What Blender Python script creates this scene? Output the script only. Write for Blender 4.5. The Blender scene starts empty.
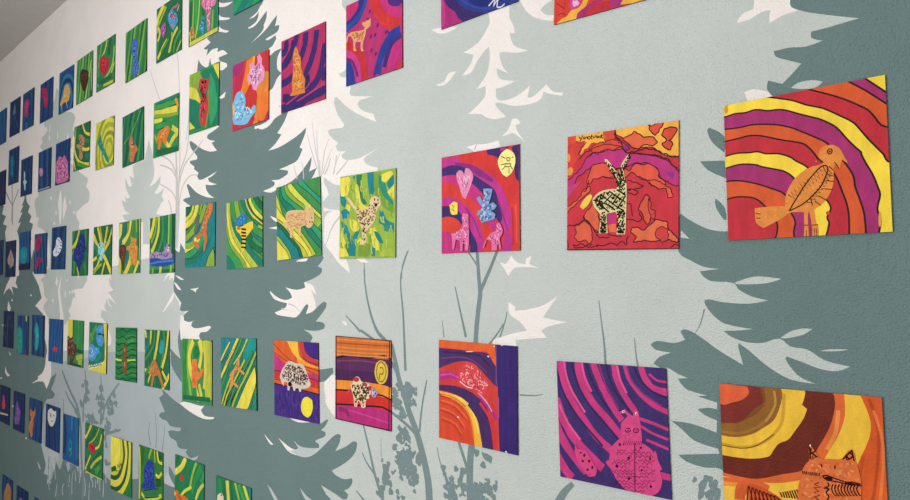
import bpy, math, random
from mathutils import Matrix, Vector

# ------------------------------------------------------------------ camera, light, exposure
scene = bpy.context.scene
COL = scene.collection
F_PX, YAW, PITCH, ROLL, DIST = [635.207625, 0.733985, 0.053745, -0.011965, 0.957568]
EYE = 1.5            # eye height above the floor, m
THICK = 0.0032       # thickness of a painting board, m
cam_data = bpy.data.cameras.new('camera')
cam_data.sensor_fit = 'HORIZONTAL'
cam_data.sensor_width = 36.0
cam_data.lens = F_PX / 910.0 * 36.0
cam_data.clip_start = 0.02
cam = bpy.data.objects.new('camera', cam_data)
COL.objects.link(cam)
fwd = Vector((-math.sin(YAW) * math.cos(PITCH), math.cos(YAW) * math.cos(PITCH), math.sin(PITCH)))
rgt = Vector((math.cos(YAW), math.sin(YAW), 0))
up = rgt.cross(fwd)
r2 = rgt * math.cos(ROLL) + up * math.sin(ROLL)
u2 = -rgt * math.sin(ROLL) + up * math.cos(ROLL)
M = Matrix((r2, u2, -fwd)).transposed().to_4x4()
M.translation = Vector((0, -(DIST + THICK), EYE))
cam.matrix_world = M
scene.camera = cam

world = bpy.data.worlds.new('world')
scene.world = world
world.use_nodes = True
bg = world.node_tree.nodes['Background']
bg.inputs[0].default_value = (1.0, 1.0, 1.0, 1)
bg.inputs[1].default_value = 0.61

def area(name, loc, target, size, size_y, power, colour):
    d = bpy.data.lights.new(name, 'AREA')
    d.shape = 'RECTANGLE'; d.size = size; d.size_y = size_y
    d.energy = power; d.color = colour
    o = bpy.data.objects.new(name, d)
    o.location = loc
    o.rotation_euler = (Vector(target) - Vector(loc)).to_track_quat('-Z', 'Y').to_euler()
    COL.objects.link(o)
    return o

area('key_area_light', (-1.6, -2.7, 1.9), (-1.1, 0, 1.4), 1.6, 0.9, 69, (0.99, 1.0, 1.0))  # added soft area light facing the mural from the open side, no window there
area('ceiling_light', (0.3, -1.0, 2.8), (0.3, -0.7, 0), 1.0, 0.5, 4, (0.99, 1.0, 1.0))

vs = scene.view_settings
vs.view_transform = 'Standard'
vs.look = 'None'
vs.exposure = 0.0
vs.gamma = 1.0
vs.use_curve_mapping = False

# ------------------------------------------------------------------ helpers
def lin(h):
    out = []
    for i in (0, 2, 4):
        c = int(h[i:i + 2], 16) / 255.0
        out.append(c / 12.92 if c <= 0.04045 else ((c + 0.055) / 1.055) ** 2.4)
    return tuple(out)

def node_material(name, colour=None, rough=0.6, bump=0.2, bump_scale=200.0, var=0.1, var_scale=20.0, stretch=(1, 1, 1), detail_bump=None, spec=0.5):
    m = bpy.data.materials.new(name)
    m.use_nodes = True
    nt = m.node_tree; n = nt.nodes; L = nt.links
    b = n['Principled BSDF']
    b.inputs['Roughness'].default_value = rough
    b.inputs['Specular IOR Level'].default_value = spec
    tc = n.new('ShaderNodeTexCoord')
    mp = n.new('ShaderNodeMapping'); mp.inputs['Scale'].default_value = stretch
    L.new(tc.outputs['Object'], mp.inputs['Vector'])
    if colour is None:
        src = n.new('ShaderNodeAttribute'); src.attribute_name = 'paint'; out = src.outputs['Color']
    else:
        src = n.new('ShaderNodeRGB'); src.outputs[0].default_value = (*lin(colour), 1); out = src.outputs[0]
    nz = n.new('ShaderNodeTexNoise'); nz.inputs['Scale'].default_value = var_scale; nz.inputs['Detail'].default_value = 5
    L.new(mp.outputs[0], nz.inputs['Vector'])
    mr = n.new('ShaderNodeMapRange'); mr.inputs['From Min'].default_value = 0.3; mr.inputs['From Max'].default_value = 0.7
    mr.inputs['To Min'].default_value = 1 - var; mr.inputs['To Max'].default_value = 1 + var
    L.new(nz.outputs['Fac'], mr.inputs['Value'])
    vm = n.new('ShaderNodeVectorMath'); vm.operation = 'SCALE'
    L.new(out, vm.inputs[0]); L.new(mr.outputs[0], vm.inputs['Scale'])
    L.new(vm.outputs[0], b.inputs['Base Color'])
    nb = n.new('ShaderNodeTexNoise'); nb.inputs['Scale'].default_value = bump_scale; nb.inputs['Detail'].default_value = 3
    L.new(tc.outputs['Object'], nb.inputs['Vector'])
    bp = n.new('ShaderNodeBump'); bp.inputs['Strength'].default_value = bump; bp.inputs['Distance'].default_value = 0.0045
    L.new(nb.outputs['Fac'], bp.inputs['Height'])
    if detail_bump:
        n2 = n.new('ShaderNodeTexNoise'); n2.inputs['Scale'].default_value = detail_bump; n2.inputs['Detail'].default_value = 2
        L.new(tc.outputs['Object'], n2.inputs['Vector'])
        b2 = n.new('ShaderNodeBump'); b2.inputs['Strength'].default_value = bump * 0.25; b2.inputs['Distance'].default_value = 0.004
        L.new(n2.outputs['Fac'], b2.inputs['Height']); L.new(b2.outputs[0], bp.inputs['Normal'])
    L.new(bp.outputs[0], b.inputs['Normal'])
    return m

MAT_WALL = node_material('mural_paint', rough=0.75, bump=0.9, bump_scale=390, var=0.035, var_scale=7, detail_bump=120, spec=0.12)
MAT_PAINT = node_material('acrylic_paint', rough=0.5, bump=0.25, bump_scale=260, var=0.13, var_scale=38, stretch=(1.6, 1, 0.7), spec=0.08)
MAT_PAPER = node_material('painted_paper', rough=0.7, bump=0.1, bump_scale=400, var=0.10, var_scale=90, spec=0.05)
MAT_CEIL = node_material('ceiling_paint', 'c4bfbc', rough=0.9, bump=0.1, bump_scale=90, var=0.03)
MAT_PLAIN = node_material('wall_paint', 'd5cec8', rough=0.9, bump=0.2, bump_scale=150, var=0.03)
MAT_FLOOR = node_material('floor_vinyl', 'a8a49c', rough=0.6, bump=0.05, bump_scale=60, var=0.08)

class Builder:
    """collects flat painted faces and solid bits, then links them as one mesh"""
    def __init__(self): self.v = []; self.f = []; self.c = []
    def face(self, pts, col, flip=True):
        i = len(self.v); self.v += pts; self.f.append(list(range(i, i + len(pts)))); self.c.append(col)
    def flat(self, p2, y, col):
        """polygon in the plane (x, z) at depth y, facing the room (-y)"""
        if len(p2) < 3: return
        a = 0
        for k in range(len(p2)): a += p2[k - 1][0] * p2[k][1] - p2[k][0] * p2[k - 1][1]
        if abs(a) < 1e-10: return
        if a < 0: p2 = p2[::-1]
        self.face([(x, y, z) for x, z in p2], col)
    def build(self, name, mat, parent=None):
        me = bpy.data.meshes.new(name)
        me.from_pydata(self.v, [], self.f)
        at = me.color_attributes.new('paint', 'FLOAT_COLOR', 'CORNER')
        flat = []
        for poly, c in zip(me.polygons, self.c):
            for _ in range(poly.loop_total): flat += [c[0], c[1], c[2], 1.0]
        at.data.foreach_set('color', flat)
        me.materials.append(mat)
        o = bpy.data.objects.new(name, me)
        COL.objects.link(o)
        if parent: o.parent = parent
        return o

def box(b, x0, x1, y0, y1, z0, z1, col):
    b.face([(x0, y0, z0), (x1, y0, z0), (x1, y0, z1), (x0, y0, z1)], col)
    b.face([(x1, y1, z0), (x0, y1, z0), (x0, y1, z1), (x1, y1, z1)], col)
    b.face([(x0, y1, z0), (x0, y0, z0), (x0, y0, z1), (x0, y1, z1)], col)
    b.face([(x1, y0, z0), (x1, y1, z0), (x1, y1, z1), (x1, y0, z1)], col)
    b.face([(x0, y0, z1), (x1, y0, z1), (x1, y1, z1), (x0, y1, z1)], col)
    b.face([(x0, y1, z0), (x1, y1, z0), (x1, y0, z0), (x0, y0, z0)], col)

def smooth(pts, closed, sub=4, corner=62):
    """Catmull-Rom through the points, keeping sharp tips sharp"""
    n = len(pts)
    if n < 3: return list(pts)
    sharp = []
    for i in range(n):
        if not closed and i in (0, n - 1): sharp.append(True); continue
        a, b, c = pts[i - 1], pts[i], pts[(i + 1) % n]
        u = (b[0] - a[0], b[1] - a[1]); w = (c[0] - b[0], c[1] - b[1])
        lu = math.hypot(*u) or 1e-9; lw = math.hypot(*w) or 1e-9
        d = max(-1, min(1, (u[0] * w[0] + u[1] * w[1]) / lu / lw))
        sharp.append(math.degrees(math.acos(d)) > corner)
    def tan(i, L):
        if sharp[i]: return (0, 0)
        a, c = pts[(i - 1) % n], pts[(i + 1) % n]
        l = math.hypot(c[0] - a[0], c[1] - a[1]) or 1e-9
        return ((c[0] - a[0]) / l * L, (c[1] - a[1]) / l * L)
    out = []
    for i in range(n if closed else n - 1):
        p0, p1 = pts[i], pts[(i + 1) % n]
        L = math.hypot(p1[0] - p0[0], p1[1] - p0[1])
        t0, t1 = tan(i, L), tan((i + 1) % n, L)
        if sharp[i] and sharp[(i + 1) % n]: out.append(p0); continue
        for k in range(sub):
            t = k / sub; h = t * t * (3 - 2 * t); a = t * (1 - t) ** 2; b = -t * t * (1 - t)
            out.append((p0[0] + (p1[0] - p0[0]) * h + t0[0] * a + t1[0] * b, p0[1] + (p1[1] - p0[1]) * h + t0[1] * a + t1[1] * b))
    if not closed: out.append(pts[-1])
    return out

def clip(poly, x0, x1, y0, y1):
    for ax, lim, sg in ((0, x0, 1), (0, x1, -1), (1, y0, 1), (1, y1, -1)):
        out = []
        for i in range(len(poly)):
            a, b = poly[i - 1], poly[i]
            ia = (a[ax] - lim) * sg >= 0; ib = (b[ax] - lim) * sg >= 0
            if ia != ib:
                t = (lim - a[ax]) / (b[ax] - a[ax])
                out.append((a[0] + (b[0] - a[0]) * t, a[1] + (b[1] - a[1]) * t))
            if ib: out.append(b)
        poly = out
        if not poly: return []
    return poly

def ribbon(pts, w0, w1, rng=None, shift=0.0):
    """quads of a brush stroke along pts"""
    n = len(pts)
    if n < 2: return []
    L, R = [], []
    for i in range(n):
        a, b = pts[max(i - 1, 0)], pts[min(i + 1, n - 1)]
        dx, dy = b[0] - a[0], b[1] - a[1]; l = math.hypot(dx, dy) or 1e-9
        nx, ny = -dy / l, dx / l
        w = (w0 + (w1 - w0) * i / (n - 1)) / 2
        k = 1.0 + (rng.uniform(-0.10, 0.10) if rng else 0)
        cx, cy = pts[i][0] + nx * shift, pts[i][1] + ny * shift
        L.append((cx + nx * w * k, cy + ny * w * k)); R.append((cx - nx * w * k, cy - ny * w * k))
    return [[L[i], L[i + 1], R[i + 1], R[i]] for i in range(n - 1)]

def pairs(a, s=1.0): return [(a[i] * s, a[i + 1] * s) for i in range(0, len(a), 2)]

def inside(x, y, P):
    r = False
    for i in range(len(P)):
        (a, b), (c, e) = P[i - 1], P[i]
        if (b > y) != (e > y) and x < (c - a) * (y - b) / (e - b) + a: r = not r
    return r

class Layers:
    """gives each brush mark the lowest paint layer that clears the marks it covers"""
    def __init__(self): self.items = []
    def place(self, polys):
        xs = [p[0] for q in polys for p in q]; ys = [p[1] for q in polys for p in q]
        if not xs: return 0
        x0, x1, y0, y1 = min(xs), max(xs), min(ys), max(ys); top = 0
        for a, b, c, d, l in self.items:
            if l > top and a < x1 and b > x0 and c < y1 and d > y0: top = l
        self.items.append((x0, x1, y0, y1, top + 1))
        return top + 1

COLOURS = [(206,127,61),(213,142,76),(197,115,50),(217,152,89),(67,32,16),(223,192,60),(150,42,97),(38,21,23),(194,80,40),(175,42,52),(197,135,49),(175,71,34),(205,149,51),(215,184,72),(200,188,137),(31,24,17),(181,44,56),(217,157,61),(52,16,20),(195,66,46),(187,56,48),(204,129,56),(200,71,52),(196,66,47),(203,91,58),(173,44,110),(129,41,116),(125,47,124),(200,77,56),(25,11,11),(197,84,58),(178,57,104),(198,86,59),(199,86,59),(195,78,57),(184,58,58),(201,95,60),(187,56,58),(200,100,64),(205,130,165),(182,86,135),(221,172,193),(223,213,133),(83,76,39),(220,201,80),(127,108,34),(118,143,181),(57,85,138),(172,186,207),(76,102,153),(202,104,148),(159,47,103),(221,165,189),(174,71,122),(191,51,48),(54,38,94),(173,48,125),(128,41,109),(56,40,97),(181,48,118),(193,57,50),(195,62,48),(175,48,110),(166,47,117),(203,77,59),(166,40,50),(203,181,140),(53,34,23),(97,64,36),(126,84,48),(33,21,17),(215,201,166),(134,161,61),(209,195,76),(33,117,123),(42,112,82),(33,117,124),(104,144,58),(43,127,104),(33,117,140),(33,117,110),(114,142,53),(153,170,65),(104,142,53),(171,180,75),(149,166,61),(200,164,119),(154,116,74),(184,144,93),(169,129,82),(126,90,48),(61,129,71),(43,141,104),(186,194,74),(125,155,59),(48,141,92),(32,112,94),(166,175,62),(206,193,74),(171,178,66),(32,98,65),(30,116,117),(144,170,61),(213,180,63),(39,30,23),(175,100,45),(47,111,163),(32,88,137),(86,142,183),(191,185,77),(57,141,76),(62,143,71),(129,170,61),(182,105,58),(140,72,37),(205,137,88),(214,200,96),(84,98,86),(185,185,63),(143,125,165),(83,69,120),(199,150,171),(54,49,87),(216,168,179),(39,25,44),(185,189,66),(23,73,56),(43,69,141),(57,124,174),(84,49,37),(126,84,65),(189,129,61),(153,94,38),(213,159,90),(136,192,199),(72,140,161),(195,223,223),(70,98,42),(42,112,61),(199,185,59),(43,126,90),(37,50,113),(19,26,72),(70,84,152),(30,39,93),(186,200,63),(47,126,70),(207,208,217),(31,45,67),(144,149,170),(26,48,88),(26,54,96),(31,70,116),(28,70,105),(159,47,86),(96,40,84),(31,83,134),(44,98,149),(37,135,150),(73,169,176),(28,54,108),(23,35,69),(166,144,138),(112,84,75),(127,99,94),(27,54,90),(187,78,41),(81,27,18),(198,100,54),(209,130,81),(181,85,43),(204,115,66),(52,17,16),(38,12,12),(215,208,208),(194,81,34),(213,169,54),(197,91,44),(97,35,24),(214,170,52),(131,84,34),(111,69,29),(110,40,32),(201,86,49),(183,140,45),(97,69,32),(146,99,38),(169,125,59),(166,65,30),(204,106,58),(181,71,34),(209,129,61),(215,172,61),(199,91,44),(204,129,54),(194,85,42),(192,66,117),(81,18,51),(53,19,44),(221,172,186),(200,86,128),(175,57,104),(56,40,94),(179,51,111),(125,43,99),(41,30,76),(203,77,133),(195,66,71),(220,145,150),(151,36,46),(224,165,165),(187,56,51),(201,86,40),(68,40,89),(97,55,102),(51,30,69),(166,42,117),(189,72,140),(64,38,86),(219,166,54),(195,66,43),(166,49,31),(211,100,53),(225,192,90),(204,129,45),(194,48,56),(50,32,95),(54,36,101),(127,85,141),(215,209,215),(222,194,201),(213,136,164),(200,171,63),(112,84,26),(127,99,34),(204,185,148),(166,51,56),(53,30,23),(97,55,39),(180,56,55),(156,135,170),(83,69,110),(208,194,215),(183,98,46),(82,40,80),(212,129,47),(186,46,44),(166,42,107),(68,34,73),(111,55,88),(204,120,61),(152,70,30),(197,129,68),(125,41,81),(188,66,125),(167,76,99),(190,178,166),(33,24,23),(53,39,36),(111,70,54),(24,15,15),(215,200,62),(197,86,42),(217,144,48),(220,168,61),(177,56,62),(59,38,112),(175,48,114),(201,86,44),(180,51,51),(196,85,38),(62,41,112),(76,55,127),(50,32,94),(202,129,80),(167,90,45),(33,132,125),(213,171,89),(32,112,57),(204,115,61),(181,85,38),(47,126,58),(167,170,60),(143,155,59),(43,141,147),(168,112,60),(126,79,37),(198,144,90),(32,116,103),(33,117,117),(126,72,47),(168,114,85),(31,97,57),(32,112,61),(14,39,26),(47,126,69),(186,200,76),(62,147,77),(72,140,189),(15,22,43),(131,182,213),(42,96,152),(202,216,226),(32,112,86),(86,142,58),(33,126,118),(14,26,22),(223,218,195),(215,210,180),(34,46,27),(84,54,42),(185,157,136),(127,94,76),(156,170,62),(46,97,57),(193,57,76),(31,70,126),(44,147,154),(117,192,192),(186,193,165),(44,147,129),(117,192,171),(32,112,112),(203,186,67),(166,42,57),(25,39,72),(31,59,98),(129,143,169),(55,83,127),(191,58,48),(213,157,57),(159,43,96),(176,44,54),(152,43,103),(181,62,129),(214,165,193),(124,28,31),(152,42,105),(42,54,122),(30,41,104),(50,64,139),(204,197,211),(176,57,118),(205,144,102),(183,114,67),(126,75,47),(96,40,70),(166,47,100),(177,44,96),(48,45,112),(41,69,140),(184,50,51),(184,48,111),(68,40,112),(42,56,133),(54,42,108),(180,47,61),(173,47,47),(184,55,118),(45,54,129),(97,41,105),(82,35,94),(195,117,53),(153,83,34),(214,150,94),(159,47,89),(181,51,98),(203,139,174),(168,86,133),(222,187,204),(112,70,110),(116,167,198),(173,204,222),(72,133,175),(145,189,210),(177,44,75),(211,113,43),(219,157,61),(204,120,50),(211,106,46),(159,43,85),(219,171,61),(166,43,64),(175,58,62),(110,28,35),(38,15,22),(204,100,92),(33,15,19),(194,187,72),(32,112,84),(154,108,45),(198,115,53),(167,85,31),(220,150,94),(200,207,76),(212,135,47),(47,141,76),(182,109,67),(213,157,115),(32,101,69),(46,112,72),(27,84,70),(57,127,71),(115,162,73),(71,141,71),(33,128,118),(73,162,148),(22,97,92),(128,142,53),(200,196,63),(156,163,58),(143,155,57),(185,182,63),(114,128,49),(169,123,88),(53,34,30),(83,55,84),(207,172,137),(62,141,59),(183,99,144),(213,150,185),(68,40,98),(39,39,87),(169,120,155),(207,172,193),(85,127,71),(179,182,172),(172,197,193),(33,114,135),(87,162,169),(26,68,116),(28,54,101),(27,41,90),(125,55,85),(33,126,98),(43,141,87),(32,112,103),(197,113,145),(152,47,85),(221,172,190),(57,129,175),(131,185,213),(20,55,97),(184,143,74),(126,70,43),(171,185,66),(72,140,182),(197,101,130),(175,47,58),(40,54,112),(213,165,151),(196,100,46),(154,85,143),(205,136,170),(97,55,113),(182,86,119),(215,187,194),(67,97,167),(115,143,197),(38,56,115),(46,112,58),(86,142,59),(31,88,60),(115,158,68),(169,43,57),(204,101,106),(110,20,34),(47,117,68),(186,204,95),(144,186,80),(32,97,64),(62,141,71),(68,45,38),(112,84,72),(38,24,19),(86,156,74),(130,172,79),(200,207,103),(223,216,181),(199,157,90),(161,116,53),(221,190,134),(42,107,152),(42,112,156),(208,201,166),(159,47,82),(196,91,119),(96,28,70),(163,56,100),(205,121,149),(42,98,149),(99,113,143),(28,59,108),(113,99,129),(72,142,161),(32,99,141),(31,70,123),(181,73,87),(200,190,148),(113,85,146),(177,135,184),(54,42,97),(34,45,111),(126,70,33),(192,164,157),(197,197,190),(84,84,82),(43,118,160),(58,162,155),(177,47,58),(124,21,35),(46,112,65),(71,127,143),(32,112,70),(56,112,47),(31,82,49),(41,83,46),(214,204,75),(55,83,36),(215,208,96),(42,59,138),(25,34,86),(70,91,166),(46,112,51),(46,97,50),(129,162,61),(46,112,70),(180,47,58),(201,100,42),(175,58,37),(204,186,165),(182,86,87),(169,120,74),(213,150,94),(82,54,39),(127,100,157)]
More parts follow.
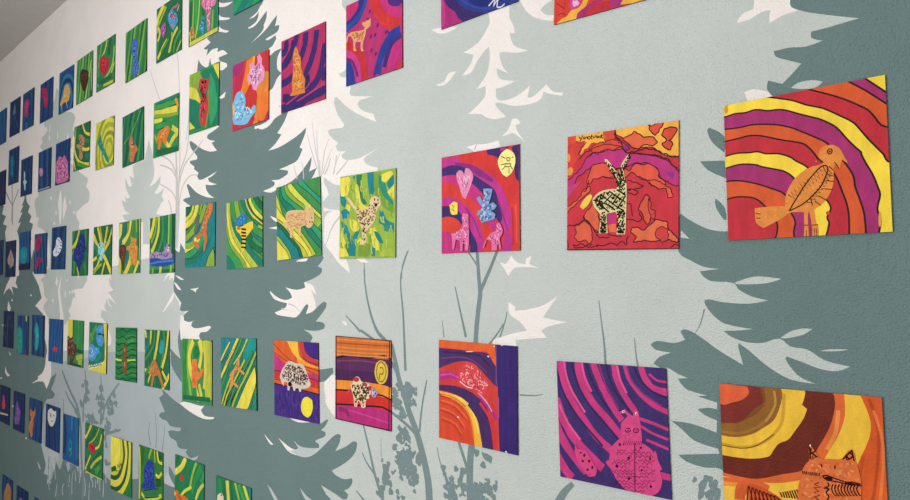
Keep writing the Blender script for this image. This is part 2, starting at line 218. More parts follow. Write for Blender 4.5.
# mural: (shape, paint, outline in mm along and up the wall, size)
MURAL = [
('p','sage',[-1237,2521,-1234,2194,-1222,2178,-1203,2122,-1211,2050,-1222,2028,-1248,2025,-1241,2016,-1222,2009,-1181,2007,-1199,1983,-1206,1968,-1199,1959,-1154,1948,-1121,1942,-1145,1941,-1167,1941,-1175,1935,-1168,1922,-1141,1907,-1118,1898,-1115,1890,-1107,1878,-1146,1895,-1190,1918,-1227,1943,-1255,1967,-1265,1967,-1267,1954,-1251,1921,-1227,1894,-1232,1887,-1280,1891,-1292,1889,-1285,1875,-1251,1852,-1261,1845,-1254,1834,-1242,1829,-1220,1827,-1237,1820,-1235,1812,-1214,1804,-1173,1802,-1138,1808,-1099,1816,-1120,1810,-1142,1804,-1153,1799,-1151,1790,-1129,1778,-1104,1771,-1104,1758,-1167,1737,-1197,1738,-1244,1745,-1272,1753,-1307,1773,-1309,1759,-1297,1743,-1289,1726,-1307,1716,-1319,1708,-1307,1696,-1282,1689,-1307,1686,-1315,1659,-1315,1617,-1317,1574,-1342,1560,-1412,1463,-1434,1255,-1410,362,69,1032,111,1912],0),
('p','white',[-1244,1682,-1272,1685,-1305,1673,-1312,1635,-1309,1610,-1292,1591,-1273,1576,-1244,1551,-1207,1530,-1214,1553,-1223,1568,-1221,1629],0),
('p','white',[-1198,1570,-1185,1564,-1160,1553,-1135,1553,-1151,1561,-1154,1568],0),
('l','sage',[-1244,1668,-1273,1647,-1297,1610,-1307,1592],[6.3,2.5]),
('p','white',[-1478,1502,-1387,1510,-1357,1479,-1344,1448,-1357,1429,-1437,1413,-1542,1416,-1564,1491],0),
('p','white',[-1385,1507,-1357,1485,-1340,1476,-1357,1501],0),
('p','white',[-1237,1414,-1224,1413,-1218,1406,-1226,1405],0),
('p','white',[-1301,1274,-1277,1281,-1257,1283,-1257,1175,-1273,1187,-1297,1211,-1309,1246],0),
('p','white',[-1307,1220,-1262,1225,-1263,1181,-1281,1191,-1299,1207],0),
('l','white',[-1313,1695,-1284,1688,-1252,1684],[5.0,2.9]),
('p','white',[-773,2041,-767,2015,-780,1998,-798,1982,-837,1972,-810,1961,-817,1945,-842,1925,-817,1926,-801,1945,-781,1962,-770,1966,-768,1950,-776,1915,-804,1889,-780,1890,-783,1868,-827,1843,-792,1836,-779,1827,-754,1819,-731,1820,-749,1838,-757,1850,-749,1851,-712,1837,-673,1833,-651,1837,-644,1850,-631,1843,-605,1834,-602,1839,-624,1846,-637,1862,-649,1855,-669,1845,-680,1846,-674,1868,-696,1857,-720,1852,-740,1853,-753,1860,-754,1879,-736,1879,-707,1884,-735,1892,-748,1901,-752,1919,-723,1902,-735,1916,-743,1937,-744,1948,-734,1947,-702,1937,-677,1935,-702,1948,-710,1955,-717,1971,-719,1981,-707,1976,-709,1991,-719,2012,-717,2040],0),
('p','white',[-927,2045,-905,2031,-876,2026,-852,2030,-886,2040],0),
('p','white',[-914,1923,-892,1924,-879,1939,-858,1938,-873,1925,-892,1917,-909,1919],0),
('p','white',[-742,1783,-725,1795,-717,1812,-705,1811,-697,1800,-709,1799,-705,1787,-686,1762,-705,1779,-717,1786,-729,1784],0),
('p','white',[-833,1776,-811,1778,-780,1775,-750,1777,-746,1764,-806,1761,-820,1770],0),
('l','twig',[-806,1777,-811,1767],[1.6,0.9]),
('p','white',[-696,2042,-680,2012,-657,1991,-621,1975,-618,1985,-634,1990,-647,2002,-640,2009,-623,2014,-620,2018],0),
('p','white',[-763,1554,-751,1541,-731,1514,-715,1530,-661,1527,-683,1535,-678,1550,-689,1546,-691,1536,-710,1539,-724,1553,-729,1546,-738,1537,-755,1544],0),
('p','white',[-732,1465,-716,1456,-718,1449,-689,1452,-651,1461,-623,1477,-642,1454,-655,1438,-605,1431,-645,1422,-659,1414,-647,1402,-690,1398,-717,1394,-714,1377,-770,1374,-772,1392,-729,1405,-691,1413,-705,1428,-730,1443],0),
('p','white',[-303,1879,-295,1890,-279,1893,-257,2065,-213,2046,-231,1885,-221,1873,-241,1872,-258,1866,-258,1877,-256,1884,-268,1885,-286,1879],0),
('p','white',[-296,1774,-285,1776,-260,1766,-250,1758,-291,1758],0),
('p','slate',[-215,2047,-231,1885,-221,1874,-199,1862,-150,1841,-171,1840,-187,1839,-206,1839,-206,1830,-193,1823,-213,1820,-234,1824,-254,1824,-252,1816,-239,1808,-220,1798,-231,1787,-245,1775,-263,1784,-265,1772,-256,1756,-249,1731,-304,1690,-308,1580,-327,1573,-354,1578,-382,1594,-396,1605,-400,1595,-401,1546,-381,1531,-361,1521,-339,1518,-369,1515,-364,1507,-352,1500,-321,1497,-313,1487,-295,1477,-274,1472,-300,1467,-338,1469,-358,1473,-364,1470,-362,1464,-351,1449,-334,1437,-296,1431,-317,1428,-337,1427,-327,1419,-306,1412,-283,1412,-261,1419,-248,1409,-227,1406,-207,1393,-178,1387,-192,1380,-212,1381,-232,1388,-253,1395,-255,1392,-249,1381,-237,1368,-219,1361,-250,1364,-280,1381,-302,1400,-316,1410,-317,1405,-314,1391,-311,1379,-345,1398,-377,1420,-395,1427,-402,1423,-395,1411,-412,1405,-440,1407,-451,1401,-443,1393,-417,1390,-437,1382,-447,1371,-435,1365,-424,1366,-408,1358,-392,1353,-408,1351,-404,1344,-393,1335,-364,1330,-379,1327,-350,1321,-350,1311,-363,1312,-379,1308,-368,1300,-351,1295,-352,1277,-389,1285,-421,1285,-405,1275,-385,1260,-351,1254,-349,1247,-386,1240,-411,1235,-399,1227,-371,1223,-348,1225,-335,1211,-340,846,69,1032,111,1912],0),
('p','sage',[-320,1497,-303,1503,-287,1506,-256,1502,-276,1496,-313,1495],0),
('p','sage',[-260,1420,-248,1429,-233,1434,-220,1434,-231,1426,-252,1420],0),
('p','sage',[-213,1405,-199,1408,-179,1409,-191,1406],0),
('p','sage',[-234,1767,-225,1772,-208,1772,-195,1767,-203,1761,-219,1762],0),
('p','sage',[-396,1579,-383,1565,-397,1568],0),
('p','slate',[-326,1714,-348,1731,-351,1727,-344,1708,-327,1690],0),
('p','slate',[-327,1678,-363,1682,-352,1667,-325,1651],0),
('p','slate',[-329,1608,-342,1623,-343,1617,-340,1605,-327,1584],0),
('p','sage',[-322,1577,-342,1580,-366,1586,-369,1595,-322,1589],0),
('l','twig',[-364,1458,-371,1435,-380,1420],[2.4,0.9]),
('l','twig',[-541,1470,-537,1433,-533,1399,-531,1360],[1.5,4.8]),
('l','twig',[-478,1410,-476,1380,-472,1359],[1.4,3.8]),
('e','twig',[-374,1199],[5.1,12.5,0.5]),
('e','twig',[-366,1208],[7.0,5.0,0.2]),
('e','twig',[-359,1200],[6.0,8.9,0.6]),
('e','twig',[-378,1184],[4.6,11.0,0.2]),
('e','twig',[-365,1184],[7.0,9.0,0.3]),
('e','twig',[-387,1202],[3.1,5.1,0.5]),
('e','twig',[-355,1188],[5.9,12.3,0]),
('p','twig',[-624,1138,-603,1157,-596,1152,-610,1135,-624,1115,-642,1111],0),
('l','twig',[-709,1294,-678,1296,-659,1300],[3.4,1.3]),
('p','sage',[-2372,2044,-2382,2020,-2394,1999,-2402,1971,-2483,1969,-2515,1964,-2500,1914,-2544,1930,-2518,1889,-2547,1889,-2587,1932,-2576,1886,-2535,1847,-2564,1844,-2588,1858,-2573,1830,-2619,1844,-2582,1800,-2533,1783,-2605,1784,-2580,1761,-2412,1742,-2409,1660,-2348,1657,-2359,1745,-2234,1750,-2268,1779,-2236,1806,-2257,1822,-2237,1848,-2294,1833,-2314,1841,-2270,1870,-2268,1895,-2312,1875,-2360,1868,-2326,1895,-2319,1926,-2328,1947,-2332,1965,-2341,1992,-2360,2024],0),
('p','sage',[-2719,1585,-2717,1547,-2700,1529,-2734,1542,-2724,1514,-2686,1493,-2740,1483,-2697,1461,-2654,1436,-2739,1464,-2729,1442,-2695,1423,-2729,1432,-2755,1458,-2780,1426,-2755,1408,-2807,1413,-2816,1384,-2760,1361,-2724,1331,-2698,1300,-2711,1275,-2978,1240,-3286,1221,-3493,1256,-3479,1068,-3668,856,-3479,-575,-1813,179,-1827,1040,-2057,1360,-2078,1624,-2263,1614],0),
('p','mist',[-2731,1247,-2976,1206,-3175,1175,-3485,1153,-3627,958,-3508,-588,-1779,195,-1815,1027,-2023,1105,-2055,1263,-2335,1271],0),
('p','slate',[-2233,1151,-2223,1134,-2256,1119,-2231,1097,-2207,1076,-2246,1068,-2254,1057,-2230,1050,-2191,1048,-2167,1036,-2122,1037,-2086,1041,-2093,1029,-2152,1023,-2182,1016,-2166,998,-2121,992,-2106,975,-2055,976,-2037,981,-2051,968,-2034,958,-2013,955,-1962,972,-1972,961,-1999,948,-1766,934,-1711,1115,-1863,1098,-1935,1090,-2023,1099,-2095,1115,-2154,1128,-2201,1143],0),
('p','slate',[-2145,1549,-2153,1512,-2149,1488,-2118,1464,-2094,1449,-2104,1425,-2075,1421,-1989,1430,-1992,1545],0),
('p','white',[-2141,1541,-2114,1537,-2074,1525,-2107,1527],0),
('p','white',[-2152,1518,-2130,1513,-2095,1491,-2122,1495],0),
('p','white',[-2034,1494,-1969,1499,-1991,1489,-1993,1481,-2003,1488],0),
('p','slate',[-2170,1290,-2130,1274,-2094,1254,-2085,1187,-2140,1219,-2167,1247],0),
('p','slate',[-2105,1360,-2116,1327,-2106,1285,-2088,1266,-2079,1361],0),
('p','white',[-2235,1415,-2200,1445,-2157,1481,-2149,1485,-2152,1464,-2186,1442,-2221,1419],0),
('p','white',[-2149,1485,-2118,1464,-2094,1449,-2107,1434,-2110,1451,-2132,1464],0),
('p','white',[-2231,1519,-2210,1544,-2175,1551,-2150,1546,-2150,1518,-2164,1534,-2188,1525,-2182,1542,-2203,1537],0),
('p','white',[-2300,1762,-2262,1796,-2229,1807,-2243,1831,-2211,1839,-2193,1859,-2089,1847,-2098,1826,-2097,1783,-2105,1757,-2080,1717,-2091,1670,-2094,1640,-2113,1614,-2141,1632,-2147,1749,-2221,1750],0),
('p','sage',[-2140,1853,-2118,1850,-2119,1796,-2113,1741,-2119,1693,-2125,1628,-2139,1634,-2144,1722,-2142,1787],0),
('p','slate',[-1862,2803,-1857,2332,-1860,2308,-1899,2306,-1932,2300,-1908,2281,-1954,2273,-1941,2266,-1927,2265,-1934,2244,-1898,2255,-1859,2250,-1864,2238,-1827,2235,-1799,2216,-1840,2218,-1856,2217,-1846,2205,-1806,2188,-1801,2177,-1830,2172,-1852,2177,-1883,2166,-1881,2018,-1851,2000,-1849,1998,-1887,1990,-1922,1984,-1926,1975,-1906,1965,-1873,1958,-1895,1954,-1873,1934,-1860,1925,-1905,1928,-1966,1948,-2036,1983,-2048,1982,-2036,1959,-1993,1926,-1992,1916,-2042,1917,-2042,1910,-2010,1894,-2013,1886,-1982,1871,-1991,1860,-1977,1847,-1937,1847,-1859,1860,-1891,1848,-1917,1845,-1910,1833,-1858,1819,-1897,1820,-1932,1826,-1929,1811,-1909,1793,-1877,1778,-1929,1786,-1997,1809,-2054,1842,-2064,1839,-2039,1797,-2085,1795,-2089,1790,-2038,1768,-1968,1747,-2027,1621,-2070,1623,-2090,1637,-2106,1649,-2108,1630,-2116,1617,-2144,1629,-2153,1613,-2160,1559,-2145,1549,-2153,1512,-2149,1488,-2118,1464,-2094,1449,-2104,1425,-2078,1421,-2033,1426,-2065,1414,-2077,1405,-2073,1392,-2038,1387,-1998,1394,-2023,1386,-2023,1376,-2000,1369,-1952,1372,-1899,1380,-1889,1375,-1916,1361,-1957,1357,-1969,1348,-1957,1334,-1927,1318,-1923,1154,-2067,1148,-2095,1117,-2155,1129,-2201,1143,-2233,1151,-2223,1134,-2256,1119,-2231,1097,-2207,1076,-2246,1068,-2254,1057,-2230,1050,-2191,1048,-2167,1036,-2122,1037,-2086,1041,-2093,1029,-2152,1023,-2182,1016,-2166,998,-2121,992,-2106,975,-2055,976,-2037,981,-2051,968,-2034,958,-2013,955,-1962,972,-1972,961,-1999,948,-2020,935,-1978,924,-2001,94,-1229,443,-1281,978,-1301,990,-1322,1008,-1262,998,-1235,992,-1219,998,-1216,1008,-1231,1014,-1212,1023,-1199,1040,-1202,1048,-1231,1040,-1261,1043,-1279,1051,-1223,1081,-1189,1109,-1181,1132,-1193,1135,-1223,1118,-1265,1100,-1247,1124,-1243,1141,-1253,1143,-1273,1134,-1309,1107,-1351,1078,-1385,1065,-1429,1063,-1466,1067,-1494,1083,-1513,1095,-1466,1080,-1434,1076,-1420,1082,-1439,1099,-1420,1090,-1398,1088,-1359,1092,-1330,1097,-1330,1106,-1347,1111,-1334,1118,-1305,1130,-1304,1140,-1322,1142,-1305,1154,-1293,1170,-1297,1172,-1330,1156,-1368,1160,-1341,1252,-1306,1264,-1271,1288,-1274,1300,-1327,1291,-1356,1293,-1390,1348,-1368,1356,-1357,1370,-1368,1378,-1397,1388,-1354,1386,-1312,1392,-1305,1400,-1312,1408,-1344,1410,-1303,1444,-1298,1457,-1312,1460,-1359,1434,-1387,1428,-1375,1448,-1380,1454,-1392,1448,-1427,1420,-1467,1419,-1520,1423,-1531,1429,-1478,1444,-1473,1455,-1531,1464,-1555,1482,-1556,1488,-1531,1475,-1499,1465,-1468,1464,-1449,1470,-1457,1482,-1480,1497,-1427,1490,-1389,1496,-1395,1509,-1349,1520,-1321,1532,-1317,1543,-1335,1550,-1321,1559,-1310,1570,-1321,1581,-1413,1646,-1413,1765,-1360,1778,-1341,1801,-1373,1796,-1364,1816,-1362,1833,-1408,1800,-1452,1780,-1509,1770,-1551,1760,-1594,1769,-1539,1777,-1533,1786,-1551,1795,-1510,1792,-1471,1802,-1469,1811,-1513,1820,-1458,1826,-1424,1834,-1402,1860,-1416,1865,-1390,1899,-1386,1914,-1413,1903,-1458,1891,-1516,1881,-1567,1880,-1528,1896,-1502,1915,-1522,1922,-1487,1949,-1470,1971,-1481,1981,-1502,1991,-1495,1980,-1503,1994,-1533,1996,-1561,1989,-1565,2022,-1545,2037,-1503,2052,-1490,2080,-1521,2100,-1525,2119,-1521,2137,-1501,2155,-1534,2156,-1566,2150,-1580,2165,-1566,2171,-1547,2175,-1529,2190,-1532,2201,-1569,2197,-1584,2201,-1579,2204,-1529,2207,-1516,2214,-1514,2225,-1536,2228,-1530,2238,-1525,2256,-1548,2247,-1579,2232,-1624,2220,-1663,2213,-1604,2230,-1592,2241,-1595,2247,-1580,2264,-1578,2284,-1598,2276,-1624,2264,-1647,2258,-1678,2260,-1678,2264,-1637,2268,-1624,2280,-1621,2295,-1644,2286,-1674,2289,-1631,2296,-1615,2307,-1599,2317,-1595,2668],0),
('p','white',[-1503,2084,-1521,2078,-1545,2054,-1563,2046,-1565,2019,-1545,2035,-1501,2051],0),
('p','white',[-1511,1998,-1559,1995,-1563,1984,-1522,1983,-1546,1970,-1565,1957,-1583,1953,-1641,1954,-1638,1962,-1590,1961,-1555,1973],0),
('p','white',[-1501,1994,-1533,1994,-1562,1989,-1572,1964,-1631,1958,-1601,1946,-1561,1951,-1533,1966,-1490,1973],0),
('p','slate',[-1999,2209,-1990,2246,-1967,2222,-1923,2200,-1911,2231,-1897,2198,-1877,2180,-1950,2178],0),
('p','white',[-1861,2401,-1836,2387,-1769,2371,-1798,2368,-1836,2374,-1860,2383],0),
('p','white',[-1860,2360,-1839,2344,-1787,2326,-1790,2322,-1827,2330,-1860,2340],0),
('p','white',[-1859,2322,-1835,2304,-1791,2286,-1804,2284,-1834,2294,-1859,2303],0),
('p','white',[-1850,2090,-1809,2100,-1816,2084,-1840,2084],0),
('p','white',[-1557,1696,-1519,1684,-1519,1674,-1539,1682],0),
('p','white',[-1564,1662,-1519,1664,-1518,1655],0),
('p','white',[-1432,1565,-1417,1569,-1378,1572,-1385,1564],0),
('p','white',[-2034,1494,-1969,1499,-1991,1489,-1993,1481,-2003,1488],0),
('p','white',[-2141,1541,-2114,1537,-2074,1525,-2107,1527],0),
('p','white',[-2152,1518,-2130,1513,-2095,1491,-2122,1495],0),
('p','slate',[-2105,1360,-2116,1327,-2106,1285,-2095,1264,-2130,1276,-2173,1295,-2169,1255,-2147,1224,-2084,1189,-2079,1361],0),
('p','white',[-2175,1287,-2148,1272,-2106,1259,-2092,1234,-2087,1208,-2129,1231,-2157,1250,-2173,1260],0),
('p','slate',[-2170,1290,-2130,1274,-2094,1254,-2085,1187,-2140,1219,-2167,1247],0),
('p','white',[-2098,1118,-2066,1128,-1949,1127,-1927,1132,-1950,1114,-1926,1100,-1863,1104,-1871,1097,-1935,1090,-2023,1100],0),
('p','white',[-2097,1410,-2075,1402,-2073,1391,-2038,1386,-2013,1390,-2023,1375,-2000,1368,-1940,1371,-1957,1357,-1969,1345,-1960,1331,-2095,1327,-2103,1368],0),
('p','pale',[-1424,1091,-1398,1087,-1347,1094,-1353,1078,-1385,1066,-1429,1064,-1461,1069,-1443,1073,-1420,1079],0),
('p','white',[-1583,1095,-1561,1084,-1536,1073,-1553,1072],0),
('p','pale',[-1567,961,-1542,951,-1510,928,-1527,925,-1557,953],0),
('p','pale',[-1411,983,-1385,970,-1355,962,-1381,956,-1401,969],0),
('p','white',[-1457,1153,-1403,1157,-1368,1155,-1421,1148],0),
('p','sage',[-3448,2470,-3464,2451,-3465,2429,-3509,2403,-3541,2392,-3485,2358,-3543,2342,-3626,2335,-3599,2306,-3573,2285,-3612,2271,-3672,2263,-3648,2235,-3691,2224,-3646,2192,-3618,2171,-3601,2140,-3660,2127,-3638,2095,-3607,2072,-3587,2047,-3608,2025,-3648,2013,-3709,2002,-3695,1969,-3751,1955,-3759,1933,-3738,1897,-3728,1876,-3713,1849,-3696,1817,-3634,1800,-3574,1779,-3566,1753,-3555,1730,-3572,1708,-3597,1691,-3532,1666,-3544,1642,-3554,1621,-3509,1600,-3572,1584,-3568,1564,-3626,1546,-3590,1525,-3575,1495,-3565,1473,-3514,1446,-3579,1420,-3561,1398,-3531,1380,-3494,1355,-3494,1331,-3429,1333,-3389,1316,-3323,1320,-3262,1333,-3211,1359,-3179,1383,-3215,1401,-3173,1427,-3161,1452,-3112,1463,-3155,1494,-3092,1500,-3031,1502,-3004,1521,-2979,1535,-2985,1554,-3013,1571,-3006,1587,-3032,1611,-3011,1627,-3047,1645,-3015,1662,-3046,1683,-3042,1698,-3028,1718,-3055,1744,-3099,1766,-3088,1792,-3125,1812,-3136,1840,-3082,1852,-3041,1864,-2984,1871,-2972,1890,-2975,1913,-3018,1944,-2999,1957,-2997,1975,-3037,1991,-3097,2014,-3139,2029,-3209,2038,-3187,2053,-3227,2077,-3208,2091,-3249,2116,-3232,2134,-3199,2149,-3219,2168,-3206,2185,-3180,2202,-3201,2224,-3193,2247,-3167,2269,-3194,2295,-3245,2314,-3352,2333,-3382,2362,-3350,2378,-3387,2408,-3404,2439],0),
('p','white',[-3349,1962,-3330,1890,-3339,1820,-3352,1793,-3388,1895,-3376,1937],0),
('p','white',[-3290,1928,-3259,1874,-3311,1818,-3316,1889],0),
('p','white',[-3528,1757,-3491,1663,-3501,1591,-3538,1679],0),
('p','white',[-3309,1563,-3332,1494,-3284,1394,-3251,1313,-3334,1310,-3326,1393,-3361,1494],0),
('p','white',[-3496,1949,-3480,1938,-3494,1925,-3508,1941],0),
('p','white',[-3416,1874,-3400,1863,-3414,1850,-3427,1865],0),
('p','white',[-3220,1903,-3206,1892,-3218,1880,-3230,1894],0),
('p','white',[-3163,1852,-3150,1842,-3162,1829,-3173,1844],0),
('p','white',[-3393,1541,-3378,1532,-3391,1518,-3404,1532],0),
('p','white',[-3239,1548,-3224,1539,-3237,1526,-3249,1540],0),
('p','white',[-3431,1457,-3416,1448,-3430,1433,-3443,1447],0),
('p','white',[-3095,1564,-3082,1555,-3094,1542,-3104,1555],0),
('p','white',[-3440,1825,-3424,1812,-3432,1800,-3453,1812],0),
('p','white',[-3540,2311,-3531,2283,-3533,2257,-3545,2280],0),
('p','white',[-3149,1468,-3137,1446,-3142,1425,-3159,1442],0),
('p','white',[-3593,2310,-3584,2294,-3588,2280,-3599,2293],0),
('p','pale',[-3239,1550,-3231,1528,-3234,1506,-3245,1523],0),
('p','white',[-3165,1499,-3152,1488,-3159,1476,-3177,1485],0),
('p','white',[-3260,1493,-3252,1475,-3255,1457,-3266,1471],0),
('p','white',[-3269,2222,-3259,2201,-3263,2182,-3277,2200],0),
('p','white',[-3385,1560,-3368,1535,-3376,1510,-3398,1530],0),
('p','pale',[-3231,2005,-3217,1990,-3224,1978,-3242,1991],0),
('p','pale',[-3442,2243,-3431,2227,-3436,2214,-3451,2227],0),
('p','pale',[-3358,2026,-3350,2014,-3354,2004,-3364,2014],0),
('p','pale',[-3592,2326,-3583,2314,-3587,2305,-3599,2315],0),
('p','white',[-3199,1494,-3185,1485,-3192,1476,-3211,1483],0),
('p','white',[-3544,2259,-3532,2241,-3537,2225,-3554,2241],0),
('p','pale',[-3525,1924,-3516,1906,-3519,1889,-3531,1904],0),
('p','pale',[-3202,1466,-3188,1447,-3195,1428,-3214,1443],0),
('p','pale',[-3617,2346,-3598,2321,-3607,2300,-3632,2322],0),
('p','white',[-3418,2256,-3409,2231,-3412,2208,-3424,2229],0),
('p','pale',[-3364,1465,-3348,1444,-3355,1424,-3377,1440],0),
('p','pale',[-3452,2302,-3436,2275,-3443,2252,-3465,2275],0),
('p','pale',[-3261,1387,-3253,1366,-3256,1345,-3266,1362],0),
('p','pale',[-3336,1401,-3325,1384,-3330,1368,-3344,1381],0),
('p','white',[-3122,1497,-3111,1474,-3116,1451,-3130,1469],0),
('p','pale',[-3390,1428,-3376,1404,-3382,1381,-3400,1399],0),
('p','pale',[-3455,2298,-3437,2278,-3446,2262,-3470,2280],0),
('p','slate',[-3936,2005,-3952,1974,-3996,1946,-3959,1948,-4021,1911,-3974,1912,-4055,1859,-3998,1860,-4070,1816,-4027,1765,-4011,1576,-4146,1573,-4194,1652,-4262,1722,-4314,1827,-4275,1858,-4362,1876,-4302,1917,-4390,1936,-4351,1979,-4418,2003,-4404,2077,-4454,2142,-6590,2438,-5896,-1670,-3421,-549,-3417,537,-3443,561,-3421,595,-3460,631,-3508,630,-3487,671,-3478,717,-3567,759,-3554,823,-3517,961,-3399,992,-3372,1014,-3431,1031,-3390,1067,-3358,1111,-3435,1082,-3491,1029,-3555,1056,-3739,1028,-3635,1059,-3636,1073,-3574,1093,-3530,1130,-3518,1179,-3504,1203,-3517,1232,-3574,1292,-3565,1336,-3581,1380,-3711,1416,-3607,1456,-3654,1514,-3768,1581,-3704,1612,-3751,1653,-3713,1636,-3829,1796,-3803,1804,-3779,1834,-3842,1849,-3809,1877,-3873,1903,-3840,1932,-3895,1958,-3916,1992],0),
('p','white',[-4164,1696,-4011,1690,-4050,1572,-4072,1537,-4029,1506,-4147,1517,-4106,1467,-4198,1507,-4319,1467,-4254,1525,-4178,1575],0),
('p','white',[-4208,1438,-4151,1396,-4185,1367,-4225,1395],0),
('p','white',[-3768,1867,-3680,1860,-3739,1771,-3671,1741,-3748,1726,-3787,1654,-3825,1736,-3772,1800],0),
('p','white',[-3654,1514,-3607,1456,-3698,1416,-3581,1378,-3571,1418,-3587,1469],0),
('p','white',[-3502,1170,-3440,1156,-3436,1091,-3500,1024,-3555,1055,-3739,1027,-3635,1057,-3636,1073,-3574,1093,-3520,1131],0),
('p','white',[-4229,1077,-4197,1046,-4136,1035,-4183,1024,-4238,1043],0),
('p','white',[-4168,1163,-4126,1144,-4146,1143],0),
('p','white',[-4319,1008,-4297,1007,-4313,998,-4335,1001],0),
('p','white',[-4168,957,-4148,953,-4167,945,-4184,950],0),
('p','white',[-4063,883,-4043,880,-4062,871,-4078,876],0),
('p','white',[-3812,751,-3795,749,-3811,741,-3826,744],0),
('p','white',[-3710,1601,-3693,1596,-3709,1590,-3723,1596],0),
('p','white',[-3785,1475,-3768,1470,-3784,1464,-3799,1470],0),
('p','white',[-4135,1447,-4114,1442,-4133,1435,-4150,1442],0),
('p','white',[-4306,1306,-4284,1301,-4304,1293,-4322,1300],0),
('l','twig',[-4163,1967,-4162,1856],[8.1,12.1]),
('l','twig',[-4198,2109,-4180,1992,-4183,1878],[12.3,12.2]),
('l','twig',[-4335,2066,-4192,1974],[10.8,8.1]),
('l','twig',[-4057,2045,-4177,1963],[9.7,8.1]),
('p','pale',[-3567,759,-3457,754,-3317,755,-3303,718,-3361,733,-3346,674,-3380,675,-3418,712,-3406,649,-3426,594,-3400,559,-3464,586,-3448,630,-3515,625,-3479,668],0),
('p','pale',[-3619,666,-3593,659,-3556,640,-3583,635],0),
('p','slate',[-3479,-575,-3502,542,-3389,628,-3337,710,-3279,685,-3229,755,-3172,696,-3098,752,-3021,715,-2952,761,-2880,726,-2794,774,-2667,752,-2485,798,-2193,851,-2117,846,-1950,837,-1756,205],0),
('p','pale',[-2206,851,-2183,881,-2168,870,-2130,847,-2128,840,-2173,838,-2206,839],0),
('p','slate',[-2172,902,-2142,889,-2125,869,-2127,845,-2152,859,-2172,879],0),
('l','pale',[-2961,637,-2958,688,-2978,719],[10.7,3.5]),
('l','twig',[-3432,660,-3446,696,-3451,721],[10.1,4.4]),
('l','pale',[-2889,737,-2883,764,-2907,778],[6.5,3.4]),
('l','pale',[-2973,773,-2981,791,-2952,809],[7.1,3.5]),
('l','twig',[-2790,723,-2783,779,-2808,811],[6.3,3.2]),
('l','pale',[-2732,780,-2740,798,-2752,809],[6.1,3.2]),
('l','slate',[-3214,659,-3219,680,-3226,692],[7.0,4.0]),
('l','twig',[-2914,744,-2905,784,-2939,803],[6.0,3.5]),
('l','pale',[-2873,691,-2872,711,-2897,720],[7.6,3.4]),
('l','twig',[-3433,613,-3445,675,-3422,722],[8.2,4.4]),
('l','slate',[-3083,638,-3096,691,-3076,733],[11.0,3.7]),
('l','pale',[-2840,694,-2841,715,-2848,727],[6.6,3.3]),
('l','pale',[-3343,634,-3352,685,-3367,717],[9.2,4.3]),
('l','pale',[-3406,643,-3423,692,-3384,733],[8.4,4.3]),
('l','slate',[-3032,707,-3035,736,-3039,755],[11.1,3.6]),
('l','pale',[-3422,569,-3432,590,-3397,612],[9.7,4.3]),
('l','pale',[-3009,706,-3014,761,-3031,795],[6.6,3.6]),
('l','twig',[-2811,750,-2813,786,-2814,810],[10.7,3.3]),
('l','pale',[-2889,720,-2899,749,-2877,773],[10.7,3.4]),
('l','slate',[-3033,692,-3036,749,-3037,787],[7.1,3.6]),
('l','slate',[-3021,707,-3018,730,-3011,746],[10.2,3.6]),
('l','pale',[-3161,636,-3151,670,-3153,691],[8.1,3.8]),
('l','pale',[-2737,775,-2732,801,-2746,815],[7.7,3.1]),
('l','slate',[-3237,667,-3236,709,-3229,739],[9.0,4.0]),
('l','pale',[-2820,716,-2813,768,-2824,801],[10.7,3.3]),
('l','pale',[-3035,700,-3048,751,-3032,790],[7.8,3.6]),
('l','pale',[-3117,612,-3119,671,-3105,713],[8.2,3.8]),
('l','pale',[-3234,584,-3245,611,-3224,634],[10.8,4.0]),
('l','twig',[-3309,554,-3303,618,-3338,654],[8.0,4.2]),
('l','pale',[-2728,735,-2732,773,-2726,800],[7.6,3.1]),
('l','pale',[-2989,695,-2981,752,-2977,789],[8.0,3.5]),
('l','pale',[-2793,695,-2799,733,-2805,758],[8.3,3.2]),
('l','slate',[-3043,623,-3047,654,-3031,679],[11.0,3.6]),
('l','pale',[-2952,733,-2943,760,-2933,779],[9.1,3.5]),
('l','pale',[-2974,682,-2981,736,-2960,776],[8.1,3.5]),
('l','pale',[-3026,677,-3017,733,-3031,768],[8.6,3.6]),
('l','twig',[-3070,646,-3078,681,-3050,710],[9.8,3.7]),
('l','slate',[-3060,695,-3067,726,-3064,749],[9.1,3.7]),
('l','slate',[-3364,596,-3377,634,-3375,662],[7.3,4.3]),
('l','pale',[-3071,677,-3079,705,-3086,724],[11.0,3.7]),
('l','pale',[-3332,557,-3324,593,-3315,617],[10.6,4.1]),
('l','slate',[-2780,813,-2784,836,-2790,851],[8.2,3.2]),
('l','twig',[-3034,690,-3042,723,-3039,746],[6.3,3.6]),
('l','pale',[-2759,676,-2754,715,-2758,741],[7.5,3.2]),
('l','pale',[-2913,627,-2911,672,-2907,703],[8.4,3.4]),
('l','slate',[-2772,715,-2771,763,-2779,793],[9.7,3.2]),
('l','twig',[-3130,584,-3154,646,-3183,663,-3205,690],[12.7,5.9]),
('l','twig',[-2990,614,-2982,691,-3004,762,-3030,932,-3082,1002,-3151,1040,-3241,1100,-3279,1131],[26.0,13.6]),
('l','twig',[-3019,901,-3080,969,-3184,1013,-3227,1043],[18.1,9.0]),
('l','twig',[-2995,936,-2994,1024,-2966,1081,-2989,1155],[19.1,8.6]),
('l','twig',[-2799,952,-2792,1046,-2803,1149],[17.3,7.8]),
('l','twig',[-2788,959,-2752,1030,-2687,1088,-2610,1136],[17.2,7.1]),
('l','twig',[-2747,924,-2667,943,-2590,962],[16.8,7.0]),
('l','twig',[-2742,808,-2709,812,-2662,830],[13.6,5.9]),
('l','twig',[-2320,946,-2337,989,-2329,1026],[6.6,3.0]),
('l','twig',[-2277,944,-2272,998,-2287,1067],[6.5,2.9]),
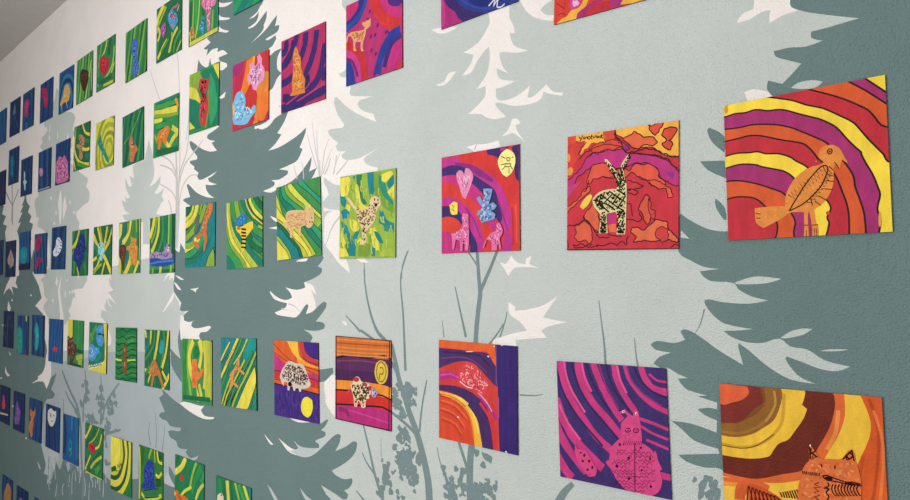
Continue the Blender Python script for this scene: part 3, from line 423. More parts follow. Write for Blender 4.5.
('l','twig',[-2225,944,-2214,989,-2207,1034],[6.3,2.8]),
('l','twig',[-2938,689,-2892,666,-2861,642],[9.2,4.0]),
('l','twig',[-3242,938,-3251,971,-3246,1007],[12.1,5.5]),
('e','twig',[-2967,1097],[21.5,15.1,0.2]),
('e','twig',[-2944,1072],[21.2,10.7,0.5]),
('e','twig',[-3007,1088],[18.8,8.7,0]),
('e','twig',[-2945,1040],[21.2,9.6,0.3]),
('e','twig',[-2981,1025],[18.5,9.7,0]),
('e','twig',[-3018,1010],[28.3,14.1,0.3]),
('e','twig',[-3081,975],[25.9,15.4,-0.4]),
('e','twig',[-2795,1098],[22.5,16.5,0]),
('e','twig',[-2793,1062],[25.3,14.4,0]),
('e','twig',[-2815,1033],[19.9,10.3,0.2]),
('e','twig',[-2780,1027],[25.1,12.3,0]),
('e','twig',[-2720,1034],[21.6,12.1,0.5]),
('e','twig',[-2699,1052],[21.4,12.0,0.2]),
('e','twig',[-2646,1053],[20.8,7.9,0.5]),
('e','twig',[-2681,1019],[21.2,14.0,0]),
('e','twig',[-2710,1010],[16.1,11.1,0.2]),
('e','twig',[-2660,1086],[18.3,11.0,0.6]),
('e','twig',[-2717,969],[24.2,10.0,0]),
('e','twig',[-2716,949],[21.5,12.0,0]),
('e','twig',[-2734,936],[27.2,8.1,0]),
('e','twig',[-2626,955],[23.1,4.9,0]),
('e','twig',[-2923,967],[30.0,14.8,0]),
('e','twig',[-2878,963],[26.4,12.6,0.3]),
('e','twig',[-2848,956],[28.8,8.3,0]),
('e','twig',[-2937,944],[27.1,9.6,0]),
('e','twig',[-2778,986],[19.5,9.2,0.4]),
('e','twig',[-2729,816],[21.6,12.0,0]),
('e','twig',[-2747,909],[16.4,14.1,0]),
('e','twig',[-2732,881],[13.5,12.0,0]),
('e','twig',[-3132,728],[19.8,13.2,0]),
('e','twig',[-3201,738],[20.5,11.2,0]),
('e','twig',[-3084,748],[19.4,14.2,0]),
('l','twig',[-947,1047,-950,1090,-967,1147,-985,1189,-1006,1227,-1021,1261,-1036,1291,-1047,1327,-1061,1368],[21.0,11.9]),
('l','twig',[-1053,1354,-1084,1377,-1110,1397,-1133,1439,-1150,1498,-1154,1538],[11.8,3.6]),
('l','twig',[-1016,1313,-1018,1357,-1020,1401,-1023,1445,-1029,1497,-1027,1527,-1004,1575],[8.2,2.5]),
('l','twig',[-1040,1303,-1084,1352,-1119,1374,-1168,1395],[9.7,5.8]),
('l','twig',[-1168,1391,-1195,1410,-1223,1428],[6.6,2.7]),
('l','twig',[-985,1182,-1014,1198,-1064,1219],[9.1,5.9]),
('l','twig',[-974,1188,-970,1221,-960,1268,-951,1299],[6.6,3.0]),
('l','twig',[-958,1268,-952,1294],[3.6,2.4]),
('l','twig',[-1090,1016,-1118,1069,-1138,1124,-1159,1178],[10.0,5.0]),
('l','twig',[-1118,1071,-1147,1093,-1164,1114],[6.2,2.5]),
('l','twig',[-1152,1003,-1186,1023],[7.1,2.9]),
('l','twig',[-1097,1115,-1098,1157],[2.0,1.4]),
('e','twig',[-1052,1266],[7.8,8.4,0]),
('e','twig',[-1056,1250],[9.4,6.3,0.3]),
('e','twig',[-1040,1244],[12.3,7.3,0]),
('e','twig',[-1013,1257],[13.5,11.3,0]),
('e','twig',[-998,1274],[10.4,9.2,0.3]),
('e','twig',[-1006,1242],[11.9,6.2,0]),
('e','twig',[-1029,1229],[10.7,7.3,0.5]),
('e','twig',[-1021,1215],[7.6,5.2,0]),
('e','twig',[-1037,1213],[6.1,3.1,0]),
('e','twig',[-1052,1245],[9.4,7.3,0.4]),
('e','twig',[-991,1249],[5.9,8.1,0]),
('e','twig',[-1009,1283],[12.0,7.2,0]),
('e','twig',[-1029,1183],[15.2,7.2,0.3]),
('e','twig',[-1037,1166],[10.7,11.4,0.2]),
('e','twig',[-1018,1177],[10.6,13.3,-0.4]),
('e','twig',[-1007,1168],[6.0,7.1,0]),
('e','twig',[-1053,1143],[7.8,7.8,0.4]),
('e','twig',[-1030,1131],[16.7,7.2,0.2]),
('e','twig',[-1015,1118],[18.0,13.3,0.2]),
('e','twig',[-1038,1112],[10.7,8.3,0]),
('e','twig',[-1027,1096],[13.6,10.2,0]),
('e','twig',[-1004,1136],[13.4,11.2,0.3]),
('e','twig',[-1000,1106],[16.3,15.2,0]),
('e','twig',[-989,1093],[11.7,11.1,0]),
('e','twig',[-1031,1080],[6.8,4.6,0.3]),
('e','twig',[-1001,1076],[11.8,6.1,0.4]),
('e','twig',[-1022,1138],[9.1,5.1,0]),
('e','twig',[-1047,1149],[4.6,3.1,0]),
('e','twig',[-978,1130],[8.7,15.0,0]),
('e','twig',[-1085,1093],[8.8,10.5,0.2]),
('e','twig',[-1073,1103],[6.3,7.3,0]),
('e','twig',[-1081,1078],[13.6,9.5,0]),
('e','twig',[-1085,1062],[11.2,8.4,0]),
('e','twig',[-1069,1062],[9.5,7.3,0.4]),
('e','twig',[-1066,1045],[7.8,8.3,0]),
('e','twig',[-1093,1047],[9.7,7.4,0]),
('e','twig',[-1044,1049],[6.1,6.7,0]),
('e','twig',[-1042,1037],[6.1,5.1,0]),
('e','twig',[-1027,1040],[7.6,5.1,0]),
('e','twig',[-1098,1033],[11.3,10.6,0]),
('e','twig',[-1059,1087],[5.5,4.7,0]),
('e','twig',[-1109,1062],[6.5,5.3,0.3]),
('e','twig',[-1094,1108],[4.0,5.3,0.2]),
('e','twig',[-1110,1033],[6.5,5.3,0]),
('e','twig',[-1016,1155],[5.9,3.8,-0.5679713042121943]),
('e','twig',[-1019,1189],[5.3,3.9,-0.527887273007579]),
('e','twig',[-1014,1169],[5.6,2.3,0.5875020437139302]),
('e','twig',[-1023,1160],[3.2,5.6,0.4773755039379217]),
('e','twig',[-1014,1181],[3.2,3.2,-0.004895363838741229]),
('e','twig',[-1005,1153],[4.6,2.6,0.6350188864538653]),
('e','twig',[-1007,1153],[5.0,4.0,-0.31415715215588746]),
('e','twig',[-1031,1166],[3.2,5.2,-0.5302677590456109]),
('e','twig',[-1023,1176],[7.4,5.3,0.5095849029616475]),
('e','twig',[-1023,1183],[6.3,2.5,-0.04734922112610063]),
('e','twig',[-1021,1175],[7.2,5.2,-0.18079661887903087]),
('e','twig',[-1032,1158],[4.8,5.7,-0.22681344649635804]),
('e','twig',[-1020,1168],[6.3,5.6,-0.007978469091177276]),
('e','twig',[-1038,1165],[6.5,2.9,0.2178027826345137]),
('e','twig',[-1038,1172],[3.9,2.7,-0.30358545730026676]),
('e','twig',[-1015,1174],[5.7,3.1,-0.7934535418645678]),
('e','twig',[-1006,1163],[6.5,3.4,0.36670358533706304]),
('e','twig',[-1034,1188],[7.5,3.5,0.9782192582351892]),
('e','twig',[-1010,1174],[7.0,3.8,-0.24887970586216213]),
('e','twig',[-1024,1145],[3.8,2.3,0.6105635524908279]),
('e','twig',[-1022,1181],[6.8,2.2,-0.4840467772122288]),
('e','twig',[-1027,1156],[3.8,2.3,-0.323835229196616]),
('e','twig',[-990,1142],[6.2,3.7,-0.4955704042376774]),
('e','twig',[-1006,1122],[6.2,2.1,-0.5758170053446456]),
('e','twig',[-1009,1136],[6.9,4.2,-0.14783500903161584]),
('e','twig',[-1047,1123],[4.5,4.0,-0.4480363854868594]),
('e','twig',[-1022,1117],[6.1,5.5,-0.9529986789163796]),
('e','twig',[-1039,1122],[7.0,4.2,-0.4856064664848758]),
('e','twig',[-1053,1091],[7.3,2.6,-0.8103217423415052]),
('e','twig',[-1020,1113],[5.0,2.5,0.7346723246436184]),
('e','twig',[-1027,1119],[5.5,3.2,-0.012266473651585175]),
('e','twig',[-1021,1107],[3.8,3.4,0.419950392010783]),
('e','twig',[-1027,1115],[6.3,5.2,0.548497662792683]),
('e','twig',[-1022,1116],[5.1,2.3,0.5278401906332744]),
('e','twig',[-1013,1098],[4.1,4.5,-0.37276544055627214]),
('e','twig',[-1009,1114],[4.4,5.2,-0.4099459675311714]),
('e','twig',[-1041,1112],[7.4,2.4,0.20235906630830547]),
('e','twig',[-1046,1112],[7.6,3.2,0.39889349974284793]),
('e','twig',[-1041,1114],[3.4,5.0,0.9536954045492765]),
('e','twig',[-1030,1104],[7.6,2.4,-0.8477838687343457]),
('e','twig',[-1000,1108],[6.3,3.6,0.2427822790600469]),
('e','twig',[-1003,1116],[4.9,3.9,-0.2211967129161323]),
('e','twig',[-1031,1108],[3.3,3.6,-0.5058861631813296]),
('e','twig',[-1030,1136],[6.3,3.7,-0.5271260380903009]),
('e','twig',[-1035,1103],[6.0,5.5,-0.8291874969388344]),
('e','twig',[-1039,1110],[6.4,5.3,0.559030852462951]),
('e','twig',[-1039,1127],[6.1,5.2,0.3980519446769679]),
('e','twig',[-1027,1123],[7.2,3.4,0.22941947552337472]),
('e','twig',[-1006,1147],[7.4,2.1,-0.3747674792701572]),
('e','twig',[-1028,1102],[3.7,4.0,-0.8409664851073035]),
('e','twig',[-1034,1083],[6.4,3.7,-0.783563450115349]),
('e','twig',[-1001,1124],[3.9,3.2,0.2831545856844635]),
('e','twig',[-1027,1123],[7.4,3.2,-0.49152220867639707]),
('e','twig',[-1018,1122],[6.1,2.8,0.19593816530949892]),
('e','twig',[-1025,1102],[7.3,3.7,-0.12623801140906643]),
('e','twig',[-1031,1120],[3.8,3.4,-0.45519645364644434]),
('e','twig',[-1009,1087],[3.1,4.9,0.8694996516735083]),
('e','twig',[-1023,1117],[5.3,2.2,0.21572407247477798]),
('e','twig',[-1026,1123],[3.1,4.0,-0.8109622303718373]),
('e','twig',[-1028,1100],[7.1,3.4,-0.7300954376044366]),
('e','twig',[-1016,1139],[5.4,2.2,-0.6248522934744125]),
('e','twig',[-1037,1103],[4.1,5.0,0.6869895843358733]),
('e','twig',[-997,1131],[3.0,4.1,-0.839117296996901]),
('e','twig',[-1004,1130],[6.3,2.7,-0.8807090744770194]),
('e','twig',[-1015,1132],[5.8,3.7,0.6002262037414559]),
('e','twig',[-1029,1105],[4.6,3.1,0.25421211137239097]),
('e','twig',[-1018,1119],[3.3,3.9,0.35601831716761856]),
('e','twig',[-1019,1106],[3.3,2.2,-0.009882907938230767]),
('e','twig',[-1007,1105],[3.7,2.4,0.8617302083758931]),
('e','twig',[-1011,1094],[6.1,4.6,0.04916003977471517]),
('e','twig',[-983,1088],[3.8,2.1,-0.29545412053648534]),
('e','twig',[-1015,1093],[3.8,4.6,-0.012375139020531778]),
('e','twig',[-990,1079],[6.5,5.2,0.35895703815908164]),
('e','twig',[-997,1077],[6.9,3.9,0.8169437663516659]),
('e','twig',[-990,1097],[7.1,5.3,0.5877466852511675]),
('e','twig',[-991,1094],[5.6,4.2,0.5113525148652982]),
('e','twig',[-1004,1097],[7.1,3.9,0.7633809657774615]),
('e','twig',[-991,1061],[5.4,4.7,0.47992372165785024]),
('e','twig',[-993,1101],[3.3,3.4,-0.643468181015699]),
('e','twig',[-1019,1094],[4.6,2.5,-0.9460023505734423]),
('e','twig',[-1013,1085],[3.1,4.4,-0.5782620945312857]),
('e','twig',[-982,1083],[5.2,5.1,0.027871270419663086]),
('e','twig',[-995,1089],[4.8,4.3,0.5417553260132832]),
('e','twig',[-1000,1108],[4.1,3.5,-0.24392000999656016]),
('e','twig',[-1009,1091],[5.4,3.7,-0.9288961769763437]),
('e','twig',[-994,1106],[6.5,4.6,0.4616692098818431]),
('e','twig',[-990,1096],[4.7,2.0,0.32869095901588885]),
('e','twig',[-1012,1097],[7.5,2.7,-0.5454614479859154]),
('e','twig',[-1002,1111],[5.1,2.2,-0.25915311401491925]),
('e','twig',[-995,1105],[5.0,3.4,0.25695054900555925]),
('e','twig',[-1014,1100],[6.9,4.7,-0.2501696995510472]),
('e','twig',[-1001,1076],[6.5,5.3,-0.602420559594224]),
('e','twig',[-987,1113],[3.3,3.1,0.2673441936058445]),
('e','twig',[-989,1081],[4.1,4.4,-0.4083903633657602]),
('e','twig',[-999,1087],[5.1,4.5,-0.5642720307087687]),
('e','twig',[-1004,1101],[5.9,3.3,-0.613486933070817]),
('e','twig',[-1080,1072],[6.5,3.6,-0.7535127139664599]),
('e','twig',[-1074,1090],[3.3,4.8,0.18929585374010438]),
('e','twig',[-1088,1069],[7.8,3.5,0.2724276784255697]),
('e','twig',[-1085,1084],[4.9,4.9,0.2715206838835611]),
('e','twig',[-1088,1070],[4.3,5.0,-0.960246922787652]),
('e','twig',[-1085,1086],[4.3,4.3,0.16606415434394783]),
('e','twig',[-1075,1069],[4.0,5.0,-0.3461229399984225]),
('e','twig',[-1083,1067],[3.4,2.8,-0.6966421155580536]),
('e','twig',[-1089,1092],[4.3,2.5,0.06892567341589628]),
('e','twig',[-1077,1068],[6.8,2.8,0.3992815197741011]),
('e','twig',[-1084,1076],[4.4,4.3,-0.8074900620468055]),
('e','twig',[-1079,1060],[7.1,4.0,0.3270229520278982]),
('e','twig',[-1076,1076],[4.7,5.4,-0.2849663662241453]),
('e','twig',[-1081,1079],[5.6,5.4,0.542618003584779]),
('e','twig',[-1085,1079],[7.6,2.4,0.9294067361490332]),
('e','twig',[-1079,1096],[5.7,2.7,-0.3182820920484579]),
('e','twig',[-1086,1091],[5.1,5.1,-0.8931707573616503]),
('e','twig',[-1082,1070],[4.7,5.0,0.5069025862392003]),
('e','twig',[-1078,1067],[3.7,4.5,-0.11483489116171341]),
('e','twig',[-1081,1063],[7.3,3.7,0.3817012921915599]),
('e','twig',[-1086,1085],[5.9,3.4,-0.603267415661763]),
('e','twig',[-1086,1074],[4.8,2.8,0.8267155888486379]),
('e','twig',[-1085,1071],[3.4,2.9,0.7369464928463743]),
('e','twig',[-1086,1058],[4.3,4.5,-0.09952030705375581]),
('e','twig',[-1082,1091],[5.0,3.1,0.1885249599664467]),
('e','twig',[-1076,1094],[5.5,3.3,0.7828533634939954]),
('e','twig',[-1045,1258],[6.3,4.9,0.3515678753709037]),
('e','twig',[-1027,1259],[4.2,5.7,-0.3447157210130538]),
('e','twig',[-1069,1221],[4.0,3.6,0.251829766897677]),
('e','twig',[-1049,1239],[6.8,4.3,0.4877028946660118]),
('e','twig',[-1042,1279],[7.3,5.1,0.9568987368009652]),
('e','twig',[-1064,1249],[5.6,5.7,0.31006966385586066]),
('e','twig',[-1062,1240],[4.5,2.6,-0.22740028726456618]),
('e','twig',[-1047,1250],[3.5,3.8,0.5266805063691045]),
('e','twig',[-1034,1246],[3.6,3.9,-0.4084264091737151]),
('e','twig',[-1063,1241],[5.1,3.6,0.4570643686371718]),
('e','twig',[-1041,1243],[6.3,5.1,0.9588285666356722]),
('e','twig',[-1049,1230],[4.6,4.7,0.6923813275872825]),
('e','twig',[-1042,1241],[7.4,3.4,0.26432015241696605]),
('e','twig',[-1044,1262],[6.7,2.1,-0.3191044473168776]),
('e','twig',[-1043,1240],[4.1,2.2,0.6062646214526681]),
('e','twig',[-1042,1235],[5.7,5.2,0.6939052540435835]),
('e','twig',[-1052,1256],[6.7,2.5,0.8571447541109318]),
('e','twig',[-1051,1240],[4.1,3.5,0.5830689489076077]),
('e','twig',[-1037,1270],[6.5,3.0,-0.3576088215756741]),
('e','twig',[-1052,1236],[7.2,5.7,-0.8324897644235654]),
('e','twig',[-1026,1260],[5.2,4.6,0.5689953294898678]),
('e','twig',[-1043,1233],[7.6,5.3,0.8231919033366888]),
('e','twig',[-1034,1241],[5.3,5.4,-0.6662237969464198]),
('e','twig',[-1053,1252],[6.9,4.8,-0.9377032967229397]),
('e','twig',[-1008,1255],[5.8,4.3,-0.8746788967921011]),
('e','twig',[-984,1277],[4.9,4.1,-0.2730909141346267]),
('e','twig',[-1013,1272],[5.0,4.8,-0.6270882104975941]),
('e','twig',[-1011,1237],[4.0,2.3,0.82310238692509]),
('e','twig',[-1001,1250],[4.4,3.0,-0.29509710680823864]),
('e','twig',[-1010,1264],[5.4,2.2,-0.8421881997367853]),
('e','twig',[-1004,1252],[4.5,3.1,0.6737136727816411]),
('e','twig',[-1011,1277],[6.5,4.5,-0.3692406964787216]),
('e','twig',[-1017,1279],[5.4,4.8,0.26558686640651574]),
('e','twig',[-999,1269],[6.0,5.5,0.0561946177425523]),
('e','twig',[-1002,1267],[6.2,3.0,0.5005756986297398]),
('e','twig',[-1016,1253],[4.1,3.0,0.7309826851633405]),
('e','twig',[-1014,1279],[3.5,3.1,0.9362340429807319]),
('e','twig',[-1003,1245],[6.1,3.9,0.10851321378710121]),
('e','twig',[-990,1270],[4.0,3.6,-0.16060584788700427]),
('e','twig',[-1011,1284],[4.2,4.6,-0.1375088365050552]),
('e','twig',[-998,1262],[4.6,2.8,0.34142286564224134]),
('e','twig',[-985,1267],[5.7,5.1,-0.016687269759230405]),
('e','twig',[-1022,1278],[3.3,3.4,-0.2518103277573296]),
('e','twig',[-1011,1248],[3.3,4.5,0.9135735019404052]),
('e','twig',[-1005,1253],[4.5,4.9,-0.5469879631530437]),
('e','twig',[-1005,1272],[5.7,4.6,0.34772255427701415]),
('e','twig',[-987,1245],[6.7,3.7,0.7188110436251041]),
('e','twig',[-1010,1268],[4.8,5.0,-0.07250325701196814]),
('e','twig',[-1001,1261],[3.8,4.1,0.2875934485476832]),
('e','twig',[-1015,1257],[7.4,3.3,0.34406685337037524]),
('e','twig',[-1027,1213],[3.9,2.5,-0.32653166294717995]),
('e','twig',[-1023,1216],[6.0,4.0,0.5912655849803381]),
('e','twig',[-1032,1218],[6.4,3.5,0.5029778445669113]),
('e','twig',[-1020,1221],[4.2,3.4,-0.0029149340277103697]),
('e','twig',[-1030,1216],[4.9,4.4,0.6320221197458809]),
('e','twig',[-1028,1231],[6.7,3.6,0.288666410878178]),
('e','twig',[-1016,1217],[6.2,3.0,-0.0554574986750076]),
('e','twig',[-1031,1209],[5.0,4.9,0.8477679600878114]),
('e','twig',[-1028,1225],[4.6,5.5,0.8090246291017824]),
('e','twig',[-1026,1214],[6.6,4.8,-0.43373664193808237]),
('e','twig',[-848,1082],[2.9,2.8,0.32856472011546956]),
('e','twig',[-788,1111],[4.0,4.3,0.9446300927311426]),
('e','twig',[-819,1089],[3.4,4.4,-0.7208964798297472]),
('e','twig',[-845,1094],[3.3,3.9,0.0597290776477728]),
('e','twig',[-799,1100],[4.2,4.7,0.5046444073368415]),
('e','twig',[-800,1088],[3.8,4.9,0.9261476984217294]),
('e','twig',[-829,1092],[3.3,2.7,-0.5877880302273402]),
('e','twig',[-804,1087],[2.6,3.7,0.19569088066039675]),
('e','twig',[-816,1105],[5.9,2.7,-0.813775735704025]),
('e','twig',[-824,1096],[6.1,4.8,0.37517350548807227]),
('e','twig',[-809,1101],[4.2,3.1,-0.30964212027751037]),
('e','twig',[-826,1087],[4.9,1.9,0.07863372407192082]),
('e','twig',[-791,1086],[4.3,3.7,-0.369931177119303]),
('e','twig',[-820,1106],[5.8,3.7,-0.46040290869841205]),
('e','twig',[-818,1096],[5.2,2.8,0.4387654966391106]),
('e','twig',[-803,1090],[3.0,1.9,-0.47245895100215707]),
('e','twig',[-807,1103],[4.3,4.4,0.9567329597901595]),
('e','twig',[-816,1083],[5.3,4.4,-0.30641048579314867]),
('e','twig',[-838,1088],[3.4,3.4,0.26703214256219665]),
('e','twig',[-809,1101],[4.9,2.5,-0.6862317800851285]),
('e','twig',[-834,1090],[4.9,4.9,-0.6713669001867812]),
('e','twig',[-830,1094],[3.4,4.8,-0.7123098793570168]),
('e','twig',[-815,1093],[4.8,4.0,-0.552705772547402]),
('e','twig',[-798,1104],[3.1,4.8,0.7066764158455263]),
('e','twig',[-825,1079],[3.0,3.0,-0.16234498215717497]),
('e','twig',[-804,1099],[3.8,2.5,0.6388380616918063]),
('e','twig',[-804,1084],[3.6,3.6,0.753173035153812]),
('e','twig',[-816,1086],[4.8,3.7,-0.18526367514674114]),
('e','twig',[-822,1099],[3.0,1.9,0.2115459896379761]),
('e','twig',[-836,1097],[3.1,4.1,-0.09336056043582053]),
('e','twig',[-840,1092],[4.5,3.3,0.2912466708985564]),
('e','twig',[-799,1086],[4.3,2.0,-0.03707654596742049]),
('e','twig',[-780,1109],[3.9,2.6,0.8727245796408649]),
('e','twig',[-815,1094],[3.3,3.4,0.34708728173663506]),
('e','twig',[-783,1105],[4.9,2.9,-0.6487343909883097]),
('e','twig',[-790,1114],[4.9,3.4,0.6249137617886802]),
('e','twig',[-806,1105],[5.4,4.1,-0.019368829428700662]),
('e','twig',[-793,1110],[2.7,4.6,0.6148340023393786]),
('e','twig',[-787,1122],[4.3,5.0,-0.0535540821477285]),
('e','twig',[-786,1108],[3.7,3.6,0.6367926780018716]),
('e','twig',[-800,1106],[3.8,4.0,0.5931933272322725]),
('e','twig',[-789,1107],[4.7,1.8,-0.3942705773307489]),
('e','twig',[-780,1100],[2.9,4.1,-0.8554116482869596]),
('e','twig',[-786,1096],[5.7,2.0,0.22872328283175536]),
('e','twig',[-796,1099],[2.7,1.9,-0.8425705465211906]),
('e','twig',[-782,1113],[4.5,2.2,0.3716539357677544]),
('e','twig',[-785,1110],[5.1,4.5,0.984399379169161]),
('e','twig',[-797,1109],[3.6,4.3,-0.3790324959589382]),
('e','twig',[-795,1113],[5.9,4.3,-0.8081718787941237]),
('e','twig',[-786,1101],[3.8,4.1,-0.48063665976215875]),
('e','twig',[-795,1108],[3.5,3.9,-0.13189664151830582]),
('e','twig',[-785,1108],[5.6,3.8,-0.0820020460087223]),
('e','twig',[-780,1103],[5.2,2.9,0.42501124189379436]),
('e','twig',[-791,1107],[5.5,2.8,-0.039400871642572]),
('e','twig',[-881,1103],[6.0,3.1,0.6943619249713437]),
('e','twig',[-877,1072],[4.3,4.8,0.444527397955522]),
('e','twig',[-889,1096],[4.0,3.4,-0.794261200068777]),
('e','twig',[-885,1075],[5.5,2.3,0.8299017941904825]),
('e','twig',[-888,1087],[3.1,3.4,0.12758885562269984]),
('e','twig',[-870,1061],[4.0,3.3,-0.42972426429649]),
('e','twig',[-886,1074],[6.0,2.1,-0.27052601828499423]),
('e','twig',[-889,1087],[3.9,3.5,-0.8749099098919952]),
('e','twig',[-885,1070],[5.7,3.3,-0.16944427753611846]),
('e','twig',[-885,1088],[4.8,2.6,0.23429859257561403]),
('e','twig',[-892,1083],[6.1,4.6,0.977024076092869]),
('e','twig',[-881,1056],[4.4,3.1,-0.09000994079914126]),
('e','twig',[-866,1097],[5.7,2.9,-0.7623844553703933]),
('e','twig',[-879,1067],[5.4,2.1,-0.9927564465876486]),
('e','twig',[-876,1083],[2.8,3.4,-0.8044485665698788]),
('e','twig',[-879,1094],[5.0,5.0,-0.7504017079100247]),
('e','twig',[-880,1064],[5.0,3.4,-0.28772479706066356]),
('e','twig',[-895,1096],[6.4,5.0,0.9569161828309061]),
('e','twig',[-881,1080],[5.9,2.7,0.04375509725134985]),
('e','twig',[-902,1072],[4.4,2.4,-0.591664494374706]),
('e','twig',[-871,1094],[3.1,5.1,-0.25640216765355484]),
('e','twig',[-883,1094],[6.0,3.5,-0.9407811649015887]),
('e','twig',[-895,1086],[4.3,4.7,-0.10679983932288684]),
('e','twig',[-887,1073],[3.5,3.6,0.9186909761728324]),
('e','twig',[-859,1105],[3.3,3.1,0.16043712264313403]),
('e','twig',[-854,1096],[5.9,2.3,0.3178227811136385]),
('e','twig',[-851,1098],[3.6,3.0,0.08412129788320266]),
('e','twig',[-852,1098],[3.5,4.8,-0.44627913358655347]),
('e','twig',[-857,1110],[2.6,2.0,0.5181080950465686]),
('e','twig',[-849,1105],[4.3,2.2,0.05391492390235264]),
('e','twig',[-852,1091],[2.7,3.6,-0.06528541886233064]),
('e','twig',[-855,1089],[2.8,2.0,-0.746299165334269]),
('e','twig',[-853,1097],[5.3,3.4,0.17520429114826896]),
('e','twig',[-858,1068],[5.7,3.2,-0.13706897692697062]),
('e','twig',[-852,1100],[5.9,3.9,0.1340136259762994]),
('e','twig',[-859,1098],[2.9,2.7,-0.29280349248573234]),
('e','twig',[-854,1092],[5.3,3.3,0.4822846260017648]),
('e','twig',[-861,1080],[3.5,3.6,-0.15418766739951173]),
('e','twig',[-888,1098],[4.8,3.4,0.24881681782133036]),
('e','twig',[-888,1080],[6.5,2.3,0.9433955772493414]),
('e','twig',[-883,1096],[2.9,3.6,0.9259559131825141]),
('e','twig',[-879,1095],[5.7,2.3,0.20588007196084912]),
('e','twig',[-887,1089],[4.7,2.9,0.31820138909029727]),
('e','twig',[-893,1093],[6.3,1.9,0.6038861786813043]),
('e','twig',[-892,1070],[5.1,3.4,-0.5679364550670947]),
('e','twig',[-881,1110],[6.4,3.9,0.8494908035859887]),
('e','twig',[-882,1104],[4.0,3.9,-0.31367828499610395]),
('e','twig',[-886,1106],[6.1,4.9,0.5090651831978197]),
('e','twig',[-887,1084],[3.0,3.0,-0.6850571274070736]),
('e','twig',[-892,1074],[3.1,5.0,0.8434723077559454]),
('e','twig',[-2964,1079],[14.9,7.8,0.23762851667021767]),
('e','twig',[-2962,1062],[13.0,9.8,-0.9550206104014975]),
('e','twig',[-2957,1071],[21.2,7.9,0.2119640324701999]),
('e','twig',[-2953,1105],[16.0,7.9,0.5771624166403957]),
('e','twig',[-2964,1037],[20.3,10.1,0.6552144321973754]),
('e','twig',[-2972,1038],[13.3,9.9,-0.9029927577403687]),
('e','twig',[-2963,1054],[16.4,10.7,-0.8590387684577656]),
('e','twig',[-2964,1038],[18.7,7.3,-0.6520875175765513]),
('e','twig',[-2981,1112],[13.9,5.8,-0.18517617612811454]),
('e','twig',[-2959,1064],[13.5,8.8,0.5227865972203287]),
('e','twig',[-2797,1044],[15.9,5.7,-0.8522926458107047]),
('e','twig',[-2758,1032],[11.9,7.5,0.6421767645594825]),
('e','twig',[-2787,1025],[17.9,8.0,-0.611570621616643]),
('e','twig',[-2843,1058],[18.6,10.2,-0.9528420587760509]),
('e','twig',[-2775,1039],[11.2,10.0,-0.4157349398315173]),
('e','twig',[-2824,1057],[15.1,9.2,-0.690828218872438]),
('e','twig',[-2815,1031],[15.3,6.1,0.7180054471615098]),
('e','twig',[-2812,1005],[14.0,9.4,-0.7518529721273657]),
('e','twig',[-2812,1094],[16.7,7.3,0.9614332185719701]),
('e','twig',[-2765,1058],[12.9,5.6,0.22594802601528996]),
('e','twig',[-2680,1033],[15.0,9.7,-0.4583336745135942]),
('e','twig',[-2665,1091],[17.9,5.4,-0.7316141298776233]),
('e','twig',[-2635,1060],[11.7,5.8,0.4245312261841725]),
('e','twig',[-2677,1033],[11.8,7.9,-0.2573139957890911]),
('e','twig',[-2679,1050],[17.7,8.9,-0.2508912593586379]),
('e','twig',[-2710,1056],[11.7,9.7,-0.11926549870113567]),
('e','twig',[-2725,1038],[11.0,6.4,-0.9382729122125895]),
('e','twig',[-2687,1054],[16.3,8.6,0.9914685512436636]),
('e','twig',[-2675,1019],[16.8,7.2,-0.6483526921178893]),
('e','twig',[-2703,1071],[14.3,7.0,-0.7356071686363508]),
('e','twig',[-2739,941],[13.8,9.9,-0.28452260258515305]),
('e','twig',[-2742,952],[18.4,9.3,-0.15563978856345373]),
('e','twig',[-2724,956],[15.2,9.1,-0.6187570978599641]),
('e','twig',[-2718,954],[14.4,7.4,0.9797885898060419]),
('e','twig',[-2734,984],[12.5,7.3,0.4042877218423768]),
('e','twig',[-2699,953],[15.7,5.1,-0.5935670753227136]),
('e','twig',[-2715,967],[15.9,7.1,-0.22092283889898656]),
('e','twig',[-2706,970],[17.8,9.1,0.109009483855949]),
('e','twig',[-2889,962],[20.2,6.6,0.18065401332772613]),
('e','twig',[-2894,953],[17.9,9.9,0.18724889226583552]),
('e','twig',[-2872,960],[16.7,10.2,0.0390922116868051]),
('e','twig',[-2920,955],[17.0,9.0,0.2647247895070779]),
('e','twig',[-2887,974],[13.6,9.8,0.42265483330982523]),
('e','twig',[-2892,959],[19.3,8.3,-0.7558745307492636]),
('e','twig',[-2880,978],[13.5,8.9,0.7272830121182907]),
('e','twig',[-2966,966],[17.2,5.4,0.3188034706652545]),
('l','twig',[-834,1073,-835,1107,-834,1138,-831,1169,-828,1185],[18.2,15.6]),
('l','twig',[-837,1128,-849,1154,-862,1183,-869,1201],[8.4,6.0]),
('l','twig',[-879,1076,-899,1110,-915,1136,-923,1164],[4.4,2.0]),
('e','twig',[-817,1171],[8.2,7.7,0.4]),
('e','twig',[-791,1167],[12.8,7.3,0.3]),
('e','twig',[-783,1164],[6.3,7.3,0]),
('e','twig',[-800,1150],[7.2,7.3,0.1]),
('e','twig',[-871,1130],[6.1,6.3,0.3]),
('e','twig',[-853,1128],[8.5,7.5,0]),
('e','twig',[-847,1131],[6.8,5.6,0]),
('e','twig',[-860,1109],[6.8,10.7,0.3]),
('e','twig',[-856,1120],[5.1,6.3,0.5]),
('e','twig',[-849,1099],[5.1,8.1,0]),
('e','twig',[-854,1086],[4.2,6.9,0]),
('e','twig',[-906,1125],[7.2,7.7,0.3]),
('e','twig',[-902,1113],[5.4,6.4,-0.5]),
('e','twig',[-897,1104],[4.4,9.6,-0.4]),
('e','twig',[-901,1088],[6.2,5.8,0.3]),
('e','twig',[-900,1071],[7.1,5.8,0.4]),
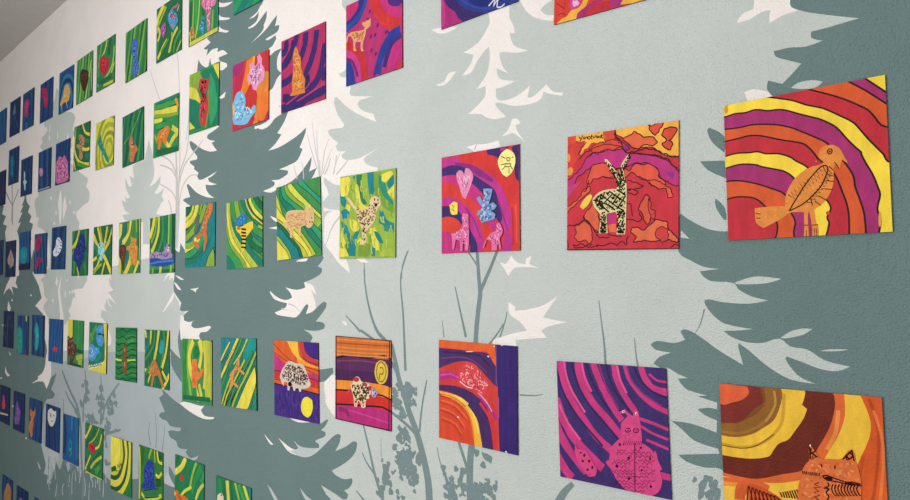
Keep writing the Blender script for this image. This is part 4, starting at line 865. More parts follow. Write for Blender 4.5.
('e','twig',[-881,1091],[7.9,9.5,0.2]),
('e','twig',[-884,1078],[9.6,9.5,0.2]),
('e','twig',[-876,1076],[7.8,12.7,-0.2]),
('e','twig',[-889,1070],[6.2,6.4,0]),
('e','twig',[-817,1101],[16.3,11.1,0.3]),
('e','twig',[-823,1084],[20.5,12.3,0]),
('e','twig',[-790,1123],[7.2,3.6,0.2]),
('e','twig',[-792,1112],[6.4,7.9,0]),
('e','twig',[-788,1104],[9.5,9.1,0]),
('e','twig',[-771,1113],[6.2,7.8,0.2]),
('e','twig',[-768,1123],[3.1,4.8,0]),
('e','twig',[-775,1094],[6.2,6.0,0]),
('e','twig',[-806,1112],[5.7,4.9,0]),
('e','twig',[-823,1097],[8.2,9.2,0]),
('l','twig',[-815,1382,-811,1422,-801,1482],[11.9,11.2]),
('l','twig',[-801,1476,-805,1522,-808,1568],[10.2,7.7]),
('l','twig',[-801,1486,-776,1528,-752,1573],[9.7,5.8]),
('l','twig',[-805,1532,-819,1550,-837,1570],[4.1,3.2]),
('l','twig',[-840,1394,-855,1448,-868,1496],[6.9,2.2]),
('l','twig',[-900,1391,-902,1405,-905,1426],[3.4,1.7]),
('l','twig',[-754,1398,-740,1431,-736,1447],[3.9,1.9]),
('l','twig',[-783,1380,-757,1408,-745,1424],[4.5,2.4]),
('l','twig',[-1151,1518,-1153,1546,-1155,1554],[3.6,2.5]),
('l','twig',[-1027,1513,-1023,1542,-1007,1573],[4.5,2.2]),
('l','faint',[-2126,1761,-2117,1999,-2139,2281,-2190,2436],[6.8,3.2]),
('l','faint',[-2164,2042,-2279,2170,-2369,2301],[5.4,3.5]),
('l','faint',[-2072,1992,-2033,2153,-2006,2248],[5.1,2.8]),
('l','faint',[-2134,1728,-2134,1796,-2138,1865,-2146,1955,-2154,1984],[27.2,3.8]),
('l','faint',[-2131,1830,-2144,1886,-2184,1933,-2257,1965],[11.3,4.1]),
('l','faint',[-2136,1865,-2175,1904,-2272,1935],[9.1,4.1]),
('l','faint',[-2129,1782,-2173,1828,-2270,1866],[7.5,4.1]),
('l','faint',[-2125,1836,-2114,1889,-2071,1944,-2051,2015,-2045,2055],[11.3,3.6]),
('l','faint',[-2121,1849,-2085,1906,-2021,1940,-1953,1972],[9.0,3.4]),
('l','faint',[-2119,1774,-2098,1833,-2041,1867,-1984,1863],[7.5,3.4]),
('l','faint',[-2171,1751,-2188,1787,-2204,1803],[7.7,3.9]),
('l','faint',[-1321,1752,-1329,1796,-1344,1848,-1360,1925],[5.9,1.7]),
('l','faint',[-1337,1797,-1360,1844,-1383,1898],[4.7,1.8]),
('l','faint',[-1319,1776,-1307,1836,-1287,1869],[4.6,1.6]),
('l','faint',[-1314,1782,-1294,1816,-1274,1843],[4.2,1.6]),
('l','faint',[-1329,1778,-1337,1853,-1339,1897],[4.2,1.7]),
('l','faint',[-1269,1779,-1258,1805,-1242,1826],[4.0,1.6]),
('l','faint',[-1397,1780,-1400,1812,-1407,1825],[4.0,1.8]),
('l','faint',[-1426,1783,-1437,1810,-1441,1824],[4.1,1.9]),
('l','faint',[-1317,1587,-1312,1683,-1322,1751,-1327,1819],[8.3,3.4]),
('l','faint',[-1307,1780,-1292,1796,-1282,1819],[5.8,3.3]),
('l','faint',[-1272,1776,-1262,1798,-1258,1822],[4.9,3.2]),
('l','faint',[-1258,1774,-1220,1798,-1211,1809],[4.8,3.1]),
('l','faint',[-1467,1453,-1437,1447,-1417,1436],[3.8,1.8]),
('l','faint',[-1499,1440,-1473,1435],[3.8,1.9]),
]
# boards: (label, [x, z, tilt], painted marks, cut-outs) in quarter millimetres from the top left corner
BOARDS = [
('square painting of an orange long-billed bird on yellow, red and magenta arcs',[-0.2245,0.1592,0.0003],
[('B',5),('P',6,[699,-22,711,-5,758,45,802,91,816,105,826,893,375,906,-169,885,-219,540,-136,-124,-16,-159]),('S',7,2.3,[699,-22,711,-5,758,45,802,91,816,105]),('P',8,[625,-17,638,-3,713,62,764,113,796,145,814,162,826,893,375,906,-169,885,-219,540,-136,-124,-16,-159]),('S',7,2.3,[625,-17,638,-3,713,62,764,113,796,145,814,162]),('P',9,[432,-16,461,4,547,48,621,91,674,129,718,164,743,200,776,256,818,274,826,893,375,906,-169,885,-219,540,-136,-124,-16,-159]),('S',7,2.3,[432,-16,461,4,547,48,621,91,674,129,718,164,743,200,776,256,818,274]),('P',5,[223,-9,276,10,369,44,438,83,516,117,599,176,653,219,687,270,720,323,770,394,778,406,794,443,819,451,826,893,375,906,-169,885,-219,540,-136,-124,-16,-159]),('S',7,2.3,[223,-9,276,10,369,44,438,83,516,117,599,176,653,219,687,270,720,323,770,394,778,406,794,443,819,451]),('P',6,[-29,73,18,67,65,60,121,65,177,58,242,77,295,81,336,93,397,124,465,156,494,170,541,201,578,235,622,302,657,350,682,381,682,390,698,435,727,501,746,566,755,609,740,680,752,733,748,774,738,820,375,917,-170,897,-166,788]),('S',7,2.3,[-29,73,18,67,65,60,121,65,177,58,242,77,295,81,336,93,397,124,465,156,494,170,541,201,578,235,622,302,657,350,682,381,682,390,698,435,727,501,746,566,755,609,740,680,752,733,748,774,738,820]),('P',8,[-31,140,85,146,152,142,239,154,302,171,363,197,413,228,461,259,528,308,590,398,621,451,643,502,648,556,668,632,683,707,686,822,375,917,-170,897,-166,788]),('S',7,2.3,[-31,140,85,146,152,142,239,154,302,171,363,197,413,228,461,259,528,308,590,398,621,451,643,502,648,556,668,632,683,707,686,822]),('P',9,[-34,216,37,212,82,208,128,203,183,209,236,227,309,256,381,279,420,297,458,342,486,390,532,433,567,503,584,559,608,647,614,723,611,818,375,917,-170,897,-166,788]),('S',7,2.3,[-34,216,37,212,82,208,128,203,183,209,236,227,309,256,381,279,420,297,458,342,486,390,532,433,567,503,584,559,608,647,614,723,611,818]),('P',5,[-37,311,34,297,79,295,135,301,180,302,222,320,286,329,347,357,377,384,426,421,472,492,511,606,525,629,533,662,514,704,522,737,503,812,375,917,-170,897,-166,788]),('S',7,2.3,[-37,311,34,297,79,295,135,301,180,302,222,320,286,329,347,357,377,384,426,421,472,492,511,606,525,629,533,662,514,704,522,737,503,812]),('P',6,[-39,383,31,368,88,362,166,375,198,391,272,416,313,432,353,466,411,551,446,654,441,808,375,917,-170,897,-166,788]),('S',7,2.3,[-39,383,31,368,88,362,166,375,198,391,272,416,313,432,353,466,411,551,446,654,441,808]),('P',8,[-42,453,17,452,74,457,162,483,247,522,314,563,331,644,359,714,350,769,351,805,375,917,-170,897,-166,788]),('S',7,2.3,[-42,453,17,452,74,457,162,483,247,522,314,563,331,644,359,714,350,769,351,805]),('P',9,[-46,568,1,558,36,551,82,551,159,570,206,616,252,677,269,741,253,808,375,917,-170,897,-166,788]),('S',7,2.3,[-46,568,1,558,36,551,82,551,159,570,206,616,252,677,269,741,253,808]),('P',10,[25,28,21,45,13,50,5,42,2,24,6,7,15,2,23,11]),('P',10,[30,-1,27,5,20,7,14,3,11,-5,14,-11,21,-13,27,-8]),('P',11,[526,683,524,691,517,693,512,690,509,682,512,674,518,672,524,675]),('P',12,[756,734,753,763,748,774,743,762,743,733,746,703,751,692,756,704])],
[('bird_cutout','orange bird cut-out with pen zigzags',0,[487,361,500,332,525,321,560,324,585,345,600,376,621,430,595,407,582,455,565,427,555,450,551,523,528,588,488,636,454,655,459,721,470,755,470,805,439,804,441,753,430,664,423,685,423,752,424,800,399,801,403,750,404,668,356,664,336,667,283,699,196,741,161,713,153,677,153,624,233,622,311,626,313,586,333,529,376,469,445,427,494,419,510,408,491,386],[('D',[1,2,3],[493,340,592,355,548,522,467,634,165,711,168,630,312,620,373,480],70,2.7,1.7,None,1),('S',4,1.6,[530,356,532,346,542,342,550,348,550,359,544,368,535,367,530,356]),('P',4,[545,356,543,360,540,361,537,359,535,355,537,351,540,350,544,352]),('S',4,1.1,[579,453,568,427,557,415]),('S',4,1.8,[332,655,353,618,380,576,417,518,463,463,504,427,527,438,516,486,490,538,449,583,398,626,332,655]),('S',4,1.4,[329,565,361,592,345,552,378,580,361,540,394,567,378,527,410,555,394,515,426,542,410,502,442,530,426,490,458,518,442,478,473,506,458,466,489,493,474,454,505,481,489,442,520,469,505,430]),('S',4,1.6,[418,614,448,621,432,598,462,605,446,582,475,589,459,565,488,573,471,549,500,557,483,533,511,541,494,517,521,524,503,500,530,508,512,484,538,492,520,468,546,475,527,451,553,459,535,435]),('S',4,1.2,[499,550,546,560]),('S',4,1.2,[515,508,553,518]),('S',4,1.2,[478,586,511,611]),('S',4,1.2,[458,611,486,638]),('S',4,1.2,[439,587,447,635]),('S',4,1.2,[526,476,551,488]),('S',4,1.2,[402,739,423,741]),('S',4,1.2,[441,742,470,742]),('S',4,0.9,[412,768,411,801]),('S',4,0.9,[452,759,452,803]),('S',4,0.9,[462,760,462,804]),('S',4,1.1,[154,652,183,661]),('S',4,1.1,[157,681,182,684])])]),
('square red painting of a long-horned patterned antelope with marbled flame shapes',[-0.4962,0.1535,-0.0333],
[('B',16),('P',17,[366,-23,387,-24,398,-19,415,-24,438,-21,450,-22,472,-18,484,-18,503,-19,524,-18,537,-25,553,-20,575,-25,588,-27,605,-22,624,-19,637,-19,663,-18,677,-17,686,-22,702,-19,723,-25,738,-18,755,-25,775,-25,790,-15,804,-16,817,-21,817,-2,820,10,822,22,817,37,816,63,813,78,822,92,813,104,820,117,815,132,821,157,822,171,818,179,818,202,820,210,818,230,807,224,786,225,776,220,753,223,740,218,718,213,702,199,686,195,670,180,654,167,642,154,622,147,595,143,574,141,549,140,534,150,522,144,503,141,484,130,471,116,460,105,451,86,439,75,423,61,409,52,383,39,366,20,369,5]),('S',18,1.6,[366,-23,387,-24,398,-19,415,-24,438,-21,450,-22,472,-18,484,-18,503,-19,524,-18,537,-25,553,-20,575,-25,588,-27,605,-22,624,-19,637,-19,663,-18,677,-17,686,-22,702,-19,723,-25,738,-18,755,-25,775,-25,790,-15,804,-16,817,-21,817,-2,820,10,822,22,817,37,816,63,813,78,822,92,813,104,820,117,815,132,821,157,822,171,818,179,818,202,820,210,818,230,807,224,786,225,776,220,753,223,740,218,718,213,702,199,686,195,670,180,654,167,642,154,622,147,595,143,574,141,549,140,534,150,522,144,503,141,484,130,471,116,460,105,451,86,439,75,423,61,409,52,383,39,366,20,369,5,366,-23]),('P',17,[-17,-6,9,-6,27,-9,54,-10,70,-10,93,-11,104,-6,124,-9,152,-10,173,-3,188,-1,200,-9,228,0,246,4,259,-3,281,2,285,21,294,34,294,51,295,74,279,67,257,66,231,73,211,65,185,68,176,79,157,97,133,103,124,123,112,137,94,151,89,168,99,145,103,130,111,110,119,91,129,85,134,66,144,50,127,43,106,48,82,40,65,35,41,42,30,47,7,58,-5,75,-4,90,-16,106,-20,92,-17,70,-20,45,-24,28,-18,12]),('P',19,[-8,-5,67,-5,65,45,7,63,-11,35]),('P',20,[1,87,23,81,36,70,50,55,65,45,86,57,111,60,100,80,108,99,102,121,86,132,89,158,77,173,66,185,43,200,39,213,20,231,4,244,-9,268,-4,247,-8,226,-4,214,-6,192,-4,178,3,160,0,141,-7,117,4,106]),('P',21,[42,256,26,272,7,272,-4,258,-1,236,14,220,34,219,45,234]),('P',21,[22,150,18,171,8,179,-2,169,-6,147,-2,126,8,118,18,128]),('P',19,[284,-9,361,-9,359,77,295,74]),('S',18,1.4,[284,-9,361,-9,359,77,295,74,284,-9]),('P',22,[598,-6,622,12,636,7,656,0,669,-2,700,-4,698,13,690,28,675,36,672,57,656,62,649,74,632,62,617,43,607,30,608,12]),('S',18,1.8,[598,-6,622,12,636,7,656,0,669,-2,700,-4,698,13,690,28,675,36,672,57,656,62,649,74,632,62,617,43,607,30,608,12,598,-6]),('P',23,[689,78,701,56,707,42,729,39,744,35,763,38,790,51,786,70,772,89,766,96,752,114,737,119,755,129,763,146,754,158,745,180,725,171,708,157,693,133,707,128,721,118,714,100,702,91]),('S',18,1.9,[689,78,701,56,707,42,729,39,744,35,763,38,790,51,786,70,772,89,766,96,752,114,737,119,755,129,763,146,754,158,745,180,725,171,708,157,693,133,707,128,721,118,714,100,702,91,689,78]),('P',24,[454,56,466,51,491,43,504,30,525,46,544,54,569,76,580,77,597,77,615,79,636,85,650,105,662,120,649,130,634,139,612,134,588,127,574,127,558,130,540,145,529,148,512,141,484,130,475,116,450,95,433,80,423,71,436,61]),('S',18,1.9,[454,56,466,51,491,43,504,30,525,46,544,54,569,76,580,77,597,77,615,79,636,85,650,105,662,120,649,130,634,139,612,134,588,127,574,127,558,130,540,145,529,148,512,141,484,130,475,116,450,95,433,80,423,71,436,61,454,56]),('P',19,[167,107,189,103,199,91,215,82,233,76,258,69,268,71,293,74,308,66,331,64,346,62,366,68,387,76,392,90,413,98,415,122,423,137,404,139,384,134,370,138,352,136,332,138,309,133,288,133,262,139,250,139,222,148,203,135,183,115]),('S',18,1.2,[167,107,189,103,199,91,215,82,233,76,258,69,268,71,293,74,308,66,331,64,346,62,366,68,387,76,392,90,413,98,415,122,423,137,404,139,384,134,370,138,352,136,332,138,309,133,288,133,262,139,250,139,222,148,203,135,183,115,167,107]),('P',25,[167,151,186,142,211,134,237,136,266,140,290,135,306,132,319,127,343,134,361,140,387,133,398,137,423,133,436,146,454,162,468,166,488,174,502,172,525,177,546,185,574,188,602,195,622,202,644,206,661,212,680,222,698,231,714,236,732,247,745,256,757,272,766,281,781,294,782,304,797,314,803,332,818,344,814,359,814,378,813,398,818,415,801,406,784,410,768,403,754,396,740,387,728,375,713,370,691,354,680,340,674,319,669,303,661,284,639,274,624,269,611,255,594,245,570,241,551,245,532,238,515,237,494,244,484,248,459,255,444,258,423,255,409,256,383,261,359,253,340,237,332,226,309,220,288,217,272,220,247,214,231,221,212,215,201,228,187,234,168,245,145,251,136,264,112,279,92,283,78,296,69,314,65,329,50,344,40,357,36,372,25,389,22,405,10,422,2,435,-4,455,-18,474,-24,490,-24,468,-30,451,-20,433,-21,419,-21,404,-20,385,-30,367,-24,348,-24,339,-26,317,-11,310,15,302,33,295,44,283,61,267,80,260,89,246,112,230,118,216,133,193,142,177,153,163]),('S',18,1.6,[167,151,186,142,211,134,237,136,266,140,290,135,306,132,319,127,343,134,361,140,387,133,398,137,423,133,436,146,454,162,468,166,488,174,502,172,525,177,546,185,574,188,602,195,622,202,644,206,661,212,680,222,698,231,714,236,732,247,745,256,757,272,766,281,781,294,782,304,797,314,803,332,818,344,814,359,814,378,813,398,818,415,801,406,784,410,768,403,754,396,740,387,728,375,713,370,691,354,680,340,674,319,669,303,661,284,639,274,624,269,611,255,594,245,570,241,551,245,532,238,515,237,494,244,484,248,459,255,444,258,423,255,409,256,383,261,359,253,340,237,332,226,309,220,288,217,272,220,247,214,231,221,212,215,201,228,187,234,168,245,145,251,136,264,112,279,92,283,78,296,69,314,65,329,50,344,40,357,36,372,25,389,22,405,10,422,2,435,-4,455,-18,474,-24,490,-24,468,-30,451,-20,433,-21,419,-21,404,-20,385,-30,367,-24,348,-24,339,-26,317,-11,310,15,302,33,295,44,283,61,267,80,260,89,246,112,230,118,216,133,193,142,177,153,163,167,151]),('P',26,[413,112,464,114,474,143,434,148]),('P',27,[717,317,773,322,764,366]),('P',28,[157,343,154,325,163,304,166,290,179,266,186,245,195,223,223,216,250,214,277,212,309,225,327,240,341,248,362,252,383,266,414,259,434,262,455,276,465,283,479,278,489,261,500,251,515,242,533,244,559,254,581,254,603,249,623,261,642,273,655,283,666,298,674,314,670,339,683,352,699,362,717,380,714,400,708,415,688,415,671,421,659,410,643,402,623,390,607,378,594,364,584,350,568,347,547,331,525,326,507,306,485,295,473,303,455,320,442,326,415,324,399,326,380,323,362,321,341,322,326,318,300,311,277,304,245,316,228,316,202,317,185,345]),('S',18,1.6,[157,343,154,325,163,304,166,290,179,266,186,245,195,223,223,216,250,214,277,212,309,225,327,240,341,248,362,252,383,266,414,259,434,262,455,276,465,283,479,278,489,261,500,251,515,242,533,244,559,254,581,254,603,249,623,261,642,273,655,283,666,298,674,314,670,339,683,352,699,362,717,380,714,400,708,415,688,415,671,421,659,410,643,402,623,390,607,378,594,364,584,350,568,347,547,331,525,326,507,306,485,295,473,303,455,320,442,326,415,324,399,326,380,323,362,321,341,322,326,318,300,311,277,304,245,316,228,316,202,317,185,345,157,343]),('S',18,2.1,[361,24,368,38,382,56,401,68,413,89,416,103,418,121,429,138,441,156,464,166,485,161,504,165,528,160,544,156,559,156,583,147,601,157,615,161,640,162,650,173,670,176,687,188,697,200,719,200,736,215,750,219,763,223,782,227,800,228]),('S',18,2.1,[423,137,445,155,454,165,468,168,489,173,501,173,525,175,543,179,559,183,584,191,606,193,626,198,647,199,661,206,682,211,697,226,714,228,736,237,745,253,754,271,772,286,783,293,795,302]),('S',18,1.4,[371,55,388,69,413,84,432,98,454,117,474,139,444,147,423,133]),('S',18,1.4,[167,161,182,154,206,136,239,150,253,135,276,130,298,122,319,125,351,138,369,130,385,122,403,121]),('S',18,1.4,[89,168,109,155,125,140,134,133,146,121,165,122,186,115,200,106,217,100,236,97,263,93,276,86,295,88,318,91,332,93,351,100,367,104,392,110,401,115,423,128]),('S',18,1.4,[83,137,88,127,106,106,111,90,127,82,136,69,150,55]),('S',18,1.2,[525,326,537,333,555,348,582,355,604,361,614,379,623,399]),('S',18,1.2,[277,304,302,315,320,318,352,311]),('S',29,1.7,[90,10,105,30]),('S',29,1.7,[121,4,99,47]),('S',29,1.7,[127,15,124,34]),('S',29,1.7,[138,14,135,36,144,25,155,16,158,35]),('S',29,1.7,[172,17,162,27,170,38,180,30,172,17]),('S',29,1.7,[191,9,189,37,197,38]),('S',29,1.7,[183,20,200,20]),('S',29,1.7,[206,21,204,37]),('S',29,1.7,[215,37,218,23,228,22,230,38]),('S',29,1.7,[249,26,237,29,239,39,250,29,254,41]),('S',29,1.7,[261,42,263,21,274,24,265,33,278,44]),('P',30,[-16,505,-4,489,13,491,38,476,51,463,70,458,86,448,94,433,112,426,112,409,125,392,139,379,159,373,174,361,183,381,180,397,165,409,155,414,141,426,122,440,107,450,94,458,74,477,63,486,51,498,30,504,17,520,7,533,-10,542,-9,527]),('S',18,1.6,[-16,505,-4,489,13,491,38,476,51,463,70,458,86,448,94,433,112,426,112,409,125,392,139,379,159,373,174,361,183,381,180,397,165,409,155,414,141,426,122,440,107,450,94,458,74,477,63,486,51,498,30,504,17,520,7,533,-10,542,-9,527,-16,505]),('P',31,[-24,366,73,332,121,315,14,422,-23,462]),('P',32,[134,565,145,546,152,535,159,526,180,516,190,500,198,491,208,499,219,512,233,529,236,540,248,556,245,579,252,591,255,611,250,622,252,632,252,647,253,670,253,682,233,669,216,661,203,643,182,628,171,613,158,602,142,586]),('S',18,1.6,[134,565,145,546,152,535,159,526,180,516,190,500,198,491,208,499,219,512,233,529,236,540,248,556,245,579,252,591,255,611,250,622,252,632,252,647,253,670,253,682,233,669,216,661,203,643,182,628,171,613,158,602,142,586,134,565]),('P',33,[64,640,74,627,98,626,106,615,126,607,135,596,148,606,165,619,182,629,191,648,194,668,199,680,196,695,200,715,200,732,189,748,171,757,161,741,141,730,126,735,109,741,88,739,74,724,58,708,66,695,76,677,66,653]),('S',18,1.6,[64,640,74,627,98,626,106,615,126,607,135,596,148,606,165,619,182,629,191,648,194,668,199,680,196,695,200,715,200,732,189,748,171,757,161,741,141,730,126,735,109,741,88,739,74,724,58,708,66,695,76,677,66,653,64,640]),('P',34,[588,447,600,456,613,472,612,486,605,499,608,517,603,529,610,549,621,560,624,579,625,590,615,611,614,626,594,640,582,622,573,615,570,600,567,584,558,566,549,553,534,545,541,526,547,507,557,489,568,479,574,465]),('S',18,1.9,[588,447,600,456,613,472,612,486,605,499,608,517,603,529,610,549,621,560,624,579,625,590,615,611,614,626,594,640,582,622,573,615,570,600,567,584,558,566,549,553,534,545,541,526,547,507,557,489,568,479,574,465,588,447]),('P',35,[603,472,611,489,623,502,623,518,619,540,636,549,649,556,646,573,650,584,646,602,646,618,630,603,619,597,619,580,609,568,607,556,603,539,601,524,602,508,603,487]),('S',18,1.4,[603,472,611,489,623,502,623,518,619,540,636,549,649,556,646,573,650,584,646,602,646,618,630,603,619,597,619,580,609,568,607,556,603,539,601,524,602,508,603,487,603,472]),('P',36,[480,689,486,674,490,660,516,657,532,657,553,671,573,677,588,666,600,652,614,645,632,632,637,627,654,613,672,615,684,618,703,625,723,626,732,636,730,657,733,668,740,681,754,689,768,709,781,717,791,732,800,740,790,763,780,755,759,752,751,745,733,739,719,744,704,741,688,747,668,746,654,751,643,750,618,750,604,747,590,745,574,740,559,748,534,747,521,752,501,753,509,739,522,719,512,710,495,695]),('S',18,1.8,[480,689,486,674,490,660,516,657,532,657,553,671,573,677,588,666,600,652,614,645,632,632,637,627,654,613,672,615,684,618,703,625,723,626,732,636,730,657,733,668,740,681,754,689,768,709,781,717,791,732,800,740,790,763,780,755,759,752,751,745,733,739,719,744,704,741,688,747,668,746,654,751,643,750,618,750,604,747,590,745,574,740,559,748,534,747,521,752,501,753,509,739,522,719,512,710,495,695,480,689]),('P',37,[654,685,664,671,679,662,694,658,716,669,733,678,728,693,737,711,733,731,735,743,718,748,694,757,683,740,664,732,649,708]),('S',18,1.4,[654,685,664,671,679,662,694,658,716,669,733,678,728,693,737,711,733,731,735,743,718,748,694,757,683,740,664,732,649,708,654,685]),('P',28,[603,356,623,359,633,357,653,361,668,370,684,375,694,387,713,395,720,406,741,415,751,425,754,440,760,456,766,473,746,479,732,476,732,456,724,444,722,423,707,417,691,419,673,419,661,410,643,399,623,387,608,366]),('S',18,1.4,[603,356,623,359,633,357,653,361,668,370,684,375,694,387,713,395,720,406,741,415,751,425,754,440,760,456,766,473,746,479,732,476,732,456,724,444,722,423,707,417,691,419,673,419,661,410,643,399,623,387,608,366,603,356]),('P',25,[306,558,361,551,381,586,351,625,306,618]),('P',38,[318,634,373,626,378,686,329,679]),('S',18,1.7,[-9,632,14,629,22,622,49,630,64,624,86,619,104,614,118,599,135,596,130,575,134,565]),('S',18,1.7,[140,591,164,599,181,618,190,630,202,645,214,668,228,681,245,680,262,684,278,679,296,678,312,689,331,700,351,705,366,706,386,711,405,710,416,717]),('S',18,1.7,[47,760,77,770,90,764,112,756,132,763,148,772,167,763,186,767,200,762]),('S',18,1.7,[234,768,252,769,276,772,296,769,319,762,340,755,365,762,384,770,399,756,416,746,434,754,449,767,456,754,452,741,459,724,464,708]),('S',18,1.7,[447,496,468,499,485,508,483,523,488,540,490,549,490,563,495,582]),('S',18,1.7,[448,604,468,602,480,606,501,607,516,616,537,618,558,604,556,588,546,579,542,560]),('S',18,1.7,[452,412,473,412,489,405,513,416,531,428,510,446,495,440,470,430,458,428]),('S',18,1.7,[457,344,479,351,490,360,514,364,531,370,547,383,572,392,558,398,542,405,524,404,506,408,492,406,470,405,458,403]),('S',18,1.7,[168,319,169,337,157,354,158,364,157,380,133,399]),('S',18,1.7,[747,790,762,785,771,772,789,775,800,782]),('S',18,1.7,[53,760,59,781,72,784,99,782,120,782,128,781,154,774,167,781,181,780,205,780,224,773,240,778,234,763]),('S',18,1.7,[-9,716,4,736,10,759,11,776,4,790]),('S',18,1.7,[-10,795,809,799]),('S',18,1.7,[805,374,806,799]),('S',18,1.7,[228,691,244,705,262,718,284,713,291,716,310,719,329,714])],
[('tail_cutout','yellow tail piece',13,[104,501,122,466,163,427,189,419,199,437,169,489,128,519],[]),
('antelope_cutout','cut-out antelope with black and cream patchwork coat',14,[201,455,251,410,338,394,380,399,391,358,384,327,343,274,318,236,298,209,293,190,309,192,332,217,373,274,396,291,406,280,416,236,446,194,469,175,482,181,474,202,452,235,434,282,442,342,453,373,452,531,448,668,443,700,382,698,389,587,374,548,308,558,316,664,320,689,253,688,263,561,229,523,209,497],[('P',15,[296,411,314,416,330,407,327,425,314,434]),('P',15,[334,444,352,449,367,440,365,458,352,467]),('P',15,[360,473,377,478,392,469,390,486,377,496]),('P',15,[396,500,413,505,428,496,426,513,413,523]),('P',15,[414,419,431,425,446,416,444,434,431,443]),('P',15,[387,454,404,460,419,451,417,468,404,477]),('S',15,2.6,[260,424,328,474,394,522,437,545]),('S',15,2.6,[327,408,383,447,447,491]),('S',15,2.6,[382,402,447,442]),('S',15,2.6,[294,411,277,460]),('S',15,2.6,[294,482,350,430]),('S',15,2.6,[350,500,404,429]),('S',15,2.6,[383,532,447,447]),('S',15,2.6,[272,480,328,504,372,536]),('S',15,2.6,[255,489,295,522,328,549]),('S',15,2.6,[209,461,261,479,272,531]),('D',[15],[209,456,272,414,295,547,238,519],44,3.1,2.8,None,4),('D',[15],[261,545,306,548,312,684,260,682],60,3.3,2.8,None,5),('D',[15],[383,542,448,540,444,693,386,691],70,3.2,2.8,None,6),('D',[15],[387,338,447,343,452,412,382,402],40,3.0,2.5,None,7),('D',[15],[270,170,349,239,403,289,436,352,388,368,327,272],56,2.8,2.7,None,8),('D',[15],[403,279,472,168,483,189,436,282,441,342,398,339],56,2.7,2.7,None,9),('D',[15],[221,467,260,418,338,402,388,398,447,402,448,535,383,542,284,547,238,519],70,2.3,1.8,None,3),('P',15,[309,679,302,686,284,688,267,685,260,677,267,670,284,668,302,671]),('P',15,[437,683,429,691,411,694,392,690,385,681,392,673,411,670,429,674])])]),
('square red and violet arc painting with pink heart, blue hare and two pink giraffes',[-0.7997,0.1624,-0.0127],
[('B',54),('P',55,[484,4,639,-7,708,12,638,48,603,81,544,54,490,38]),('P',51,[615,8,673,7,685,27,621,32]),('P',55,[730,10,798,2,795,287,762,247,752,146]),('P',56,[4,8,194,18,201,63,310,91,447,156,567,235,636,316,682,412,704,469,726,598,679,677,611,591,565,458,482,339,360,222,194,116,4,88]),('P',57,[142,55,323,97,447,165,555,243,543,265,422,210,297,138,155,82]),('P',58,[4,93,115,77,259,114,372,195,483,264,566,328,601,424,635,547,611,591,541,494,494,396,384,292,259,202,128,158,4,159]),('P',59,[4,164,128,166,220,207,360,270,433,344,445,411,565,533,564,644,493,584,445,506,396,426,258,318,128,227,4,214]),('P',60,[4,219,128,227,258,318,371,405,445,525,468,676,491,827,5,814]),('P',56,[3,343,101,337,219,391,321,467,395,558,444,674,443,805,357,803,345,679,270,550,180,456,87,410,3,403]),('P',55,[3,408,101,416,193,467,257,530,320,630,382,728,388,813,307,811,307,706,231,586,166,524,74,498,3,503]),('P',61,[3,508,74,501,153,528,212,585,192,623,113,638,3,613]),('P',62,[3,618,126,639,244,722,307,811,-9,812]),('P',56,[517,556,576,560,564,642,528,631]),('P',63,[645,665,725,669,724,796,678,821,633,811]),('S',57,3,[601,423,646,537,691,649]),('S',57,3,[258,433,358,555,419,691]),('S',64,3.5,[760,454,771,563,769,743]),('S',65,3.5,[727,469,737,606,735,760])],
[('heart_cutout','pale pink heart cut-out',39,[165,152,194,128,227,137,252,172,265,120,304,129,345,182,341,220,303,303,264,369,232,345,200,264,174,202],[('D',[40,41],[174,163,335,181,264,358],40,7.4,2.2,1.4,1)]),
('sun_cutout','pale yellow sun face cut-out',42,[690,23,736,48,761,83,765,138,734,207,683,237,643,211,603,137,600,99,638,44],[('S',43,1.8,[684,91,713,95,712,113,690,112,684,91]),('S',43,1.8,[672,131,695,139,718,137]),('S',43,1.8,[672,131,670,154,720,158,718,137]),('S',43,1.8,[632,71,673,94]),('S',43,1.8,[626,139,666,135]),('S',43,1.8,[637,178,672,154]),('S',43,1.8,[706,168,706,213]),('S',43,1.8,[730,97,747,90]),('S',43,1.8,[723,161,740,185])]),
('moon_cutout','small yellow lantern cut-out',44,[94,405,141,379,183,393,182,486,127,487,107,471],[('S',45,2.1,[121,407,147,424,120,442,151,459])]),
('hare_cutout','pale blue hare cut-out',46,[384,371,421,360,445,400,463,421,458,335,452,306,494,306,548,316,530,379,506,433,553,419,589,449,565,475,529,482,576,513,564,550,505,560,432,574,426,531,386,505,402,473,457,467,409,407],[('D',[47,48,49],[396,368,445,457,458,326,542,324,506,433,577,448,529,482,564,550,432,560,396,501,445,466],80,4.8,3.1,None,2)]),
('giraffe_cutout','taller pink giraffe cut-out',50,[231,518,245,480,273,487,302,494,302,561,308,629,305,725,297,784,266,781,263,704,244,703,237,788,215,784,211,702,166,690,146,772,126,767,126,698,116,639,166,636,218,605,238,567],[('D',[51,52,53],[238,519,296,503,301,763,244,722,166,680,126,649,218,615],60,3.4,2.5,None,3)]),
('giraffe_cutout','smaller pink giraffe cut-out',50,[588,588,617,581,634,609,648,647,639,674,616,700,633,783,615,785,598,709,592,791,539,794,534,724,492,704,461,773,449,763,492,695,540,655,581,643],[('D',[51,52,53],[593,593,640,637,610,700,586,782,539,771,504,695,552,660],45,2.8,2.5,None,4)])]),
('square yellow, lime and teal painting of a speckled leopard with raised tail',[-1.1407,0.1629,-0.0196],
